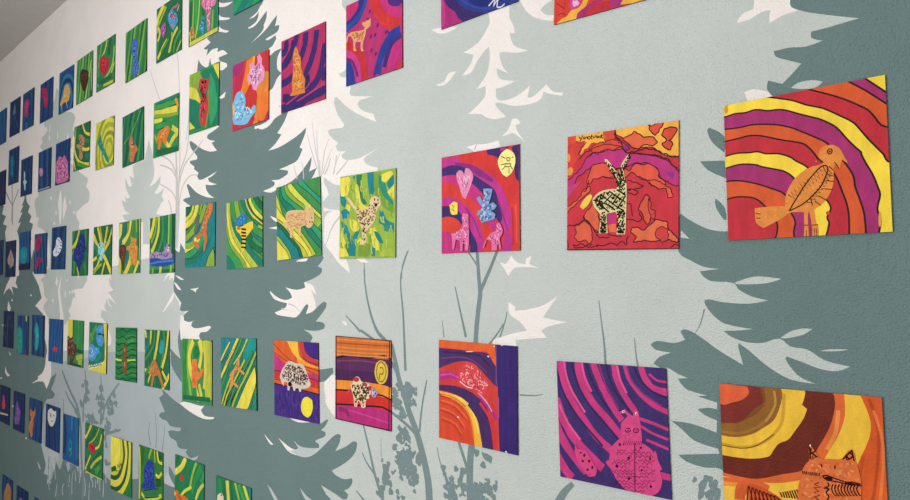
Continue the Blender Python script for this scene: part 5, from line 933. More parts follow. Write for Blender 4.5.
[('B',72),('P',73,[-6,14,129,9,160,69,103,214,-4,167]),('P',74,[13,264,-5,110,57,134,103,233,74,306]),('P',73,[-5,72,101,63,146,124,88,194,12,188]),('P',75,[247,3,333,12,320,121,407,293,336,288,263,153]),('P',73,[219,74,277,117,322,268,407,320,476,298,450,404,338,379,250,226]),('P',76,[403,1,500,2,515,103,502,210,442,223,418,112]),('P',77,[500,12,595,13,609,148,768,320,782,408,611,326,516,211]),('P',78,[581,38,649,98,702,227,768,302,768,337,637,239,569,126]),('P',73,[608,41,739,20,765,49,662,117,609,94]),('P',74,[688,111,765,58,779,129,741,195,689,155]),('P',73,[689,208,741,169,779,146,780,277,729,247]),('P',79,[14,340,89,316,149,358,141,413,46,417]),('P',73,[104,270,163,293,149,349,89,316]),('P',76,[545,375,625,371,679,454,783,494,783,573,706,578,614,521,573,465]),('P',72,[504,336,585,359,573,483,771,581,785,702,588,661]),('P',76,[16,434,107,477,152,554,197,593,254,540,311,524,256,650,243,779,141,777,139,647,48,531]),('P',73,[150,423,253,448,297,523,225,548,166,499]),('P',73,[424,529,533,517,561,589,589,732,522,731,466,621]),('P',80,[506,551,574,572,642,663,602,671,534,606]),('P',73,[18,548,64,588,110,683,20,680]),('P',75,[109,646,169,666,141,758,52,775]),('P',73,[312,607,369,654,285,688,256,650]),('P',81,[285,706,369,654,453,675,481,730,427,782,286,780]),('P',76,[481,694,535,713,523,784,476,783]),('P',73,[5,699,80,691,141,777,6,784]),('P',82,[589,732,746,719,785,789,590,785]),('P',78,[640,487,692,507,719,570,654,558]),('P',74,[189,15,232,11,218,56]),('D',[83,84,85],[10,35,765,58,772,771,21,756],90,16.7,4.9,1.3,3)],
[('leopard_cutout','tan leopard cut-out with brown spots',66,[103,214,138,213,222,288,274,329,365,341,449,305,448,260,489,232,543,235,597,271,601,316,545,366,519,462,437,521,410,565,397,655,356,676,313,661,341,626,334,525,282,449,252,355,178,295],[('D',[67,68,69,67],[121,215,274,329,365,345,462,297,590,280,539,365,513,459,424,520,383,655,341,653,340,526,267,430,252,355],120,4.2,3.4,None,9),('P',70,[558,313,551,323,536,326,521,320,514,310,521,300,536,297,551,302]),('P',70,[525,262,522,272,517,276,511,271,508,261,511,251,516,247,522,252]),('P',70,[571,269,568,278,563,281,557,277,554,268,557,259,562,256,568,260]),('P',71,[498,282,495,285,490,286,484,284,481,280,484,277,489,276,495,278])])]),
('square green and yellow wavy painting of a beige horned ox',[-1.418,0.1736,0.0325],
[('B',91),('P',92,[470,-55,522,16,693,146,859,250,165,871,-107,855,-94,348]),('S',7,1.8,[470,-55,522,16,693,146,859,250]),('P',91,[378,-27,449,48,589,131,824,306,165,871,-107,855,-94,348]),('S',7,1.8,[378,-27,449,48,589,131,824,306]),('P',93,[266,-22,411,106,516,184,620,260,853,431,165,871,-107,855,-94,348]),('S',7,1.8,[266,-22,411,106,516,184,620,260,853,431]),('P',94,[190,-12,263,85,408,191,549,272,819,448,165,871,-107,855,-94,348]),('S',7,1.8,[190,-12,263,85,408,191,549,272,819,448]),('P',95,[151,-7,187,97,334,202,513,309,682,474,847,592,165,871,-107,855,-94,348]),('S',7,1.8,[151,-7,187,97,334,202,513,309,682,474,847,592]),('P',96,[74,-7,128,132,296,240,509,414,680,556,843,712,165,871,-107,855,-94,348]),('S',7,1.8,[74,-7,128,132,296,240,509,414,680,556,843,712]),('P',91,[53,34,70,146,219,296,437,427,610,590,809,750,165,871,-107,855,-94,348]),('S',7,1.8,[53,34,70,146,219,296,437,427,610,590,809,750]),('P',97,[-6,48,50,166,142,330,363,461,539,604,707,782,165,871,-107,855,-94,348]),('S',7,1.8,[-6,48,50,166,142,330,363,461,539,604,707,782]),('P',98,[-11,202,66,278,160,354,252,450,433,574,605,734,638,788,165,871,-107,855,-94,348]),('S',7,1.8,[-11,202,66,278,160,354,252,450,433,574,605,734,638,788]),('P',99,[-14,334,140,417,323,585,500,705,568,793,165,871,-107,855,-94,348]),('S',7,1.8,[-14,334,140,417,323,585,500,705,568,793]),('P',100,[-15,367,139,449,322,606,429,699,480,797,165,871,-107,855,-94,348]),('S',7,1.8,[-15,367,139,449,322,606,429,699,480,797]),('P',101,[-16,400,99,478,248,599,392,717,426,804,165,871,-107,855,-94,348]),('S',7,1.8,[-16,400,99,478,248,599,392,717,426,804]),('P',102,[-19,510,58,561,171,657,244,727,279,815,165,871,-107,855,-94,348]),('S',7,1.8,[-19,510,58,561,171,657,244,727,279,815]),('P',98,[-20,554,95,651,188,723,242,812,165,871,-107,855,-94,348]),('S',7,1.8,[-20,554,95,651,188,723,242,812])],
[('ox_cutout','beige ox cut-out with brown woven coat',86,[515,247,584,287,618,322,637,266,670,328,692,382,683,453,630,505,577,504,536,469,454,481,451,575,415,568,399,476,307,494,293,582,256,574,251,482,146,450,120,410,197,401,172,334,219,291,368,292,530,316,549,282],[('D',[87,88,89],[200,304,512,320,525,468,399,476,215,457],60,10.8,2.2,0.1,2),('S',90,2.1,[540,334,531,416,561,471]),('P',67,[660,410,657,415,650,417,643,413,640,407,643,402,650,400,658,403]),('P',67,[625,447,621,452,614,454,607,451,604,445,607,439,614,438,622,441]),('P',67,[666,451,663,458,655,461,648,457,645,449,649,442,656,440,663,444])])]),
('square green swirl painting of a striped bee with blue and yellow wings',[-1.6903,0.154,0.0158],
[('B',91),('P',100,[470,-34,535,90,643,182,853,304,-18,854,-115,826,-115,-5]),('S',7,1.4,[470,-34,535,90,643,182,853,304]),('P',109,[447,-14,491,85,600,189,873,350,-18,854,-115,826,-115,-5]),('S',7,1.4,[447,-14,491,85,600,189,873,350]),('P',96,[403,-7,469,106,578,221,664,264,873,373,-18,854,-115,826,-115,-5]),('S',7,1.4,[403,-7,469,106,578,221,664,264,873,373]),('P',91,[312,-17,380,96,535,229,872,440,-18,854,-115,826,-115,-5]),('S',7,1.4,[312,-17,380,96,535,229,872,440]),('P',96,[512,319,599,396,705,450,872,507,-18,854,-115,826,-115,-5]),('S',7,1.4,[512,319,599,396,705,450,872,507]),('P',94,[266,-11,312,137,490,341,662,515,871,574,-18,854,-115,826,-115,-5]),('S',7,1.4,[266,-11,312,137,490,341,662,515,871,574]),('P',100,[534,391,662,538,871,619,-18,854,-115,826,-115,-5]),('S',7,1.4,[534,391,662,538,871,619]),('P',91,[173,-9,219,175,356,376,533,552,870,708,-18,854,-115,826,-115,-5]),('S',7,1.4,[173,-9,219,175,356,376,533,552,870,708]),('P',96,[489,503,619,626,869,774,-18,854,-115,826,-115,-5]),('S',7,1.4,[489,503,619,626,869,774]),('P',97,[79,-32,102,212,219,413,445,593,745,814,-18,854,-115,826,-115,-5]),('S',7,1.4,[79,-32,102,212,219,413,445,593,745,814]),('P',98,[31,-13,55,207,149,432,310,585,575,807,-18,854,-115,826,-115,-5]),('S',7,1.4,[31,-13,55,207,149,432,310,585,575,807]),('P',94,[-17,79,31,326,125,502,400,706,488,814,-18,854,-115,826,-115,-5]),('S',7,1.4,[-17,79,31,326,125,502,400,706,488,814]),('P',110,[-27,175,7,397,125,573,309,702,399,822,-18,854,-115,826,-115,-5]),('S',7,1.4,[-27,175,7,397,125,573,309,702,399,822]),('P',96,[-66,610,30,640,171,742,218,839,-18,854,-115,826,-115,-5]),('S',7,1.4,[-66,610,30,640,171,742,218,839]),('S',7,27.8,[623,-5,708,85,833,167]),('S',100,24.8,[623,-5,708,85,833,167]),('S',7,17.0,[527,0,588,95,686,186,853,270]),('S',98,14.0,[527,0,588,95,686,186,853,270]),('S',7,13.9,[580,2,657,103,833,216]),('S',111,10.8,[580,2,657,103,833,216]),('S',7,12.3,[706,336,852,382]),('S',112,9.3,[706,336,852,382]),('S',7,15.4,[598,465,726,542,871,585]),('S',91,12.4,[598,465,726,542,871,585])],
[('bee_cutout','striped bee cut-out',103,[490,283,600,269,612,351,512,412,445,453,436,546,391,624,346,587,378,472,311,396,242,355,219,294,311,314,401,305],[('S',104,5.4,[347,340,455,356]),('S',104,5.4,[347,380,454,396]),('S',104,5.4,[347,418,454,433]),('S',104,5.4,[347,458,454,473]),('S',104,5.4,[346,505,454,519]),('S',104,5.4,[346,552,454,565]),('P',105,[334,332,320,344,288,347,256,339,242,325,256,312,288,309,320,318])]),
('wing_cutout','blue wing piece',106,[219,223,311,179,424,160,482,212,446,279,311,297,210,269],[('D',[107,108],[242,225,447,178,446,279,265,279],20,6.9,3.0,None,1)])]),
('square teal and yellow striped painting of an orange monkey hanging upside down',[-1.9628,0.1652,-0.0053],
[('B',101),('P',94,[483,-34,381,184,209,339,-61,450,-116,191,-124,-68]),('S',7,1.8,[483,-34,381,184,209,339,-61,450]),('P',91,[419,-19,358,141,208,297,-63,408,-116,191,-124,-68]),('S',7,1.8,[419,-19,358,141,208,297,-63,408]),('P',96,[355,-4,292,136,162,252,-65,344,-116,191,-124,-68]),('S',7,1.8,[355,-4,292,136,162,252,-65,344]),('P',100,[244,-3,204,150,72,288,-65,312,-116,191,-124,-68]),('S',7,1.8,[244,-3,204,150,72,288,-65,312]),('S',98,21.7,[324,-7,270,113,138,208,-44,255]),('S',7,17.2,[222,-5,180,86,68,151,-46,185]),('S',118,14.0,[222,-5,180,86,68,151,-46,185]),('S',7,24.9,[548,13,425,187,209,339,-15,431]),('S',94,21.7,[548,13,425,187,209,339,-15,431]),('S',7,21.8,[430,393,302,509,126,575,-34,600]),('S',98,18.6,[430,393,302,509,126,575,-34,600]),('S',94,18.6,[-36,515,124,522,258,487]),('S',7,24.9,[514,357,432,495,217,609,-32,664]),('S',95,21.7,[514,357,432,495,217,609,-32,664]),('S',96,21.7,[643,445,520,580,263,694,-30,727]),('S',7,1.8,[-31,685,263,684,520,580,623,504]),('P',94,[769,570,815,809,568,804,648,666]),('S',7,2.8,[769,570,815,809,568,804,648,666,769,570])],
[('monkey_cutout','orange brown monkey cut-out',113,[632,0,748,21,738,110,678,185,617,242,590,361,609,443,542,611,512,600,525,438,494,376,431,434,345,450,323,469,399,524,383,575,281,529,213,485,234,423,299,396,386,370,449,312,510,193,571,96],[('D',[114,115],[633,20,716,48,637,203,514,357,387,411,449,312],40,10.3,4.1,None,1),('P',116,[327,449,317,469,293,476,267,466,256,445,266,425,291,418,316,428])]),
('branch_cutout','grey leaf cut-out',117,[345,119,402,134,374,225,418,259,342,346,277,374,245,330,304,251,285,177],[])]),
('square green striped painting of a mauve creature on blue water',[-2.2427,0.1505,0.0106],
[('B',100),('S',98,21.7,[151,-6,100,150,-5,281]),('S',94,12.4,[231,1,182,202,51,354]),('S',7,21.8,[300,-4,288,210,160,406,54,492]),('S',125,18.6,[300,-4,288,210,160,406,54,492]),('S',7,21.8,[414,-5,420,310,268,503]),('S',91,18.6,[414,-5,420,310,268,503]),('S',96,21.7,[516,-7,500,493]),('S',112,14.0,[627,-7,614,412]),('S',126,15.5,[741,3,750,551]),('S',91,12.4,[692,-1,685,504]),('S',91,24.8,[4,696,801,705]),('S',109,18.6,[375,677,352,821]),('S',94,15.5,[113,723,104,814]),('S',102,15.5,[703,701,681,831]),('P',127,[-26,580,799,597,801,672,479,714,3,673]),('S',128,6.2,[3,655,323,641,776,639])],
[('creature_cutout','mauve creature cut-out',119,[0,512,215,489,424,512,500,482,484,426,550,452,564,386,615,434,675,448,701,526,750,561,726,604,426,612,269,582,1,581],[('D',[120,121,122],[27,513,424,516,701,537,702,592,56,572],50,8.3,4.5,None,1),('P',123,[665,480,651,501,616,509,580,498,565,475,580,454,615,447,650,458]),('P',124,[615,467,611,473,600,475,590,471,585,465,590,459,600,457,611,460]),('P',124,[665,476,661,482,650,484,640,481,635,474,640,468,650,466,661,470])])]),
('square green and yellow wavy painting with an orange bear beside a brown cone',[-2.528,0.1552,0.0064],
[('B',91),('S',98,24.8,[70,22,46,245,-15,341]),('S',7,43.5,[227,10,203,206,-13,392]),('S',96,40.3,[227,10,203,206,-13,392]),('S',7,15.6,[351,20,326,189,82,372]),('S',94,12.4,[351,20,326,189,82,372]),('S',7,24.9,[454,4,387,194,144,326]),('S',98,21.7,[454,4,387,194,144,326]),('S',7,24.9,[562,13,540,252]),('S',91,21.7,[562,13,540,252]),('S',94,12.4,[651,8,686,190]),('S',100,12.4,[710,1,751,432]),('S',98,7.8,[785,7,807,766]),('S',96,34.1,[393,365,367,509,280,652]),('S',7,31.1,[455,417,462,610,224,822]),('S',98,27.9,[455,417,462,610,224,822]),('S',91,24.8,[583,663,408,826]),('S',98,15.5,[757,622,588,831]),('P',96,[816,672,821,836,618,831]),('S',7,2.8,[816,672,821,836,618,831,816,672]),('S',125,21.7,[-10,467,60,644,34,817])],
[('cone_cutout','brown cone cut-out',129,[20,418,50,358,157,346,271,382,286,457,246,577,209,748,146,734,103,596,24,518],[('D',[130],[50,370,271,382,170,722],25,9.1,3.7,None,1)]),
('bear_cutout','orange bear cut-out',131,[461,211,541,264,630,282,701,287,680,381,739,408,725,526,700,667,631,701,571,663,494,684,460,562,427,464,303,433,333,386,466,369,482,297],[('D',[132,133],[481,273,690,310,711,620,475,659,455,417],50,7.9,3.7,None,1)])]),
('square green and yellow rayed painting of a pale blue ant-like insect',[-2.804,0.1558,-0.0061],
[('B',100),('S',7,21.6,[182,10,339,257,455,445]),('S',98,18.6,[182,10,339,257,455,445]),('S',7,21.6,[73,30,235,305]),('S',100,18.6,[73,30,235,305]),('S',7,15.4,[290,3,413,312]),('S',102,12.4,[290,3,413,312]),('S',7,15.4,[432,12,446,262]),('S',137,12.4,[432,12,446,262]),('S',7,18.5,[606,23,516,265,419,417]),('S',98,15.5,[606,23,516,265,419,417]),('S',7,21.6,[708,17,615,192]),('S',138,18.6,[708,17,615,192]),('S',7,21.6,[844,39,688,273,386,468]),('S',139,18.6,[844,39,688,273,386,468]),('S',7,21.6,[818,177,727,378]),('S',100,18.6,[818,177,727,378]),('S',7,24.7,[5,133,200,330,529,525,815,788]),('S',98,21.7,[5,133,200,330,529,525,815,788]),('S',7,24.7,[15,295,242,437,216,621]),('S',140,21.7,[15,295,242,437,216,621]),('S',7,18.5,[385,442,183,673,39,724]),('S',125,15.5,[385,442,183,673,39,724]),('S',7,17.0,[534,603,405,808]),('S',98,14.0,[534,603,405,808]),('S',7,27.8,[732,480,808,635]),('S',100,24.8,[732,480,808,635]),('S',7,15.4,[42,777,255,675,395,626]),('S',102,12.4,[42,777,255,675,395,626]),('S',7,17.0,[-7,562,174,514]),('S',98,14.0,[-7,562,174,514]),('S',134,4.4,[305,281,199,316]),('S',134,4.4,[483,303,599,269]),('S',134,4.4,[276,412,208,476])],
[('insect_cutout','pale blue insect cut-out',134,[319,282,411,265,483,303,450,345,522,382,511,447,443,483,434,561,364,586,319,532,330,480,227,423,252,358,322,335],[('D',[135,136],[250,332,507,369,392,573],25,8.7,4.1,None,1)])]),
('square green painting with a dark navy blue bird, in the middle row',[-3.0692,0.1561,-0.0055],
[('B',100),('S',7,18.7,[362,5,210,194,9,299]),('S',98,15.5,[362,5,210,194,9,299]),('S',91,18.6,[114,-10,1,184]),('S',145,12.4,[289,142,135,304]),('S',91,21.7,[680,24,658,299]),('S',7,24.9,[146,475,122,758]),('S',111,21.7,[146,475,122,758]),('S',7,28.0,[635,573,726,794]),('S',146,24.8,[635,573,726,794]),('S',98,12.4,[280,648,371,804]),('S',94,9.3,[16,414,135,304])],
[('bird_cutout','dark blue bird cut-out',141,[406,78,526,71,649,160,681,300,737,330,625,408,616,518,479,597,423,735,341,705,277,592,108,531,95,331,257,281,333,200],[('D',[142,143,144],[408,106,658,299,477,569,146,475,136,333],60,12.2,4.5,None,1)])]),
('dark blue square painting with a white fringed snail shell shape',[-3.3601,0.1906,-0.0167],
[('B',150),('W',20,[150,151,152,153],24,20,-1,1)],
[('shell_cutout','white fringed shell cut-out',147,[267,357,277,252,393,196,515,231,611,294,620,398,535,475,330,554,141,535,105,458],[('S',148,3.9,[350,239,490,260]),('S',148,3.9,[447,288,594,308]),('S',148,3.9,[498,349,617,368]),('S',148,3.9,[475,408,604,427]),('S',148,3.9,[388,472,482,492]),('D',[149],[266,342,447,288,416,466,234,522],14,11.0,4.1,None,1)])]),
('dark blue square painting with two crimson blotches, middle row',[-3.6343,0.1754,-0.0139],
[('B',150),('W',0,[150,152,156,150,157],22,20,-1,2)],
[('blotch_cutout','upper crimson blotch',154,[165,61,351,22,445,137,394,262,277,361,110,285,71,203],[('D',[155],[168,94,379,103,273,322],14,9.4,4.1,None,1)]),
('blotch_cutout','lower crimson blotch',154,[285,450,517,488,555,567,349,579,254,689,95,704,108,607,209,545],[('D',[155],[341,484,500,519,196,641],12,9.3,4.1,None,1)])]),
('blue square painting with a round turquoise fish, middle row',[-3.9085,0.2024,-0.0071],
[('B',152),('W',5,[152,107,160,107],26,14,-1,3),('S',161,34.1,[47,754,801,736])],
[('fish_cutout','turquoise fish cut-out',158,[132,375,363,316,575,358,633,493,565,624,395,670,156,631,48,508],[('D',[159],[135,409,546,424,391,620],16,10.0,4.1,None,1)])]),
('dark navy square painting with a pale brown leaf shape',[-4.1749,0.1692,-0.0067],
[('B',161),('W',-5,[161,150,165,150],26,14,-1,4)],
[('leaf_cutout','pale brown leaf cut-out',162,[421,187,559,281,700,425,674,547,425,612,381,558,219,501,183,411,304,307],[('S',163,3.5,[451,224,436,594]),('D',[164],[428,258,624,423,381,558,239,448],14,10.3,3.0,None,1)])]),
('dark blue square painting cut off by the frame, middle row',[-4.4365,0.1834,0.0],
[('B',150),('W',0,[150,151,152],24,14,-1,5)],
[]),
('square painting of an orange whiskered cat below brown, gold and orange arcs',[-0.2436,-0.2494,0.0076],
[('B',175),('P',176,[698,-24,720,31,746,126,736,212,681,347,624,513,590,690,-51,840,-108,854,-71,-66]),('P',177,[569,-26,635,-11,634,112,599,217,557,295,522,359,444,460,274,522,96,532,-38,536,-96,560,-71,-66]),('P',178,[547,-39,590,16,581,118,548,209,505,289,462,369,418,428,320,465,187,515,81,519,-37,508,-84,247,-71,-66]),('P',179,[446,-30,453,14,434,76,458,96,438,150,386,232,356,274,310,300,282,338,252,381,131,411,-33,411,-84,247,-71,-66]),('P',180,[324,-19,339,26,321,104,289,176,237,222,168,270,74,299,-28,292,-84,247,-71,-66]),('P',181,[242,4,250,81,203,148,109,207,-26,237,-84,247,-71,-66]),('P',182,[224,6,238,82,197,118,141,179,93,217,-26,227,-84,247,-71,-66]),('P',183,[-24,-4,156,4,162,43,114,87,67,103,19,121,-21,110]),('S',184,4.2,[-22,345,103,353,210,318,286,253,333,171,346,25]),('S',185,1.4,[-23,353,103,358,195,328,286,253]),('S',186,4,[-19,272,91,276,199,226,276,155]),('S',187,3,[296,14,300,91,245,190]),('S',188,3.5,[746,14,777,164,762,374,732,546]),('S',189,3.5,[761,68,795,231,770,511]),('S',190,3.5,[708,300,676,460]),('S',191,5,[605,86,587,204,544,297]),('P',192,[-39,557,125,550,259,537,413,540,382,620,-54,713]),('S',193,9,[-29,559,82,547,181,540,246,558]),('S',194,6,[-6,575,157,560]),('S',195,16,[89,651,91,612,119,567,165,551]),('S',167,2.1,[304,565,313,591]),('S',167,2.1,[317,561,326,590]),('S',167,2.1,[329,556,339,589]),('S',167,2.1,[340,552,352,587]),('S',167,2.1,[352,547,365,586]),('S',167,2.1,[364,543,378,585]),('S',167,2.1,[376,538,391,584]),('S',167,2.1,[388,534,404,582])],
[('tail_cutout','orange hatched tail piece',166,[130,573,158,548,195,553,253,572,316,605,342,644,137,688],[('S',167,1.8,[139,562,125,660]),('S',167,1.6,[142,561,161,652]),('S',167,1.8,[158,566,147,655]),('S',167,1.6,[162,565,184,647]),('S',167,1.8,[177,570,170,650]),('S',167,1.6,[181,569,206,643]),('S',167,1.8,[196,574,192,645]),('S',167,1.6,[200,573,228,638]),('S',167,1.8,[215,578,215,641]),('S',167,1.6,[219,577,250,633]),('S',167,1.8,[234,582,237,636]),('S',167,1.6,[238,581,272,629]),('S',167,1.8,[253,586,259,632]),('S',167,1.6,[256,585,294,624]),('S',167,1.8,[271,590,281,627]),('S',167,1.6,[275,589,315,620])]),
('cat_cutout','orange cat head cut-out with pen whiskers',168,[458,364,457,316,463,281,482,305,505,339,520,347,569,342,611,332,636,295,657,278,668,297,672,335,684,379,691,436,691,475,684,568,389,631,395,533,409,469,421,425,438,391],[('D',[169,170,171],[464,370,663,337,689,450,681,555,403,614,412,468],120,4.1,2.5,None,3),('S',172,1.8,[460,316,499,344]),('S',172,1.8,[462,295,464,360]),('S',172,1.8,[470,301,462,336,481,326,471,359,493,338]),('S',172,1.8,[459,336,491,311]),('S',172,1.8,[660,281,614,335]),('S',172,1.8,[657,282,666,336]),('S',172,1.8,[629,309,646,333]),('S',172,1.8,[642,294,661,311,634,335,629,316]),('S',172,1.8,[513,377,516,392]),('S',172,1.8,[579,372,576,390]),('S',172,1.8,[516,439,535,432,570,439,623,449,692,456]),('S',172,1.8,[519,442,537,455,564,455,617,458,646,458,689,446]),('S',172,1.8,[620,456,652,444,686,450]),('S',172,1.8,[499,476,474,487,504,498,473,508,497,520,472,532,499,540,474,555,495,568]),('S',172,1.8,[539,468,544,484,521,499,547,500,531,520,542,538,532,560]),('P',173,[565,447,558,452,544,453,531,449,527,443,534,438,548,437,561,440]),('P',173,[669,455,663,459,648,462,633,462,628,458,635,453,650,450,664,451]),('S',172,1.6,[422,428,425,445]),('S',172,1.6,[432,428,435,445]),('S',172,1.6,[442,428,444,444]),('S',172,1.6,[452,427,454,444]),('S',172,1.6,[462,427,463,444]),('S',172,1.6,[472,426,472,443]),('S',172,1.6,[482,426,482,443]),('S',172,1.6,[492,426,491,443]),('S',172,1.6,[502,425,500,442]),('S',172,1.6,[564,472,557,495,566,523,578,529]),('S',172,1.6,[579,469,571,492,581,520,592,527]),('S',172,1.6,[594,467,586,489,595,517,605,524]),('S',172,1.6,[609,464,600,487,609,515,619,521]),('S',172,1.6,[624,461,614,484,624,512,633,518]),('S',172,1.6,[638,458,628,481,638,509,646,516]),('S',172,1.6,[653,455,642,478,652,506,659,513]),('S',172,1.6,[667,453,656,476,665,503,673,510]),('S',172,1.6,[682,450,670,473,679,500,686,508]),('P',174,[469,286,468,290,465,292,463,290,463,287,464,283,466,281,468,282])])]),
('square magenta and purple striped painting of two pink scaly monsters',[-0.5241,-0.236,0.0138],
[('B',202),('S',203,13.0,[26,-22,41,89,94,228,178,350,296,485,422,571]),('S',203,14.3,[174,-19,183,78,234,204,304,293,395,377,494,478]),('S',203,11.7,[286,-15,324,90,368,181,434,290,488,356]),('S',203,10.4,[446,-13,454,70,496,170,581,284]),('S',203,7.8,[526,-8,545,73,619,169,702,231,805,270]),('S',203,11.7,[632,-14,656,65,707,131,831,148]),('S',203,15.6,[-12,260,24,367,97,490,218,602,335,688]),('S',203,15.6,[-31,407,6,502,92,621,213,730]),('S',203,15.6,[-26,639,36,739,98,793]),('S',203,3.9,[689,42,741,79,813,83]),('S',203,5.2,[612,331,708,350,800,377]),('S',203,3.9,[610,372,694,411,797,436]),('S',203,3.9,[650,457,795,495]),('S',203,10.4,[641,657,808,667]),('S',204,3,[329,-28,360,87,403,178,468,286]),('S',204,3,[537,2,567,92,651,176,765,235]),('S',205,3.5,[-9,14,19,146,80,273,189,402,341,541]),('S',205,3.5,[117,-16,150,114,232,258,348,373,460,483]),('S',205,3.5,[236,-12,263,83,320,196,410,313]),('S',205,3.5,[388,-10,407,83,461,194,547,288]),('S',205,3.5,[583,-11,623,78,706,151,809,181]),('S',206,3.9,[64,-2,74,86,121,203,216,335]),('S',206,3.9,[205,1,220,87,271,190]),('S',206,3.9,[469,6,488,98,530,177]),('S',206,3.9,[13,302,74,416,172,523])],
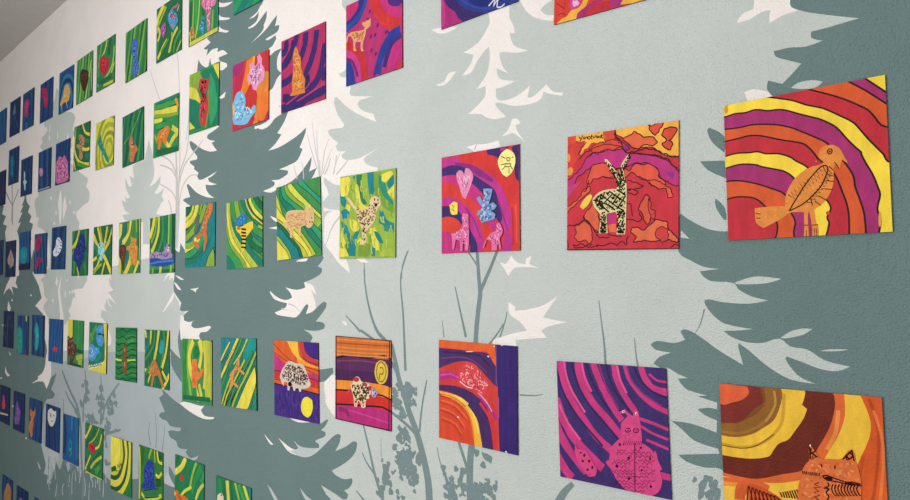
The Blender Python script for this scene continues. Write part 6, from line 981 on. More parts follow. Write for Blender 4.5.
[('monster_cutout','large pink monster cut-out with scalloped scales',196,[480,380,495,359,532,322,511,306,483,313,476,301,512,280,546,308,567,318,578,273,603,279,611,313,619,375,624,481,674,505,702,532,707,512,719,535,724,571,750,622,734,637,747,689,729,754,688,792,634,809,553,810,484,787,429,734,395,682,367,654,361,636,383,626,393,572,379,548,397,543,439,501,481,463],[('S',197,0.9,[450,545,455,554,462,555,470,551,476,541]),('S',197,0.9,[480,542,486,548,495,549,504,546,510,537]),('S',197,0.9,[544,531,550,539,560,540,569,536,576,526]),('S',197,0.9,[577,525,582,535,591,536,600,532,606,521]),('S',197,0.9,[443,582,450,567,459,563,468,565,474,577]),('S',197,0.9,[481,576,487,562,495,557,503,560,508,572]),('S',197,0.9,[514,569,521,558,531,554,541,555,547,564]),('S',197,0.9,[548,565,555,552,565,548,575,549,581,560]),('S',197,0.9,[583,559,589,547,598,543,606,545,611,555]),('S',197,0.9,[615,556,621,541,629,537,638,539,643,552]),('S',197,0.9,[649,551,656,536,665,531,674,533,680,546]),('S',197,0.9,[525,591,530,577,538,572,544,575,549,587]),('S',197,0.9,[575,581,582,570,590,567,599,568,604,576]),('S',197,0.9,[606,579,613,564,623,559,632,561,638,574]),('S',197,0.9,[645,570,650,560,658,556,665,557,670,566]),('S',197,0.9,[670,567,675,555,682,551,689,553,693,563]),('S',197,0.9,[421,614,426,624,433,626,440,622,445,610]),('S',197,0.9,[452,610,458,618,468,619,478,615,485,605]),('S',197,0.9,[489,604,494,613,503,614,512,610,519,599]),('S',197,0.9,[523,599,529,607,539,608,549,604,556,593]),('S',197,0.9,[589,589,594,596,603,596,611,593,617,585]),('S',197,0.9,[621,583,625,592,631,593,638,590,643,579]),('S',197,0.9,[643,580,649,588,657,589,666,585,672,575]),('S',197,0.9,[674,574,679,583,688,584,697,581,703,570]),('S',197,0.9,[405,654,412,639,422,634,431,636,436,649]),('S',197,0.9,[440,646,446,634,455,630,464,632,469,642]),('S',197,0.9,[472,642,478,629,486,624,494,626,499,638]),('S',197,0.9,[501,635,508,625,517,621,527,622,533,630]),('S',197,0.9,[565,626,570,614,578,610,585,612,589,622]),('S',197,0.9,[618,617,625,606,634,602,644,603,649,612]),('S',197,0.9,[654,612,660,599,670,595,679,596,685,607]),('S',197,0.9,[442,668,449,656,458,651,468,653,474,663]),('S',197,0.9,[476,662,483,650,492,646,502,647,508,657]),('S',197,0.9,[596,644,603,629,612,625,621,626,626,639]),('S',197,0.9,[630,636,635,625,643,621,650,622,655,632]),('S',197,0.9,[401,684,407,692,417,693,428,689,435,678]),('S',197,0.9,[440,678,445,686,452,686,460,683,465,674]),('S',197,0.9,[469,671,474,682,482,683,490,679,496,667]),('S',197,0.9,[499,666,503,676,511,678,519,674,524,662]),('S',197,0.9,[530,663,534,670,542,671,550,667,556,658]),('S',197,0.9,[591,653,597,659,606,659,615,656,622,648]),('S',197,0.9,[628,646,632,654,638,655,645,651,650,642]),('S',197,0.9,[679,638,683,645,690,645,697,642,701,634]),('S',197,0.9,[411,718,419,703,429,698,439,700,446,712]),('S',197,0.9,[449,710,455,698,463,694,471,695,476,705]),('S',197,0.9,[480,705,487,693,496,688,504,690,510,700]),('S',197,0.9,[512,700,517,687,525,683,532,685,536,696]),('S',197,0.9,[539,694,544,683,551,679,557,681,562,690]),('S',197,0.9,[601,684,607,672,615,668,622,669,627,679]),('S',197,0.9,[632,679,638,666,646,662,653,663,658,675]),('S',197,0.9,[660,675,666,661,674,657,682,658,687,670]),('S',197,0.9,[437,736,444,721,454,716,464,717,470,730]),('S',197,0.9,[473,729,479,715,486,710,493,712,497,725]),('S',197,0.9,[504,723,511,709,520,705,529,706,535,718]),('S',197,0.9,[539,717,544,704,551,699,558,701,562,712]),('S',197,0.9,[564,711,570,700,579,696,588,697,594,705]),('S',197,0.9,[595,705,601,694,611,690,620,691,626,700]),('S',197,0.9,[632,701,637,687,644,682,651,685,655,697]),('S',197,0.9,[423,746,429,754,439,755,448,750,455,740]),('S',197,0.9,[456,739,462,749,471,750,480,745,487,733]),('S',197,0.9,[489,733,495,743,503,744,512,739,518,728]),('S',197,0.9,[547,723,552,731,560,732,568,729,574,719]),('S',197,0.9,[602,714,608,721,617,721,626,718,632,709]),('S',197,0.9,[637,707,643,715,651,716,660,712,666,702]),('S',197,0.9,[670,702,676,709,685,709,695,705,701,697]),('S',197,0.9,[423,781,430,767,440,763,450,764,457,774]),('S',197,0.9,[462,773,467,761,475,757,482,758,487,768]),('S',197,0.9,[491,767,497,756,504,752,512,753,517,762]),('S',197,0.9,[524,763,529,749,537,744,545,746,549,758]),('S',197,0.9,[555,755,561,744,570,740,579,741,584,750]),('S',197,0.9,[584,750,590,739,598,734,606,736,611,745]),('S',197,0.9,[613,746,619,732,627,728,634,730,639,742]),('S',197,0.9,[645,740,651,727,659,722,667,724,672,735]),('S',197,0.9,[447,798,454,785,463,780,473,781,479,792]),('S',197,0.9,[484,791,491,778,501,773,510,774,516,784]),('S',197,0.9,[523,783,529,771,537,767,545,768,551,777]),('S',197,0.9,[587,771,592,760,599,756,606,757,611,766]),('S',197,0.9,[615,767,622,753,632,748,641,749,646,762]),('S',197,0.9,[456,805,461,813,469,814,477,810,483,800]),('S',197,0.9,[483,799,488,808,495,810,502,806,507,794]),('S',197,0.9,[509,794,515,803,523,804,532,800,538,789]),('S',197,0.9,[541,789,546,797,554,798,562,794,568,783]),('S',197,0.9,[572,783,578,791,588,791,597,787,604,777]),('S',197,0.9,[605,776,610,785,617,786,624,782,630,771]),('S',197,1.8,[573,488,561,798]),('S',197,1.8,[493,513,501,486,507,510,515,484,521,508,529,482,535,506,543,480,549,504,557,478,563,502,571,476,577,500,585,474,591,498,599,472,604,496,612,470,618,494,626,468]),('P',198,[476,511,473,519,467,523,461,521,459,514,461,506,468,502,474,504]),('P',198,[621,510,619,516,613,519,607,518,605,513,608,507,614,504,619,505]),('P',198,[537,588,534,596,527,600,520,598,517,591,521,584,528,580,535,582]),('P',198,[680,568,678,574,673,577,669,575,667,570,669,565,674,562,679,563]),('P',198,[450,653,447,661,439,665,432,663,430,657,433,649,440,645,447,647]),('P',198,[621,650,619,656,614,659,609,657,607,652,609,647,614,644,619,645]),('P',198,[532,718,528,725,521,729,515,727,512,722,515,715,522,711,529,712]),('P',198,[680,741,677,747,670,751,663,750,661,744,664,738,671,734,677,735]),('S',197,1.8,[514,405,542,401,542,419,513,423,514,405]),('P',197,[533,411,532,414,528,416,524,415,522,413,524,410,528,408,532,409]),('S',197,1.8,[570,400,598,397,597,415,569,418,570,400]),('P',197,[589,407,587,410,583,411,580,411,578,408,580,405,584,404,588,404]),('P',199,[513,296,510,302,501,305,493,304,490,299,494,293,502,290,510,291]),('P',199,[599,300,596,307,590,311,585,308,583,301,585,294,591,290,597,293]),('P',197,[509,297,508,300,504,301,501,300,500,298,502,295,505,294,508,294]),('P',197,[598,302,596,306,593,308,590,307,589,303,591,300,594,298,597,299]),('D',[200,201],[495,365,606,352,615,464,490,481],12,4.5,2.1,None,1)]),
('monster_cutout','small pink monster cut-out',196,[127,601,134,550,148,587,215,588,250,636,295,702,282,746,233,761,192,730,150,673],[('P',197,[211,620,208,629,201,633,194,631,191,624,195,616,202,611,209,613]),('P',197,[247,653,244,661,237,665,230,663,227,656,230,648,237,644,244,646]),('P',197,[197,661,194,668,187,671,180,670,177,664,181,658,188,654,195,655]),('P',197,[269,692,266,700,259,704,252,702,250,695,253,687,260,683,267,685]),('P',197,[232,713,229,719,222,723,215,721,212,716,216,709,223,706,230,707]),('P',197,[180,608,177,613,172,616,167,615,165,611,167,606,172,603,178,604])])]),
('square painting of orange, purple and yellow arcs beside an indigo band',[-0.813,-0.2155,-0.0112],
[('B',211),('P',212,[-6,-17,616,-4,608,168,577,156,552,99,513,62,381,67,217,63,-7,63]),('P',213,[-7,68,217,65,381,72,513,72,564,128,608,183,611,320,563,296,486,234,381,163,272,152,131,185,-7,239]),('S',214,3,[30,151,188,128,354,135,512,222]),('S',215,3,[45,97,245,92,435,98,538,170]),('P',216,[0,270,102,250,244,268,230,311,116,307,7,339]),('S',217,3.5,[15,290,131,268,216,291]),('P',218,[-8,372,116,359,271,368,406,413,484,494,535,605,559,817,442,838,431,641,378,528,243,443,116,417,-8,410]),('P',219,[-8,420,102,423,243,443,338,492,405,564,444,679,462,834,376,850,297,661]),('P',220,[-8,447,116,458,243,494,324,555,364,671,390,847,-17,919]),('S',221,2.4,[14,460,158,474,284,530]),('S',222,2.4,[26,440,170,454,295,510]),('S',221,2.4,[14,513,172,534,297,620]),('S',222,2.4,[26,492,184,514,308,600]),('S',221,2.4,[14,576,158,599,269,685]),('S',222,2.4,[26,556,169,578,280,665]),('S',221,2.4,[28,648,172,679,241,751]),('S',222,2.4,[40,628,183,659,252,731]),('S',223,3.9,[173,436,311,491,391,586,424,702]),('S',224,3.5,[130,457,270,511,351,612,377,749]),('P',218,[419,422,484,454,535,566,559,719,571,815,469,833,437,680,405,584,311,496]),('S',216,8,[432,410,510,470,586,539,611,565]),('S',225,6,[439,460,535,566,584,774]),('P',226,[593,2,800,-2,804,821,634,852,623,612,622,417,608,223]),('S',227,4,[653,32,658,315,664,779]),('S',227,4,[715,28,720,308,725,769]),('S',228,1.4,[603,6,603,302]),('S',228,1.4,[625,397,626,553]),('P',229,[534,100,529,102,522,101,517,97,517,92,523,90,530,92,535,96]),('P',229,[375,70,363,73,334,76,305,78,293,76,305,73,334,70,363,69]),('P',229,[591,15,589,19,584,20,580,19,578,16,580,12,584,10,589,12]),('P',229,[669,4,665,6,658,6,652,4,650,1,654,-1,661,-1,668,1]),('P',229,[702,797,696,800,689,798,684,794,685,789,691,786,698,788,703,792]),('P',229,[222,603,218,607,210,608,203,607,200,603,205,599,213,598,220,599]),('S',230,2.1,[230,316,298,350,366,357]),('S',231,2.8,[419,382,510,450,561,513])],
[('creature_cutout','red creature cut-out with swirly pen lines',207,[223,260,258,194,306,157,367,159,421,185,440,224,512,272,537,309,504,382,472,405,419,382,353,349,250,308,218,296],[('D',[208,209,210],[237,258,313,164,407,186,531,309,478,395,353,349,244,304],90,5.2,2.1,None,4)])]),
('square sunset-striped painting of a shaggy cream and red creature with a gold sun',[-1.1598,-0.2225,-0.0077],
[('B',243),('P',244,[-15,216,207,176,488,178,815,168,814,410,488,405,-14,417]),('S',7,4.2,[-15,216,207,176,488,178,815,168,814,410,488,405,-14,417,-15,216]),('P',245,[-14,417,419,397,814,410,814,525,-14,521]),('S',7,4.2,[-14,417,419,397,814,410,814,525,-14,521,-14,417]),('P',246,[-14,521,420,496,814,525,814,630,-13,655]),('S',7,4.2,[-14,521,420,496,814,525,814,630,-13,655,-14,521]),('P',247,[-13,659,420,623,814,630,813,829,-12,820]),('S',7,4.2,[-13,659,420,623,814,630,813,829,-12,820,-13,659]),('P',248,[-15,325,488,302,783,318,783,403,419,403,-14,417]),('S',249,4,[23,241,419,209,767,224]),('S',250,3,[22,33,349,27,790,19]),('S',251,3,[22,67,349,61,790,51]),('S',250,3,[22,107,349,103,789,87]),('S',250,3,[22,144,350,141,789,121]),('S',252,3,[23,176,350,170,789,150]),('S',253,10,[44,698,173,704,209,755]),('S',254,3,[209,688,488,706,766,731]),('S',7,3.5,[10,1,18,798]),('S',7,3,[14,1,419,-1,799,1]),('S',7,3,[783,2,772,798]),('S',7,4.4,[10,799,420,799,788,795]),('S',255,3,[175,544,199,511,235,500,223,471])],
[('sun_cutout','gold sun cut-out',232,[582,294,605,216,661,186,725,196,761,246,757,321,719,382,654,401,605,367],[('S',233,2.6,[608,292,628,225,680,199,735,248,725,334,670,378,621,344,608,292]),('S',234,3.1,[654,255,693,252,693,305,654,309,654,352])]),
('creature_cutout','cream and red shaggy creature cut-out',235,[241,454,271,425,282,390,318,364,365,367,399,401,440,404,468,401,524,424,530,446,530,504,513,542,474,554,459,588,459,625,434,640,394,636,388,600,353,583,336,629,330,645,293,642,289,590,277,540,253,498],[('P',236,[370,385,357,402,324,412,290,409,277,394,290,377,324,367,357,371]),('P',236,[484,423,469,434,440,438,414,433,406,421,421,409,450,405,476,411]),('P',236,[536,449,529,465,513,473,497,468,491,453,497,437,513,429,529,434]),('P',236,[532,521,528,532,519,537,509,534,505,524,509,514,519,508,528,512]),('D',[237,238,237],[253,445,502,420,513,513,457,577,318,587,259,497],95,4.9,4.5,None,6),('P',239,[337,596,332,605,318,610,305,608,300,600,305,591,318,586,332,588]),('P',239,[443,590,438,598,425,603,412,601,407,595,412,587,425,582,438,584]),('P',239,[434,617,431,625,425,630,418,627,416,619,418,610,425,606,431,609]),('P',239,[322,627,319,633,313,636,306,634,303,629,306,624,312,621,319,622])]),
('paw_cutout','mauve paw piece',240,[541,466,552,443,569,434,586,454,613,465,640,487,613,501,602,524,558,526,541,502],[('D',[241,242],[547,465,580,455,613,494,558,518],16,2.9,4.2,None,1)])]),
('square painting of a spiky black and white hedgehog over purple ground with yellow moon',[-1.4278,-0.2444,0.0157],
[('B',262),('P',263,[153,-7,303,30,412,150,465,229,588,242,810,258,811,219,589,202,448,127,414,5]),('P',264,[248,-10,450,3,484,146,589,202,483,187,339,112]),('P',265,[450,-7,574,-1,590,120,811,189,810,238,554,183]),('P',266,[550,-4,814,-6,811,169,693,155,590,100]),('P',267,[-4,128,226,201,447,240,809,347,808,387,445,353,-5,321]),('P',268,[-3,41,301,197,810,268,809,318,300,280,-4,128]),('P',269,[-5,321,481,341,808,377,807,436,444,435,-6,407]),('P',270,[-6,418,807,446,806,515,-7,467]),('S',7,1.4,[-3,41,301,197,810,278]),('S',7,1.4,[-4,128,301,228,553,265,809,337]),('S',7,1.4,[-5,321,481,341,808,383]),('S',7,1.4,[-6,418,807,446]),('S',7,1.4,[450,-7,484,146,811,219]),('S',7,1.4,[550,-4,590,110,811,169]),('P',271,[-7,461,298,478,806,509,801,820,-10,834]),('S',7,2.6,[-7,461,298,478,806,509]),('D',[272,273],[12,512,789,526,785,783,10,790],60,12.8,4.9,1.3,1)],
[('hedgehog_cutout','black and white hedgehog cut-out',256,[110,388,150,311,226,243,282,208,411,222,536,235,588,283,622,341,672,417,655,449,585,469,508,481,497,513,468,511,454,476,407,484,389,512,363,510,342,444,317,429,290,516,253,513,254,434,194,430,186,477,156,458],[('D',[257,258,259],[130,386,245,242,536,245,639,360,550,447,298,426],180,6.9,3.4,None,8),('P',260,[331,444,321,463,298,472,274,467,265,450,275,431,298,422,322,428]),('P',260,[589,424,586,428,579,431,571,430,568,426,571,421,579,419,586,420])]),
('moon_cutout','yellow moon cut-out',261,[505,634,549,569,619,552,694,575,706,653,668,727,616,759,546,740,505,694],[])]),
('square teal and yellow diagonal-striped painting of an orange lizard',[-1.7179,-0.2499,0.0386],
[('B',96),('P',76,[-19,1,406,-3,217,163,-26,313]),('S',7,1.8,[-19,1,406,-3,217,163,-26,313,-19,1]),('P',276,[563,-4,800,5,775,150,620,312,487,340,514,156]),('S',7,1.8,[563,-4,800,5,775,150,620,312,487,340,514,156,563,-4]),('S',7,13.9,[406,-3,264,162,94,356,-20,480]),('S',98,10.8,[406,-3,264,162,94,356,-20,480]),('S',7,13.9,[496,-4,356,160,165,376,-8,598]),('S',91,10.8,[496,-4,356,160,165,376,-8,598]),('S',7,9.2,[311,138,119,308]),('S',277,6.2,[311,138,119,308]),('S',7,20.1,[563,-4,401,205,211,398,15,667]),('S',96,17.1,[563,-4,401,205,211,398,15,667]),('S',7,10.8,[629,6,446,204,257,442]),('S',94,7.8,[629,6,446,204,257,442]),('S',7,15.4,[443,319,255,512,60,806]),('S',95,12.4,[443,319,255,512,60,806]),('S',7,10.8,[305,371,112,614,12,786]),('S',97,7.8,[305,371,112,614,12,786]),('S',7,12.3,[805,150,618,380,390,619,248,814]),('S',102,9.3,[805,150,618,380,390,619,248,814]),('S',7,17.0,[484,454,299,625,131,823]),('S',96,14.0,[484,454,299,625,131,823]),('S',7,9.4,[220,46,74,190,-15,288]),('S',98,6.2,[220,46,74,190,-15,288]),('S',7,11.0,[556,246,301,510,134,683,59,829]),('S',97,7.8,[556,246,301,510,134,683,59,829]),('S',98,3.9,[607,7,515,134,307,301]),('S',7,11.0,[732,151,531,361,299,602,178,808]),('S',91,7.8,[732,151,531,361,299,602,178,808]),('P',98,[770,306,571,518,340,806,606,796,795,483]),('S',7,2.1,[770,306,571,518,340,806,606,796,795,483,770,306]),('P',96,[794,505,696,666,606,807,802,791]),('S',7,1.8,[794,505,696,666,606,807,802,791,794,505]),('S',7,14.1,[793,549,714,798]),('S',91,10.8,[793,549,714,798]),('S',7,12.5,[782,638,756,795]),('S',276,9.3,[782,638,756,795])],
[('lizard_cutout','orange lizard cut-out',274,[400,228,445,238,442,342,508,373,565,394,529,418,441,376,396,367,313,428,293,499,414,549,400,578,278,530,244,583,198,581,246,489,211,433,305,359,375,321],[('D',[275],[399,251,442,342,304,429,246,489],12,6.7,3.0,None,1)])]),
('square green and yellow striped painting with an orange antler-shaped hand',[-1.9751,-0.2659,0.02],
[('B',91),('S',281,37.2,[67,7,68,277,24,796]),('S',112,15.5,[225,2,158,210,182,476,249,755]),('S',98,21.7,[314,20,203,188,226,371,358,605,466,756]),('S',125,15.5,[509,-6,551,153]),('S',98,18.6,[466,15,530,173,466,357]),('S',282,40.3,[697,8,676,344,717,733]),('S',109,14.0,[593,12,635,347,593,606]),('S',283,12.4,[779,26,790,687]),('S',281,18.6,[358,605,380,764]),('S',109,15.5,[466,557,551,748]),('S',100,14.0,[24,755,757,729])],
[('leaf_cutout','green leaf cut-out',278,[401,68,474,116,466,196,401,250,327,233,314,163,345,100],[]),
('hand_cutout','orange hand cut-out',279,[292,255,423,249,432,399,487,415,517,364,593,359,551,451,432,519,423,600,284,601,270,429],[('D',[280],[301,285,414,279,402,581,302,579],12,11.8,4.1,None,1)])]),
('square teal and yellow curvy painting of a brown fox under a turquoise bug',[-2.2729,-0.2482,0.0169],
[('B',100),('S',7,17.0,[21,12,50,114]),('S',98,14.0,[21,12,50,114]),('S',7,15.4,[212,8,187,178,9,321]),('S',98,12.4,[212,8,187,178,9,321]),('S',7,24.7,[104,44,134,202,9,298]),('S',288,21.7,[104,44,134,202,9,298]),('S',7,15.4,[345,5,295,219,11,435]),('S',91,12.4,[345,5,295,219,11,435]),('S',7,18.5,[475,2,401,259,325,418]),('S',109,15.5,[475,2,401,259,325,418]),('S',7,18.5,[554,121,531,298]),('S',289,15.5,[554,121,531,298]),('S',7,17.0,[629,-2,656,183,534,517]),('S',91,14.0,[629,-2,656,183,534,517]),('S',7,17.0,[779,-5,708,290,585,514]),('S',98,14.0,[779,-5,708,290,585,514]),('S',7,15.4,[14,572,221,603,115,745]),('S',98,12.4,[14,572,221,603,115,745]),('S',7,21.6,[328,663,383,813]),('S',96,18.6,[328,663,383,813]),('S',7,17.0,[810,585,688,723,588,796]),('S',98,14.0,[810,585,688,723,588,796]),('S',7,18.5,[166,517,59,637]),('S',91,15.5,[166,517,59,637]),('S',7,15.4,[585,557,737,676]),('S',125,12.4,[585,557,737,676]),('S',7,18.5,[87,702,89,815]),('S',288,15.5,[87,702,89,815])],
[('bug_cutout','turquoise bug cut-out',284,[529,166,605,130,656,183,632,293,557,329,490,300,504,233],[]),
('fox_cutout','brown fox cut-out',285,[314,408,403,436,482,520,545,582,597,665,663,768,598,778,510,671,458,620,354,639,288,799,224,815,264,645,167,584,193,515],[('D',[286,287],[314,441,509,562,328,629,193,560],22,8.1,4.1,None,1)])]),
('square dark green painting with black wavy lines and a brown long-bodied ant',[-2.5449,-0.2495,0.0287],
[('B',292),('S',293,24.8,[-9,52,277,78,521,37,799,57]),('S',294,3.5,[-10,18,119,56,289,25,431,66,611,26,799,38]),('S',295,24.8,[-8,164,278,187,523,144,800,162]),('S',294,3.5,[-8,129,121,166,290,134,432,174,612,133,800,144]),('S',293,24.8,[-6,262,279,284,524,239,801,256]),('S',294,3.5,[-7,228,122,264,291,231,433,270,613,228,801,237]),('S',295,24.8,[-5,361,281,381,525,334,802,349]),('S',294,3.5,[-5,326,123,362,292,327,434,366,614,322,801,330]),('S',293,24.8,[-3,447,282,465,525,418,802,431]),('S',294,3.5,[-4,413,125,447,293,412,435,450,615,405,802,412]),('S',295,24.8,[-2,545,283,562,526,512,803,524]),('S',294,3.5,[-2,511,126,545,295,508,436,545,616,499,803,505]),('S',293,24.8,[-1,631,284,646,527,595,804,605]),('S',294,3.5,[-1,597,127,630,296,592,437,628,616,581,803,586]),('S',295,24.8,[1,717,285,730,528,678,804,686]),('S',294,3.5,[0,683,128,715,297,677,438,712,617,664,804,667]),('S',293,24.8,[2,803,286,814,529,761,805,767]),('S',294,3.5,[1,769,129,800,298,761,439,795,618,746,805,748]),('S',296,6.2,[-3,491,251,498]),('S',296,6.2,[466,489,762,469]),('S',297,9.3,[463,215,701,186]),('S',290,3.5,[341,278,279,219]),('S',290,3.5,[415,276,414,204]),('S',290,3.5,[294,436,188,464]),('S',290,3.5,[435,431,525,415])],
[('ant_cutout','brown ant cut-out',290,[354,277,433,287,452,358,404,420,429,479,455,573,438,681,359,702,315,652,295,532,343,458,293,388,292,327],[('P',291,[403,336,395,357,373,366,351,358,342,338,351,317,372,308,394,316]),('P',291,[406,551,397,585,376,600,354,588,345,554,353,520,375,505,397,518])])]),
('square green painting with two blue butterflies and white handwriting on yellow',[-2.8353,-0.2402,-0.0039],
[('B',303),('P',98,[634,5,839,5,825,798,-9,809,-13,735,530,691,717,549]),('S',112,18.6,[69,199,184,272]),('S',304,21.7,[354,54,144,221,9,468]),('S',305,21.7,[589,482,315,657]),('S',306,14.0,[812,11,811,795]),('S',307,5.6,[10,739,83,714,64,761,156,700,137,749,230,703,217,738,287,690,332,720,373,673,425,705,472,657,515,680,569,632,598,660,665,609]),('S',308,3.9,[27,774,173,741,28,790,246,730,319,734,495,689]),('S',309,2.4,[41,752,173,725,282,717,424,687,543,660])],
[('butterfly_cutout','upper blue butterfly cut-out',298,[460,37,636,43,642,171,468,180,645,222,683,297,570,386,406,351,329,265,361,185,321,108],[('S',299,6.2,[396,178,664,191]),('D',[300,301],[390,66,623,70,616,326,402,287],24,9.4,4.1,None,1)]),
('butterfly_cutout','lower blue butterfly cut-out',298,[6,401,188,351,300,397,479,399,519,487,379,522,312,605,131,645,1,588,-27,483],[('D',[300,302,301],[21,414,445,427,310,579,54,597],34,9.6,4.1,None,1)])]),
('square green painting with yellow corner and a brown branching tree',[-3.1042,-0.2372,-0.0035],
[('B',146),('P',98,[-30,-10,266,-5,265,248,204,335,-46,405]),('S',126,10.8,[282,-5,284,275]),('S',111,15.5,[553,14,541,483]),('S',313,21.7,[471,653,786,603]),('S',102,24.8,[556,729,754,714]),('S',126,15.5,[382,520,782,536]),('S',126,12.4,[63,767,719,784]),('S',314,15.5,[52,598,108,792])],
[('tree_cutout','brown branching tree cut-out',310,[32,287,161,323,285,289,334,412,473,418,481,542,388,631,275,792,149,788,182,645,37,627,-23,489,-33,347],[('D',[311,312,237],[17,316,286,317,443,461,271,723,52,598],44,9.3,4.9,None,1)])]),
('blue square painting with a small red starfish near its lower middle',[-3.3716,-0.2404,0.0003],
[('B',152),('W',25,[152,107,316,107],22,14,-1,6)],
[('starfish_cutout','red starfish cut-out',315,[394,491,461,529,624,519,518,564,557,605,419,590,281,616,324,566,183,557,332,536],[])]),
('blue square painting with a slim turquoise seahorse, left of the red starfish',[-3.6431,-0.2289,0.0036],
[('B',150),('W',5,[150,152,107,152],22,18,-1,7),('S',319,3.9,[-53,80,-12,336])],
[('seahorse_cutout','turquoise seahorse cut-out',317,[316,135,426,210,490,380,473,569,408,681,274,705,222,581,252,422,169,298,237,216],[('D',[318],[299,198,459,382,353,637,255,453],14,9.2,4.1,None,1)])]),
('blue square painting of a turquoise fish with yellow and red corners',[-3.9054,-0.2371,0.0064],
[('B',152),('W',0,[152,316,150,107],24,14,-1,8),('S',323,17.1,[647,-12,656,109]),('S',324,14.0,[645,699,652,787])],
[('fish_cutout','turquoise fish cut-out',320,[118,223,263,252,386,332,428,562,398,778,93,796,-6,616,10,378],[('D',[321,322],[122,273,366,366,360,731,89,745],22,11.0,4.1,None,1)])]),
('very dark navy square painting with pale flecks, leftmost above the pink rabbit',[-4.1836,-0.2185,0.0031],
[('B',161),('W',8,[161,325,161,326],22,14,-1,9),('D',[327,328],[27,36,740,24,739,713,94,746],16,20.8,4.1,1.4,1)],
[]),
('square red, yellow and magenta painting cut off by the top of the frame',[-0.5121,0.5606,-0.049],
[('B',329),('P',330,[24,796,69,771,106,765,150,728,204,726,238,681,236,618,289,633,265,726,204,758,188,800,61,805]),('P',331,[188,800,196,763,265,734,308,714,392,706,392,729,317,747,266,796]),('P',332,[241,805,317,747,393,733,459,746,477,810,327,811]),('P',333,[434,740,459,739,523,726,556,772,525,800,476,803]),('P',330,[524,786,571,739,695,758,696,815]),('P',334,[131,700,147,610,228,632,212,713,159,731]),('D',[335],[148,657,220,676,203,711,159,707],16,5.7,3.0,None,1),('S',336,1.8,[20,648,86,704,94,659]),('S',336,1.4,[32,738,68,732,96,754]),('S',330,21.7,[0,240,240,120,520,200,800,80]),('S',333,24.8,[0,440,320,320,800,360])],
[]),
('square violet painting with blue arc and white scribble, cut off at the top',[-0.7946,0.6349,-0.0087],
[('B',337),('P',55,[22,527,73,620,157,695,207,773,320,830,568,839,828,822,832,522,-11,231]),('P',338,[158,569,224,665,384,762,627,821,814,807,818,518,127,279]),('P',339,[257,575,353,691,538,759,716,741,718,554]),('S',340,3.9,[224,615,416,742,686,803]),('S',341,2.8,[514,752,554,727,584,701,562,771,599,729,617,716,598,781,642,795,672,780]),('S',342,7.8,[15,551,28,709,14,782])],
[]),
('square magenta and blue painting of a small tan goat, top edge near the frame',[-1.1145,0.584,-0.0052],
[('B',347),('P',348,[-24,-8,161,-23,170,62,88,121,-5,166]),('S',349,26.4,[242,-33,233,81,143,172,-5,214]),('S',350,14.0,[295,-17,277,83,179,171,4,228]),('S',351,31.0,[408,19,459,172,592,313,768,408]),('S',352,21.7,[526,34,576,151,673,247,800,307]),('P',353,[593,55,609,150,657,196,737,222,800,209,801,121]),('S',354,24.8,[776,454,656,476,558,562,491,680,457,785]),('S',355,14.0,[791,502,672,536,607,630,557,741]),('S',25,34.1,[798,624,703,654,655,764]),('S',356,24.8,[797,754,750,830]),('S',357,21.7,[-5,369,88,465,214,532,267,649,302,865]),('S',358,18.6,[-5,477,106,540,179,663,196,819]),('P',359,[-14,546,69,578,124,686,151,855,-5,846]),('S',360,7.8,[-14,522,106,587,178,745]),('P',361,[369,165,358,177,345,178,339,167,342,152,354,141,366,140,372,150]),('P',361,[480,327,474,341,463,344,455,335,453,318,460,304,470,301,478,311]),('P',361,[386,411,377,424,366,426,358,416,359,400,368,387,379,385,387,395]),('P',361,[445,411,432,422,419,422,414,412,420,397,433,387,446,387,451,397]),('P',361,[595,429,582,440,570,440,565,430,571,416,583,406,596,406,600,415]),('P',361,[394,545,383,557,371,558,364,549,368,533,379,521,391,520,397,530]),('P',361,[453,594,442,606,430,608,424,598,427,583,438,571,450,569,457,579]),('P',361,[619,424,625,441,620,448,608,441,595,424,590,407,595,400,607,407]),('P',361,[436,782,428,795,416,798,409,788,410,772,418,759,430,757,437,766]),('P',361,[478,725,467,737,455,738,449,729,453,713,463,702,475,700,482,710])],
[('goat_cutout','tan goat cut-out',343,[277,310,286,293,259,270,241,236,277,237,307,243,312,215,338,234,373,227,369,272,373,296,347,310,307,318,294,367,268,418,254,472,271,517,236,514,223,476,229,419,152,399,143,443,164,490,115,478,115,425,106,363,69,318,36,321,23,365,4,372,10,326,36,291,88,285,232,309],[('D',[344,345],[88,293,277,327,259,415,124,380],30,6.0,3.0,None,1),('P',346,[353,228,350,236,335,239,317,234,306,224,309,216,324,214,342,219])])]),
('square magenta and purple wavy painting of a tall orange sitting cat',[-1.3986,0.5715,-0.003],
[('B',365),('S',55,21.7,[92,16,92,113,7,141]),('S',55,21.7,[300,-1,239,127,136,246,8,288]),('S',55,21.7,[461,20,442,156,362,278,282,401,137,465,9,473]),('S',55,21.7,[655,50,617,225,541,369,463,467,502,546,304,668,32,636]),('S',55,21.7,[787,224,750,420,656,581,503,640,263,707,12,754]),('S',55,21.7,[806,704,503,733,304,775,55,806]),('S',55,21.7,[806,478,769,606]),('S',55,21.7,[239,43,198,165,51,274]),('S',366,3.9,[197,19,135,149,7,215]),('S',366,3.9,[389,12,342,178,240,296,8,362]),('S',366,3.9,[559,35,521,224,443,368,383,472]),('S',366,3.9,[768,150,712,319,618,503,483,612,97,722]),('S',366,3.9,[798,635,580,679,304,727])],
[('cat_cutout','orange sitting cat cut-out',362,[252,154,280,126,321,172,334,223,374,269,383,378,415,456,455,524,444,603,456,665,384,661,222,651,172,636,221,603,212,505,228,413,240,296,227,220],[('D',[363,364],[260,169,321,196,391,451,444,627,242,620,220,435],60,12.2,3.2,None,1)])]),
('square red and orange painting with a pink squirrel above a pale blue squirrel',[-1.6615,0.5677,-0.0002],
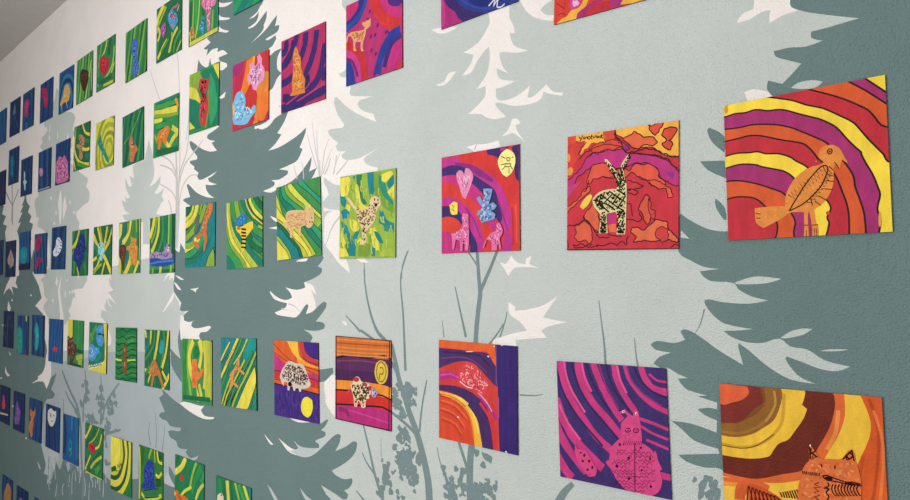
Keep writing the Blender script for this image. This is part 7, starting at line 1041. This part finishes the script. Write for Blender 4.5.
[('B',269),('P',333,[-15,-14,267,1,168,137,-13,135]),('P',375,[-13,135,193,143,292,34,415,12,319,225,171,377,-11,339]),('P',376,[317,14,512,-3,466,207,272,425,69,463,220,309]),('S',377,7.8,[488,4,465,155,370,315]),('P',378,[702,211,803,260,804,437,659,583,567,819,472,802,564,487,516,399]),('P',269,[631,15,783,16,803,235,725,242]),('P',379,[658,481,818,465,820,740,707,794,590,773]),('P',380,[775,706,833,718,825,803,707,799]),('P',381,[-4,448,97,575,20,695]),('P',356,[10,706,326,802,22,802]),('P',382,[422,690,519,734,472,790])],
[('squirrel_cutout','pink squirrel cut-out',367,[392,72,464,63,513,127,570,102,560,23,607,4,664,74,655,136,716,214,703,326,610,356,540,417,468,389,443,331,345,270,344,191,407,167],[('D',[368,369,370],[416,104,608,112,702,237,540,391,369,236],50,11.4,4.1,None,1)]),
('squirrel_cutout','pale blue squirrel cut-out',371,[28,455,94,361,196,351,282,414,313,512,284,598,398,634,494,575,532,595,542,661,423,716,350,768,175,755,31,718,9,639,60,568],[('D',[372,373,374],[49,472,221,375,298,536,494,639,226,745,47,700],60,13.6,4.9,None,1)])]),
('square green and yellow painting of an upright red fox, beside the dark fir',[-1.9461,0.604,-0.0095],
[('B',146),('P',94,[-16,-9,294,7,406,98,218,242,19,174]),('P',388,[-11,154,218,242,335,450,195,383,-6,304]),('P',389,[-6,317,307,445,344,765,94,737,3,574]),('P',389,[295,34,643,48,801,211,816,793,533,796,465,293]),('P',98,[642,9,806,22,811,239,695,86]),('P',95,[565,82,700,265,760,607,585,779,521,382]),('P',98,[22,631,178,738,25,739]),('S',390,7.8,[519,304,537,566,453,783])],
[('fox_cutout','upright red fox cut-out',383,[287,125,363,115,451,155,530,146,543,232,518,291,439,314,512,458,486,634,436,754,343,739,302,627,308,471,347,321,257,224],[('D',[384,385,386],[298,140,515,187,465,293,483,556,381,719,321,526],50,13.5,4.5,None,1),('P',387,[408,182,401,197,382,200,362,189,354,171,361,156,380,153,400,164]),('P',387,[473,186,467,201,452,205,437,195,430,176,436,161,451,158,466,168])])]),
('square green painting with black stems and an orange shaggy beast among yellow leaves',[-2.2235,0.5649,-0.0111],
[('B',146),('S',7,28.0,[20,151,340,186,767,219]),('S',98,24.8,[20,151,340,186,767,219]),('S',94,12.4,[21,187,496,259,794,279]),('S',7,18.7,[25,269,292,292]),('S',394,15.5,[25,269,292,292]),('S',7,21.8,[16,69,439,102,787,102]),('S',111,18.6,[16,69,439,102,787,102]),('S',96,15.5,[40,3,784,24]),('S',395,12.4,[698,62,791,190]),('S',7,21.8,[604,446,803,545,611,625,515,746]),('S',109,18.6,[604,446,803,545,611,625,515,746]),('S',7,24.9,[83,360,398,367]),('S',396,21.7,[83,360,398,367]),('S',98,18.6,[356,587,566,753,619,849]),('S',7,24.9,[98,733,812,787]),('S',100,21.7,[98,733,812,787]),('S',94,12.4,[33,468,146,601])],
[('beast_cutout','orange shaggy beast cut-out',391,[193,447,349,415,476,403,544,459,506,520,458,580,436,667,358,633,304,579,230,705,161,696,187,562,93,594,132,507],[('D',[392,393],[220,452,477,425,432,576,199,586],30,11.7,4.1,None,1)])]),
('square deep green painting of a small orange fox-like figure, second row',[-2.5105,0.5716,0.0288],
[('B',399),('W',25,[399,400,401,402],22,14,-1,4),('S',403,3.9,[705,31,381,307,41,442]),('S',404,3.9,[439,46,259,332])],
[('figure_cutout','orange fox figure cut-out',397,[290,401,351,356,412,425,413,511,503,553,515,518,610,621,504,676,445,776,312,761,293,663,335,571,273,498],[('D',[114,398],[309,417,412,437,504,602,415,746,324,718],24,9.1,4.1,None,1)])]),
('square yellow-green ring painting of a turquoise lizard',[-2.8009,0.5949,-0.0119],
[('B',125),('A',150,130,[150,130,112,95,78,62,48,32],[408,409,410,98,408,409,411,412],413,1.2,0),('S',283,9.3,[68,425,127,784]),('S',413,6.2,[265,667,272,775])],
[('lizard_cutout','turquoise lizard cut-out',405,[169,278,216,209,265,305,359,440,493,564,596,670,656,756,530,714,404,605,277,508,155,410,99,327],[('D',[406,407],[170,291,267,346,526,648,252,451],16,9.9,4.1,None,1)])]),
('square green and yellow ringed painting of a spotted brown cat figure',[-3.0724,0.6246,-0.0247],
[('B',100),('S',7,17.2,[91,-21,68,207,40,377]),('S',102,14.0,[91,-21,68,207,40,377]),('S',7,17.2,[257,-25,197,254]),('S',146,14.0,[257,-25,197,254]),('S',7,17.2,[421,-14,555,162,819,242]),('S',98,14.0,[421,-14,555,162,819,242]),('S',7,20.3,[23,172,45,436,314,669,836,756]),('S',98,17.1,[23,172,45,436,314,669,836,756]),('S',7,24.9,[606,310,829,368]),('S',146,21.7,[606,310,829,368]),('S',7,18.7,[375,420,620,480,838,480]),('S',98,15.5,[375,420,620,480,838,480]),('S',389,24.8,[629,593,848,605]),('S',98,10.8,[17,607,117,791]),('S',7,18.7,[191,684,803,821]),('S',418,15.5,[191,684,803,821])],
[('cat_cutout','spotted brown cat cut-out',414,[233,187,314,170,438,202,564,276,549,387,440,429,487,604,393,644,290,581,311,441,141,376,161,321,304,354,322,271],[('D',[415,416,417],[258,191,541,287,440,429,389,593,307,383],30,9.5,4.5,None,1)])]),
('square navy painting filled by a pink branching coral',[-3.3268,0.5902,-0.0123],
[('B',150),('W',15,[150,152,150,316],20,10,-1,11)],
[('coral_cutout','pink coral cut-out',419,[252,254,395,318,527,276,623,363,717,434,725,553,783,737,654,782,385,783,153,775,36,716,42,564,-13,465,47,380,118,328],[('D',[420,421,420,422],[208,278,672,428,741,762,104,739,32,440],110,13.4,5.3,None,5)])]),
('square blue painting with a small pink bloom at its lower left',[-3.5982,0.5897,-0.0081],
[('B',150),('W',5,[150,152,107,150],22,16,-1,12),('S',425,3.9,[69,491,65,685]),('S',426,3.9,[40,774,758,774])],
[('flower_cutout','pink bloom cut-out',423,[88,331,236,343,345,411,311,503,145,506,75,427],[('D',[424],[111,350,302,389,175,487],10,8.3,4.1,None,1)])]),
('square navy painting with a thin white fish shape',[-3.9083,0.5951,-0.0113],
[('B',150),('W',10,[150,151,152],22,16,-1,13)],
[('fish_cutout','white fish cut-out',427,[246,261,323,321,324,458,482,526,369,565,382,695,298,677,251,552,186,494,264,451,229,327],[])]),
('square deep blue painting of a faint turquoise seahorse, second row',[-4.1604,0.6848,-0.0115],
[('B',150),('W',0,[150,430,431],24,14,-1,14)],
[('seahorse_cutout','turquoise seahorse cut-out',428,[217,142,390,183,468,318,379,451,437,636,244,651,199,465,153,278],[('D',[429],[221,179,396,238,394,596,237,578],12,10.7,4.1,None,1)])]),
('dark navy square painting cut off by the left frame edge, second row',[-4.4183,0.5865,0.0],
[('B',161),('W',0,[161,150,432],24,14,-1,15),('S',433,9.3,[600,360,560,600])],
[]),
('square green painting cut off by the top of the frame, above the dark fir',[-1.656,0.9216,-0.0238],
[('B',434),('W',60,[434,435,436],26,14,-1,3)],
[]),
('square green painting with pink giraffe and small blue giraffe, top row',[-1.9549,0.9031,0.0008],
[('B',146),('S',100,24.8,[64,194,48,496,31,775]),('S',112,9.3,[133,194,117,516,98,706]),('S',111,18.6,[201,216,210,650]),('S',445,7.8,[311,122,274,497,189,731]),('S',100,21.7,[422,158,406,493]),('S',403,10.8,[663,487,646,731]),('S',389,18.6,[744,387,729,755]),('S',109,18.6,[31,786,302,783,791,783]),('S',125,7.8,[27,599,77,809])],
[('giraffe_cutout','pink giraffe cut-out',437,[360,330,380,262,423,222,596,267,764,373,724,443,620,442,601,572,595,738,527,729,507,566,492,445,427,404],[('D',[438,439],[380,272,723,381,620,432,595,717,517,632,492,434],50,7.8,4.5,None,1)]),
('giraffe_cutout','small blue giraffe cut-out',440,[363,502,406,493,464,542,452,613,442,758,381,737,379,677,300,654,290,609,351,584],[('D',[441,442],[363,512,451,549,424,732,322,639],18,7.0,4.1,None,1)]),
('giraffe_cutout','small tan giraffe cut-out',443,[81,549,140,544,164,616,189,709,121,723,51,671,64,598],[('D',[444],[72,557,141,566,166,703,65,664],14,6.4,4.1,None,1)])]),
('square green and yellow leafy painting of a pink and blue crested bird, top row',[-2.2089,0.9098,0.0019],
[('B',100),('S',7,24.7,[239,4,56,137,5,240]),('S',98,21.7,[239,4,56,137,5,240]),('S',7,17.0,[318,52,86,240,9,360]),('S',102,14.0,[318,52,86,240,9,360]),('S',7,17.0,[33,272,117,390,39,486]),('S',125,14.0,[33,272,117,390,39,486]),('S',7,18.5,[357,550,203,624,47,747]),('S',98,15.5,[357,550,203,624,47,747]),('S',7,27.8,[67,517,18,669]),('S',146,24.8,[67,517,18,669]),('S',7,13.9,[508,477,464,739]),('S',102,10.8,[508,477,464,739]),('S',7,17.0,[681,458,535,553,414,748]),('S',109,14.0,[681,458,535,553,414,748]),('S',7,17.0,[780,531,612,642,566,788]),('S',418,14.0,[780,531,612,642,566,788]),('S',7,10.8,[798,670,665,791]),('S',125,7.8,[798,670,665,791]),('S',7,13.9,[152,680,408,541]),('S',418,10.8,[152,680,408,541]),('S',455,7.8,[450,174,525,139,624,147,688,122]),('S',456,3.9,[661,226,723,155])],
[('bird_cutout','blue crested bird cut-out',446,[389,190,449,162,525,162,602,231,662,272,694,372,631,421,568,471,507,431,428,340,375,266],[('D',[447,448,449,450,447],[409,196,525,174,677,288,654,360,411,266],34,10.1,4.9,None,1),('P',451,[571,404,560,413,531,411,503,397,490,380,502,371,530,374,559,387])]),
('flower_cutout','mauve flower cut-out',452,[168,311,236,284,298,279,327,379,292,439,241,495,187,433,132,371],[('D',[453,454],[184,327,299,325,277,446,187,410],14,7.7,4.1,None,1)])]),
('square green reed painting of a long blue butterfly, top row',[-2.4939,0.902,0.0106],
[('B',460),('W',22,[460,461,462,463,295],17,10,-1,8),('S',102,7.8,[10,661,26,780])],
[('butterfly_cutout','long blue butterfly cut-out',457,[381,189,472,240,505,361,436,442,498,558,543,693,486,777,366,773,274,725,300,582,315,460,233,362,229,235,320,185],[('D',[458,459],[290,201,473,278,418,462,485,728,334,715],36,9.2,4.5,None,1)])]),
('square green swirl painting of a red bug, top row',[-2.8051,0.9306,-0.0073],
[('B',467),('S',403,12.4,[215,4,119,241,58,474]),('S',468,10.8,[445,10,368,166,228,240]),('S',462,21.7,[606,12,551,292]),('S',469,14.0,[773,189,700,488,324,670,71,697]),('S',470,21.7,[106,677,675,667]),('S',109,10.8,[800,459,672,614]),('S',125,10.8,[329,752,748,763]),('S',471,18.6,[53,390,100,566]),('S',464,4.4,[145,316,53,266]),('S',464,4.4,[519,338,601,318]),('S',464,4.4,[355,582,336,632])],
[('bug_cutout','red bug cut-out',464,[243,244,299,208,360,272,447,307,517,311,557,401,529,528,427,598,304,571,183,475,125,352,172,281],[('D',[465,466],[230,268,484,343,425,558,202,425],24,9.0,4.1,None,1)])]),
('square green reed painting of a dark brown beetle, top row',[-3.0557,0.9273,0.0006],
[('B',467),('W',15,[467,475,470,476],19,8,-1,9),('S',477,7.8,[742,158,570,599,463,803]),('S',478,3.9,[788,310,770,699])],
[('beetle_cutout','dark brown beetle cut-out',472,[309,209,433,253,594,306,641,445,569,570,431,654,313,571,222,406,214,259],[('D',[473,474],[271,243,572,329,527,532,413,621,256,414],24,10.7,4.1,None,1)])]),
('square blue swirl painting of a sandy yellow bird, top row',[-3.2985,0.9266,-0.0196],
[('B',107),('A',110,150,[150,125,105,85,60],[152,482,150,483,152],-1,1.5,0),('S',484,3.9,[176,652,211,741]),('S',484,3.9,[448,641,520,759])],
[('bird_cutout','sandy yellow bird cut-out',479,[330,316,482,302,604,386,656,486,597,624,492,640,311,625,176,652,81,636,122,566,211,522,275,412],[('D',[480,481],[358,322,607,417,578,605,262,592],28,11.2,4.1,None,1)])]),
('square blue painting of a crimson spiky fish, top row',[-3.5939,0.9373,-0.0122],
[('B',150),('W',20,[150,152,316],24,20,-1,17)],
[('fish_cutout','crimson fish cut-out',485,[92,82,285,138,408,131,481,275,513,409,444,557,295,497,220,353,105,232],[('D',[486,487],[159,129,412,180,458,367,367,494,214,287],22,10.9,4.5,None,1)])]),
('square blue painting of a magenta cat-like figure, top row',[-3.905,0.9528,-0.0121],
[('B',150),('W',5,[150,156,152],22,16,-1,18),('A',80,190,[60,45,30],[156,150,490],-1,1.5,0)],
[('cat_cutout','magenta cat cut-out',488,[257,166,434,183,533,254,449,341,396,400,465,515,232,526,83,465,156,356,106,207],[('D',[489],[258,184,463,247,369,481,163,427],14,10.3,4.1,None,1)])]),
('square deep blue painting with faint grey-violet streaks, top row',[-4.1607,0.9592,-0.0212],
[('B',150),('W',0,[150,492,150],24,14,-1,19),('S',493,3.9,[240,326,156,513]),('S',494,3.9,[439,378,661,664])],
[('figure_cutout','grey violet figure cut-out',491,[367,77,454,164,496,315,345,344,233,271,331,215],[])]),
('square mid-blue painting cut off by the left frame edge, top row',[-4.4375,0.9496,0.0],
[('B',107),('W',-10,[107,495,496],24,14,-1,20)],
[]),
('square navy painting of a pink rabbit above a cream stripe, cut off at left',[-4.2165,-0.6329,0.0],
[('B',161),('W',8,[161,150,432],22,14,-1,21),('S',498,9.3,[42,622,698,588])],
[('rabbit_cutout','pink rabbit cut-out',497,[244,218,335,191,410,287,487,400,430,494,234,517,182,401,255,322],[])]),
('square dark blue painting of a mauve speckled bug, lower row',[-3.9408,-0.6367,0.0113],
[('B',150),('W',8,[150,161,502],22,14,-1,22)],
[('bug_cutout','mauve speckled bug cut-out',499,[303,177,407,298,554,381,508,549,434,657,163,691,68,569,178,423,192,288],[('D',[500,501],[284,245,496,387,397,628,155,592],36,9.6,4.1,None,1)])]),
('square blue painting of an orange long-eared fox figure, lower row',[-3.6544,-0.6419,0.0147],
[('B',150),('W',20,[150,152,316],22,14,-1,23),('S',504,6.2,[161,738,196,774])],
[('fox_cutout','orange fox cut-out',344,[93,190,183,243,341,226,409,148,419,295,277,389,324,462,261,625,267,718,131,761,82,679,-29,646,37,496,172,417,58,320],[('D',[503,398],[129,249,394,236,282,467,212,694,44,590],24,10.2,4.1,None,1)])]),
('square blue painting of a round white owl face on dark reeds, lower row',[-3.3879,-0.6416,0.004],
[('B',150),('W',-4,[150,152,161,316],20,8,-1,24)],
[('owl_cutout','white owl cut-out',505,[125,167,168,102,326,54,477,89,604,65,611,166,527,293,422,371,253,373,133,285],[('S',506,3.5,[238,153,334,171,300,234]),('P',506,[519,163,509,176,484,185,457,183,446,172,456,158,481,150,508,152]),('P',506,[335,186,325,199,299,208,272,206,260,195,270,181,296,173,323,175]),('S',506,3.5,[323,290,461,266])])]),
('square blue painting of a thin turquoise dragon outline, lower row',[-3.1402,-0.6561,0.0149],
[('B',156),('S',150,31.0,[45,20,147,344,78,689]),('S',495,31.0,[710,-1,724,699]),('S',507,18.6,[466,0,461,248]),('S',508,4.2,[385,395,326,542,411,584,495,626,375,699]),('S',508,4.2,[403,420,472,493,428,609]),('S',508,4.2,[328,596,475,547])],
[]),
('square green and yellow swirl painting of a red rose, lower row',[-2.8598,-0.6594,0.0119],
[('B',511),('S',7,17.0,[287,-1,109,179,-1,246]),('S',98,14.0,[287,-1,109,179,-1,246]),('S',7,21.6,[469,28,260,236,42,372]),('S',470,18.6,[469,28,260,236,42,372]),('S',7,12.3,[645,5,475,181,190,324]),('S',102,9.3,[645,5,475,181,190,324]),('S',7,13.9,[752,92,655,282,482,358]),('S',98,10.8,[752,92,655,282,482,358]),('S',7,15.4,[270,493,129,646,21,768]),('S',109,12.4,[270,493,129,646,21,768]),('S',7,24.7,[728,372,419,572,207,736]),('S',470,21.7,[728,372,419,572,207,736]),('S',7,17.0,[765,441,490,561,279,698]),('S',445,14.0,[765,441,490,561,279,698]),('S',7,30.9,[702,601,497,737]),('S',471,27.9,[702,601,497,737]),('S',7,15.4,[12,560,92,652]),('S',470,12.4,[12,560,92,652]),('S',7,10.8,[60,787,428,800,792,798]),('S',125,7.8,[60,787,428,800,792,798]),('S',512,4.4,[342,456,388,705])],
[('rose_cutout','red rose cut-out',509,[175,339,320,279,444,300,497,382,414,450,305,436,208,412],[('D',[510],[205,348,423,316,413,420],12,7.5,4.1,None,1)])]),
('square painting of yellow and green arcs around the upper left corner, lower row',[-2.5738,-0.6703,0.0241],
[('B',513),('A',10,40,[215,190,165,150,125,110,88],[514,409,515,98,516,125,517],7,1.2,0),('D',[518,519],[26,485,525,290,345,530],20,12.3,6.1,None,1),('S',516,18.6,[26,510,218,455])],
[]),
('square green swirl painting of a dark blue shaggy figure, lower row',[-2.3107,-0.6632,0.0164],
[('B',523),('S',7,15.4,[17,23,47,291,31,755]),('S',125,12.4,[17,23,47,291,31,755]),('S',7,18.5,[141,15,121,259]),('S',524,15.5,[141,15,121,259]),('S',7,15.4,[431,-7,338,145]),('S',525,12.4,[431,-7,338,145]),('S',7,21.6,[686,-5,733,103]),('S',515,18.6,[686,-5,733,103]),('S',7,13.9,[618,5,665,133,778,143]),('S',98,10.8,[618,5,665,133,778,143]),('S',7,13.9,[525,-1,551,170]),('S',102,10.8,[525,-1,551,170]),('S',7,13.9,[576,321,668,343,767,269]),('S',98,10.8,[576,321,668,343,767,269]),('S',7,21.6,[578,436,759,404]),('S',515,18.6,[578,436,759,404]),('S',7,17.0,[104,661,300,722,762,574]),('S',125,14.0,[104,661,300,722,762,574]),('S',7,27.8,[202,662,671,553]),('S',526,24.8,[202,662,671,553])],
[('figure_cutout','dark blue shaggy figure cut-out',520,[291,192,386,153,471,163,529,251,532,425,589,540,440,543,162,587,92,564,199,485,187,328],[('D',[521,522],[291,202,457,175,522,408,510,516,176,558,206,344],60,8.6,4.9,None,1)])]),
('square green and yellow painting with red bud above an orange creature, lower row',[-2.0191,-0.6495,0.0017],
[('B',513),('S',98,20.2,[303,-4,185,135,0,233]),('S',470,15.5,[99,3,-2,150]),('S',102,10.8,[597,8,504,149,430,341]),('S',146,21.7,[730,37,544,248,470,405]),('S',109,12.4,[790,235,661,348,587,468]),('S',409,9.3,[469,334,272,427,153,524]),('S',396,15.5,[806,93,734,229])],
[('bud_cutout','red bud cut-out',527,[187,222,236,231,261,276,221,310,155,296,155,259],[]),
('creature_cutout','orange creature cut-out',528,[-14,504,35,457,101,453,131,501,274,481,401,499,437,696,76,778,50,564],[('P',116,[32,504,25,521,7,531,-11,528,-18,514,-11,497,6,487,24,490]),('D',[529],[69,487,234,525,155,615],10,7.9,5.1,None,1)])]),
('square green vertical-striped painting with pale figure, rightmost of the lower row',[-1.7427,-0.6654,0.0105],
[('B',513),('S',146,15.5,[79,23,132,263]),('S',109,17.1,[266,13,300,245]),('S',470,14.0,[349,6,383,228]),('S',102,10.8,[447,4,544,195]),('S',111,15.5,[527,6,654,173]),('S',125,14.0,[638,-7,746,154]),('S',289,15.5,[762,-7,807,141]),('S',470,12.4,[182,21,217,262])],
[('figure_cutout','pale figure cut-out',530,[35,249,56,211,131,180,183,211,201,430,12,471],[('P',531,[152,201,146,211,132,218,117,217,111,209,117,198,131,191,146,192])])]),
('square blue painting of a brown and orange owl-like figure, bottom left corner',[-4.1223,-1.1087,0.0108],
[('B',150),('W',25,[150,152,156],22,14,-1,25)],
[('owl_cutout','brown figure cut-out',532,[340,182,436,113,613,130,718,210,715,475,245,572,167,418],[('D',[533,534],[341,198,614,147,674,418,303,493],24,10.9,4.1,None,1)])]),
('square dark blue painting with a mauve speck, second along the bottom edge',[-3.844,-1.1114,0.0153],
[('B',150),('W',15,[150,152,161],20,14,-1,26)],
[('figure_cutout','mauve figure cut-out',535,[229,227,341,189,433,202,469,401,245,447],[])]),
('square blue painting showing only its top edge, third along the bottom edge',[-3.5375,-1.1079,0.0],
[('B',152),('W',15,[152,107,150],20,14,-1,27)],
[]),
]

RGB = [tuple(c / 255 / 12.92 if c <= 10 else ((c / 255 + 0.055) / 1.055) ** 2.4 for c in rgb) for rgb in COLOURS]

# ------------------------------------------------------------------ the room
CEIL = EYE + 1.365
X0, X1, YR = -7.0, 1.6, -3.4

def structure(o): o['kind'] = 'structure'; return o

MURAL_PAINT = {'white': 'ebe3de', 'sage': 'bec4bf', 'slate': '697e7c', 'mist': 'a8b0b2', 'twig': '778888', 'pale': 'babfc0', 'faint': 'c4c0bd'}
MP = {k: lin(v) for k, v in MURAL_PAINT.items()}
wb = Builder()
box(wb, X0, X1, 0.0, 0.12, 0.0, CEIL, MP['white'])
rng = random.Random(11)
STEP = 0.000012
coats = Layers()
def coat(polys, c):
    polys = [q for q in (clip(p, X0, X1, 0.0, CEIL) for p in polys) if len(q) > 2]
    if not polys: return
    k = coats.place(polys)
    for i, p in enumerate(polys): wb.flat(p, -(k + 0.3 * (i % 3)) * STEP, c)
for kind, paint, pts, size in MURAL:
    c = MP[paint]; P = pairs(pts, 0.001)
    if kind == 'p':
        coat([smooth(P, True, 3)], c)
    elif kind == 'l':
        coat(ribbon(smooth(P, False, 4, 100), size[0] * 0.001, size[1] * 0.001), c)
    else:
        a, b, r = size; cx, cz = P[0]; ph = [rng.uniform(0, 6.28) for _ in range(2)]
        E = []
        for k in range(12):
            t = k * math.pi / 6; w = 1 + 0.16 * math.sin(3 * t + ph[0]) + 0.08 * math.sin(5 * t + ph[1])
            ex, ez = a * w * math.cos(t) * 0.001, b * w * math.sin(t) * 0.001
            E.append((cx + ex * math.cos(r) + ez * math.sin(r), cz - ex * math.sin(r) + ez * math.cos(r)))
        coat([E], c)
structure(wb.build('wall_back', MAT_WALL))

def slab(name, x0, x1, y0, y1, z0, z1, mat):
    b = Builder(); box(b, x0, x1, y0, y1, z0, z1, (0.5, 0.5, 0.5)); return structure(b.build(name, mat))
slab('floor', X0, X1, YR, 0.12, -0.1, 0.0, MAT_FLOOR)
slab('ceiling', X0, X1, YR, 0.12, CEIL, CEIL + 0.1, MAT_CEIL)
slab('wall_left', X0 - 0.12, X0, YR, 0.12, 0.0, CEIL, MAT_PLAIN)

# ------------------------------------------------------------------ the children's paintings
GAP = 0.0012         # each board stands off the wall on its pads
LAY = 0.000012
EDGE = lin('1f1a1c')
GROUP = "children's square board paintings hung in rows on the mural wall"

def vary(c, k): return tuple(min(1.0, max(0.0, x * k)) for x in c)

class Painter:
    """paints marks (board millimetres, from the top left corner) onto layers facing the room"""
    def __init__(self, b, y, limit, seed):
        self.b = b; self.y = y; self.lay = Layers(); self.k = 0; self.rng = random.Random(seed)
    def put(self, polys, c):
        polys = [clip(P, 0, 200, 0, 200) for P in polys]
        polys = [P for P in polys if len(P) > 2]
        if not polys: return
        k = self.lay.place(polys); self.k = max(self.k, k)
        for i, P in enumerate(polys):
            self.b.flat([(u * 0.001 - 0.1, 0.1 - v * 0.001) for u, v in P], self.y - (k + 0.3 * (i % 3)) * LAY, c)
    def stroke(self, P, w, c):
        S = smooth(P, False, 3, 110)
        self.put(ribbon(S, w, w, self.rng if w > 2.5 else None), c)
        if w >= 6:
            for j in range(int(2 + w / 7)):
                sh = self.rng.uniform(-0.42, 0.42) * w
                i0 = self.rng.randint(0, max(0, len(S) // 2)); i1 = self.rng.randint(min(len(S) - 1, i0 + 3), len(S))
                self.put(ribbon(S[i0:i1], self.rng.uniform(.3, 1.3) * max(1, w / 14), 0.3, None, sh), vary(c, self.rng.choice((0.78, 0.85, 1.15, 1.28))))
    def marks(self, ops):
        for o in ops:
            if o[0] == 'B':
                self.put([[(0, 0), (200, 0), (200, 200), (0, 200)]], RGB[o[1]])
            elif o[0] == 'P':
                self.put([smooth(pairs(o[2], .25), True, 3)], RGB[o[1]])
            elif o[0] == 'S':
                self.stroke(pairs(o[3], .25), o[2], RGB[o[1]])
            elif o[0] == 'D':
                _, cs, P, n, ln, w, ang, seed = o
                P = pairs(P, .25); rg = random.Random(seed); us = [p[0] for p in P]; vs_ = [p[1] for p in P]
                got = tries = 0
                while got < n and tries < n * 30:
                    tries += 1
                    x, y = rg.uniform(min(us), max(us)), rg.uniform(min(vs_), max(vs_))
                    a = rg.uniform(0, 6.3) if ang is None else ang + rg.uniform(-.3, .3)
                    dx, dy = math.cos(a) * ln / 2, math.sin(a) * ln / 2
                    if inside(x + dx, y + dy, P) and inside(x - dx, y - dy, P):
                        ic = rg.randrange(len(cs))
                        S = [(x - dx, y - dy), (x + dx * .2 - dy * .3, y + dy * .2 + dx * .3), (x + dx, y + dy)]
                        self.put(ribbon(S, w, w * .6), RGB[cs[ic]])
                        got += 1
            elif o[0] == 'A':
                _, cx, cy, rs, cs, ol, w, seed = o
                rg = random.Random(seed); ph = [rg.uniform(0, 6.3) for _ in range(3)]
                for i, (r, c) in enumerate(zip(rs, cs)):
                    E = [(cx + r * math.cos(a) * (1 + .03 * math.sin(3 * a + ph[0] + i * .3) + .018 * math.sin(7 * a + ph[1] - i)), cy + r * math.sin(a) * (1 + .03 * math.sin(4 * a + ph[2] + i * .4))) for a in [k * math.pi / 24 for k in range(48)]]
                    self.put([E], RGB[c])
                    if ol >= 0: self.put(ribbon(E + [E[0]], w, w), RGB[ol])
                    for j in range(4):
                        E2 = [(cx + (x - cx) * (1 - .04 * (j + 1)), cy + (y - cy) * (1 - .04 * (j + 1))) for x, y in E]; i0 = rg.randint(0, 30)
                        self.put(ribbon(E2[i0:i0 + 18], .8, .3), vary(RGB[c], rg.choice((.85, 1.15))))
            elif o[0] == 'W':
                _, ang, cs, w, bend, ol, seed = o
                rg = random.Random(seed); a = math.radians(ang)
                for i in range(int(330 / w) + 2):
                    off = -165 + i * w + rg.uniform(-.2, .2) * w; P = []
                    for k in range(9):
                        t = -160 + k * 40; oo = off + bend * math.sin(t / 90.) + rg.uniform(-3, 3)
                        P.append((100 + oo * math.cos(a) - t * math.sin(a), 100 + oo * math.sin(a) + t * math.cos(a)))
                    self.stroke(P, w * rg.uniform(1.0, 1.35), RGB[cs[i % len(cs)]])

def painting(idx, label, pos, ops, cuts):
    root = bpy.data.objects.new('painting', None)
    root.empty_display_size = 0.05
    COL.objects.link(root)
    x, z, tilt = pos
    # the wall side of the board, tilted as it was hung
    root.location = (x, 0, EYE + z)
    root.rotation_euler = (0, -tilt, 0)
    root['label'] = label; root['category'] = 'painting'; root['group'] = GROUP
    b = Builder()
    box(b, -0.1, 0.1, -THICK, -GAP, -0.1, 0.1, EDGE)
    pt = Painter(b, -THICK, True, idx)
    pt.marks(ops)
    b.build('painted_board', MAT_PAINT, root)
    top = -THICK - (pt.k + 1) * LAY
    for j, (name, clabel, ic, outline, cops) in enumerate(cuts):
        S = [(u * 0.001 - 0.1, 0.1 - v * 0.001) for u, v in clip(smooth(pairs(outline, .25), True, 3, 45), 0, 200, 0, 200)]
        if len(S) < 3: continue
        cb = Builder(); y0 = top; y1 = top - 0.0004
        col = RGB[ic]
        cb.flat(S, y1, col)
        for i in range(len(S)):
            (ax, az), (bx, bz) = S[i - 1], S[i]
            cb.face([(ax, y0, az), (bx, y0, bz), (bx, y1, bz), (ax, y1, az)], col)
        cp = Painter(cb, y1, True, idx * 7 + j)
        cp.marks(cops)
        o = cb.build(name, MAT_PAPER, root)
        if clabel: o['label'] = clabel
        top = y1 - (cp.k + 1) * LAY if j < len(cuts) - 1 else top
    return root

for i, (label, pos, ops, cuts) in enumerate(BOARDS):
    painting(i, label, pos, ops, cuts)
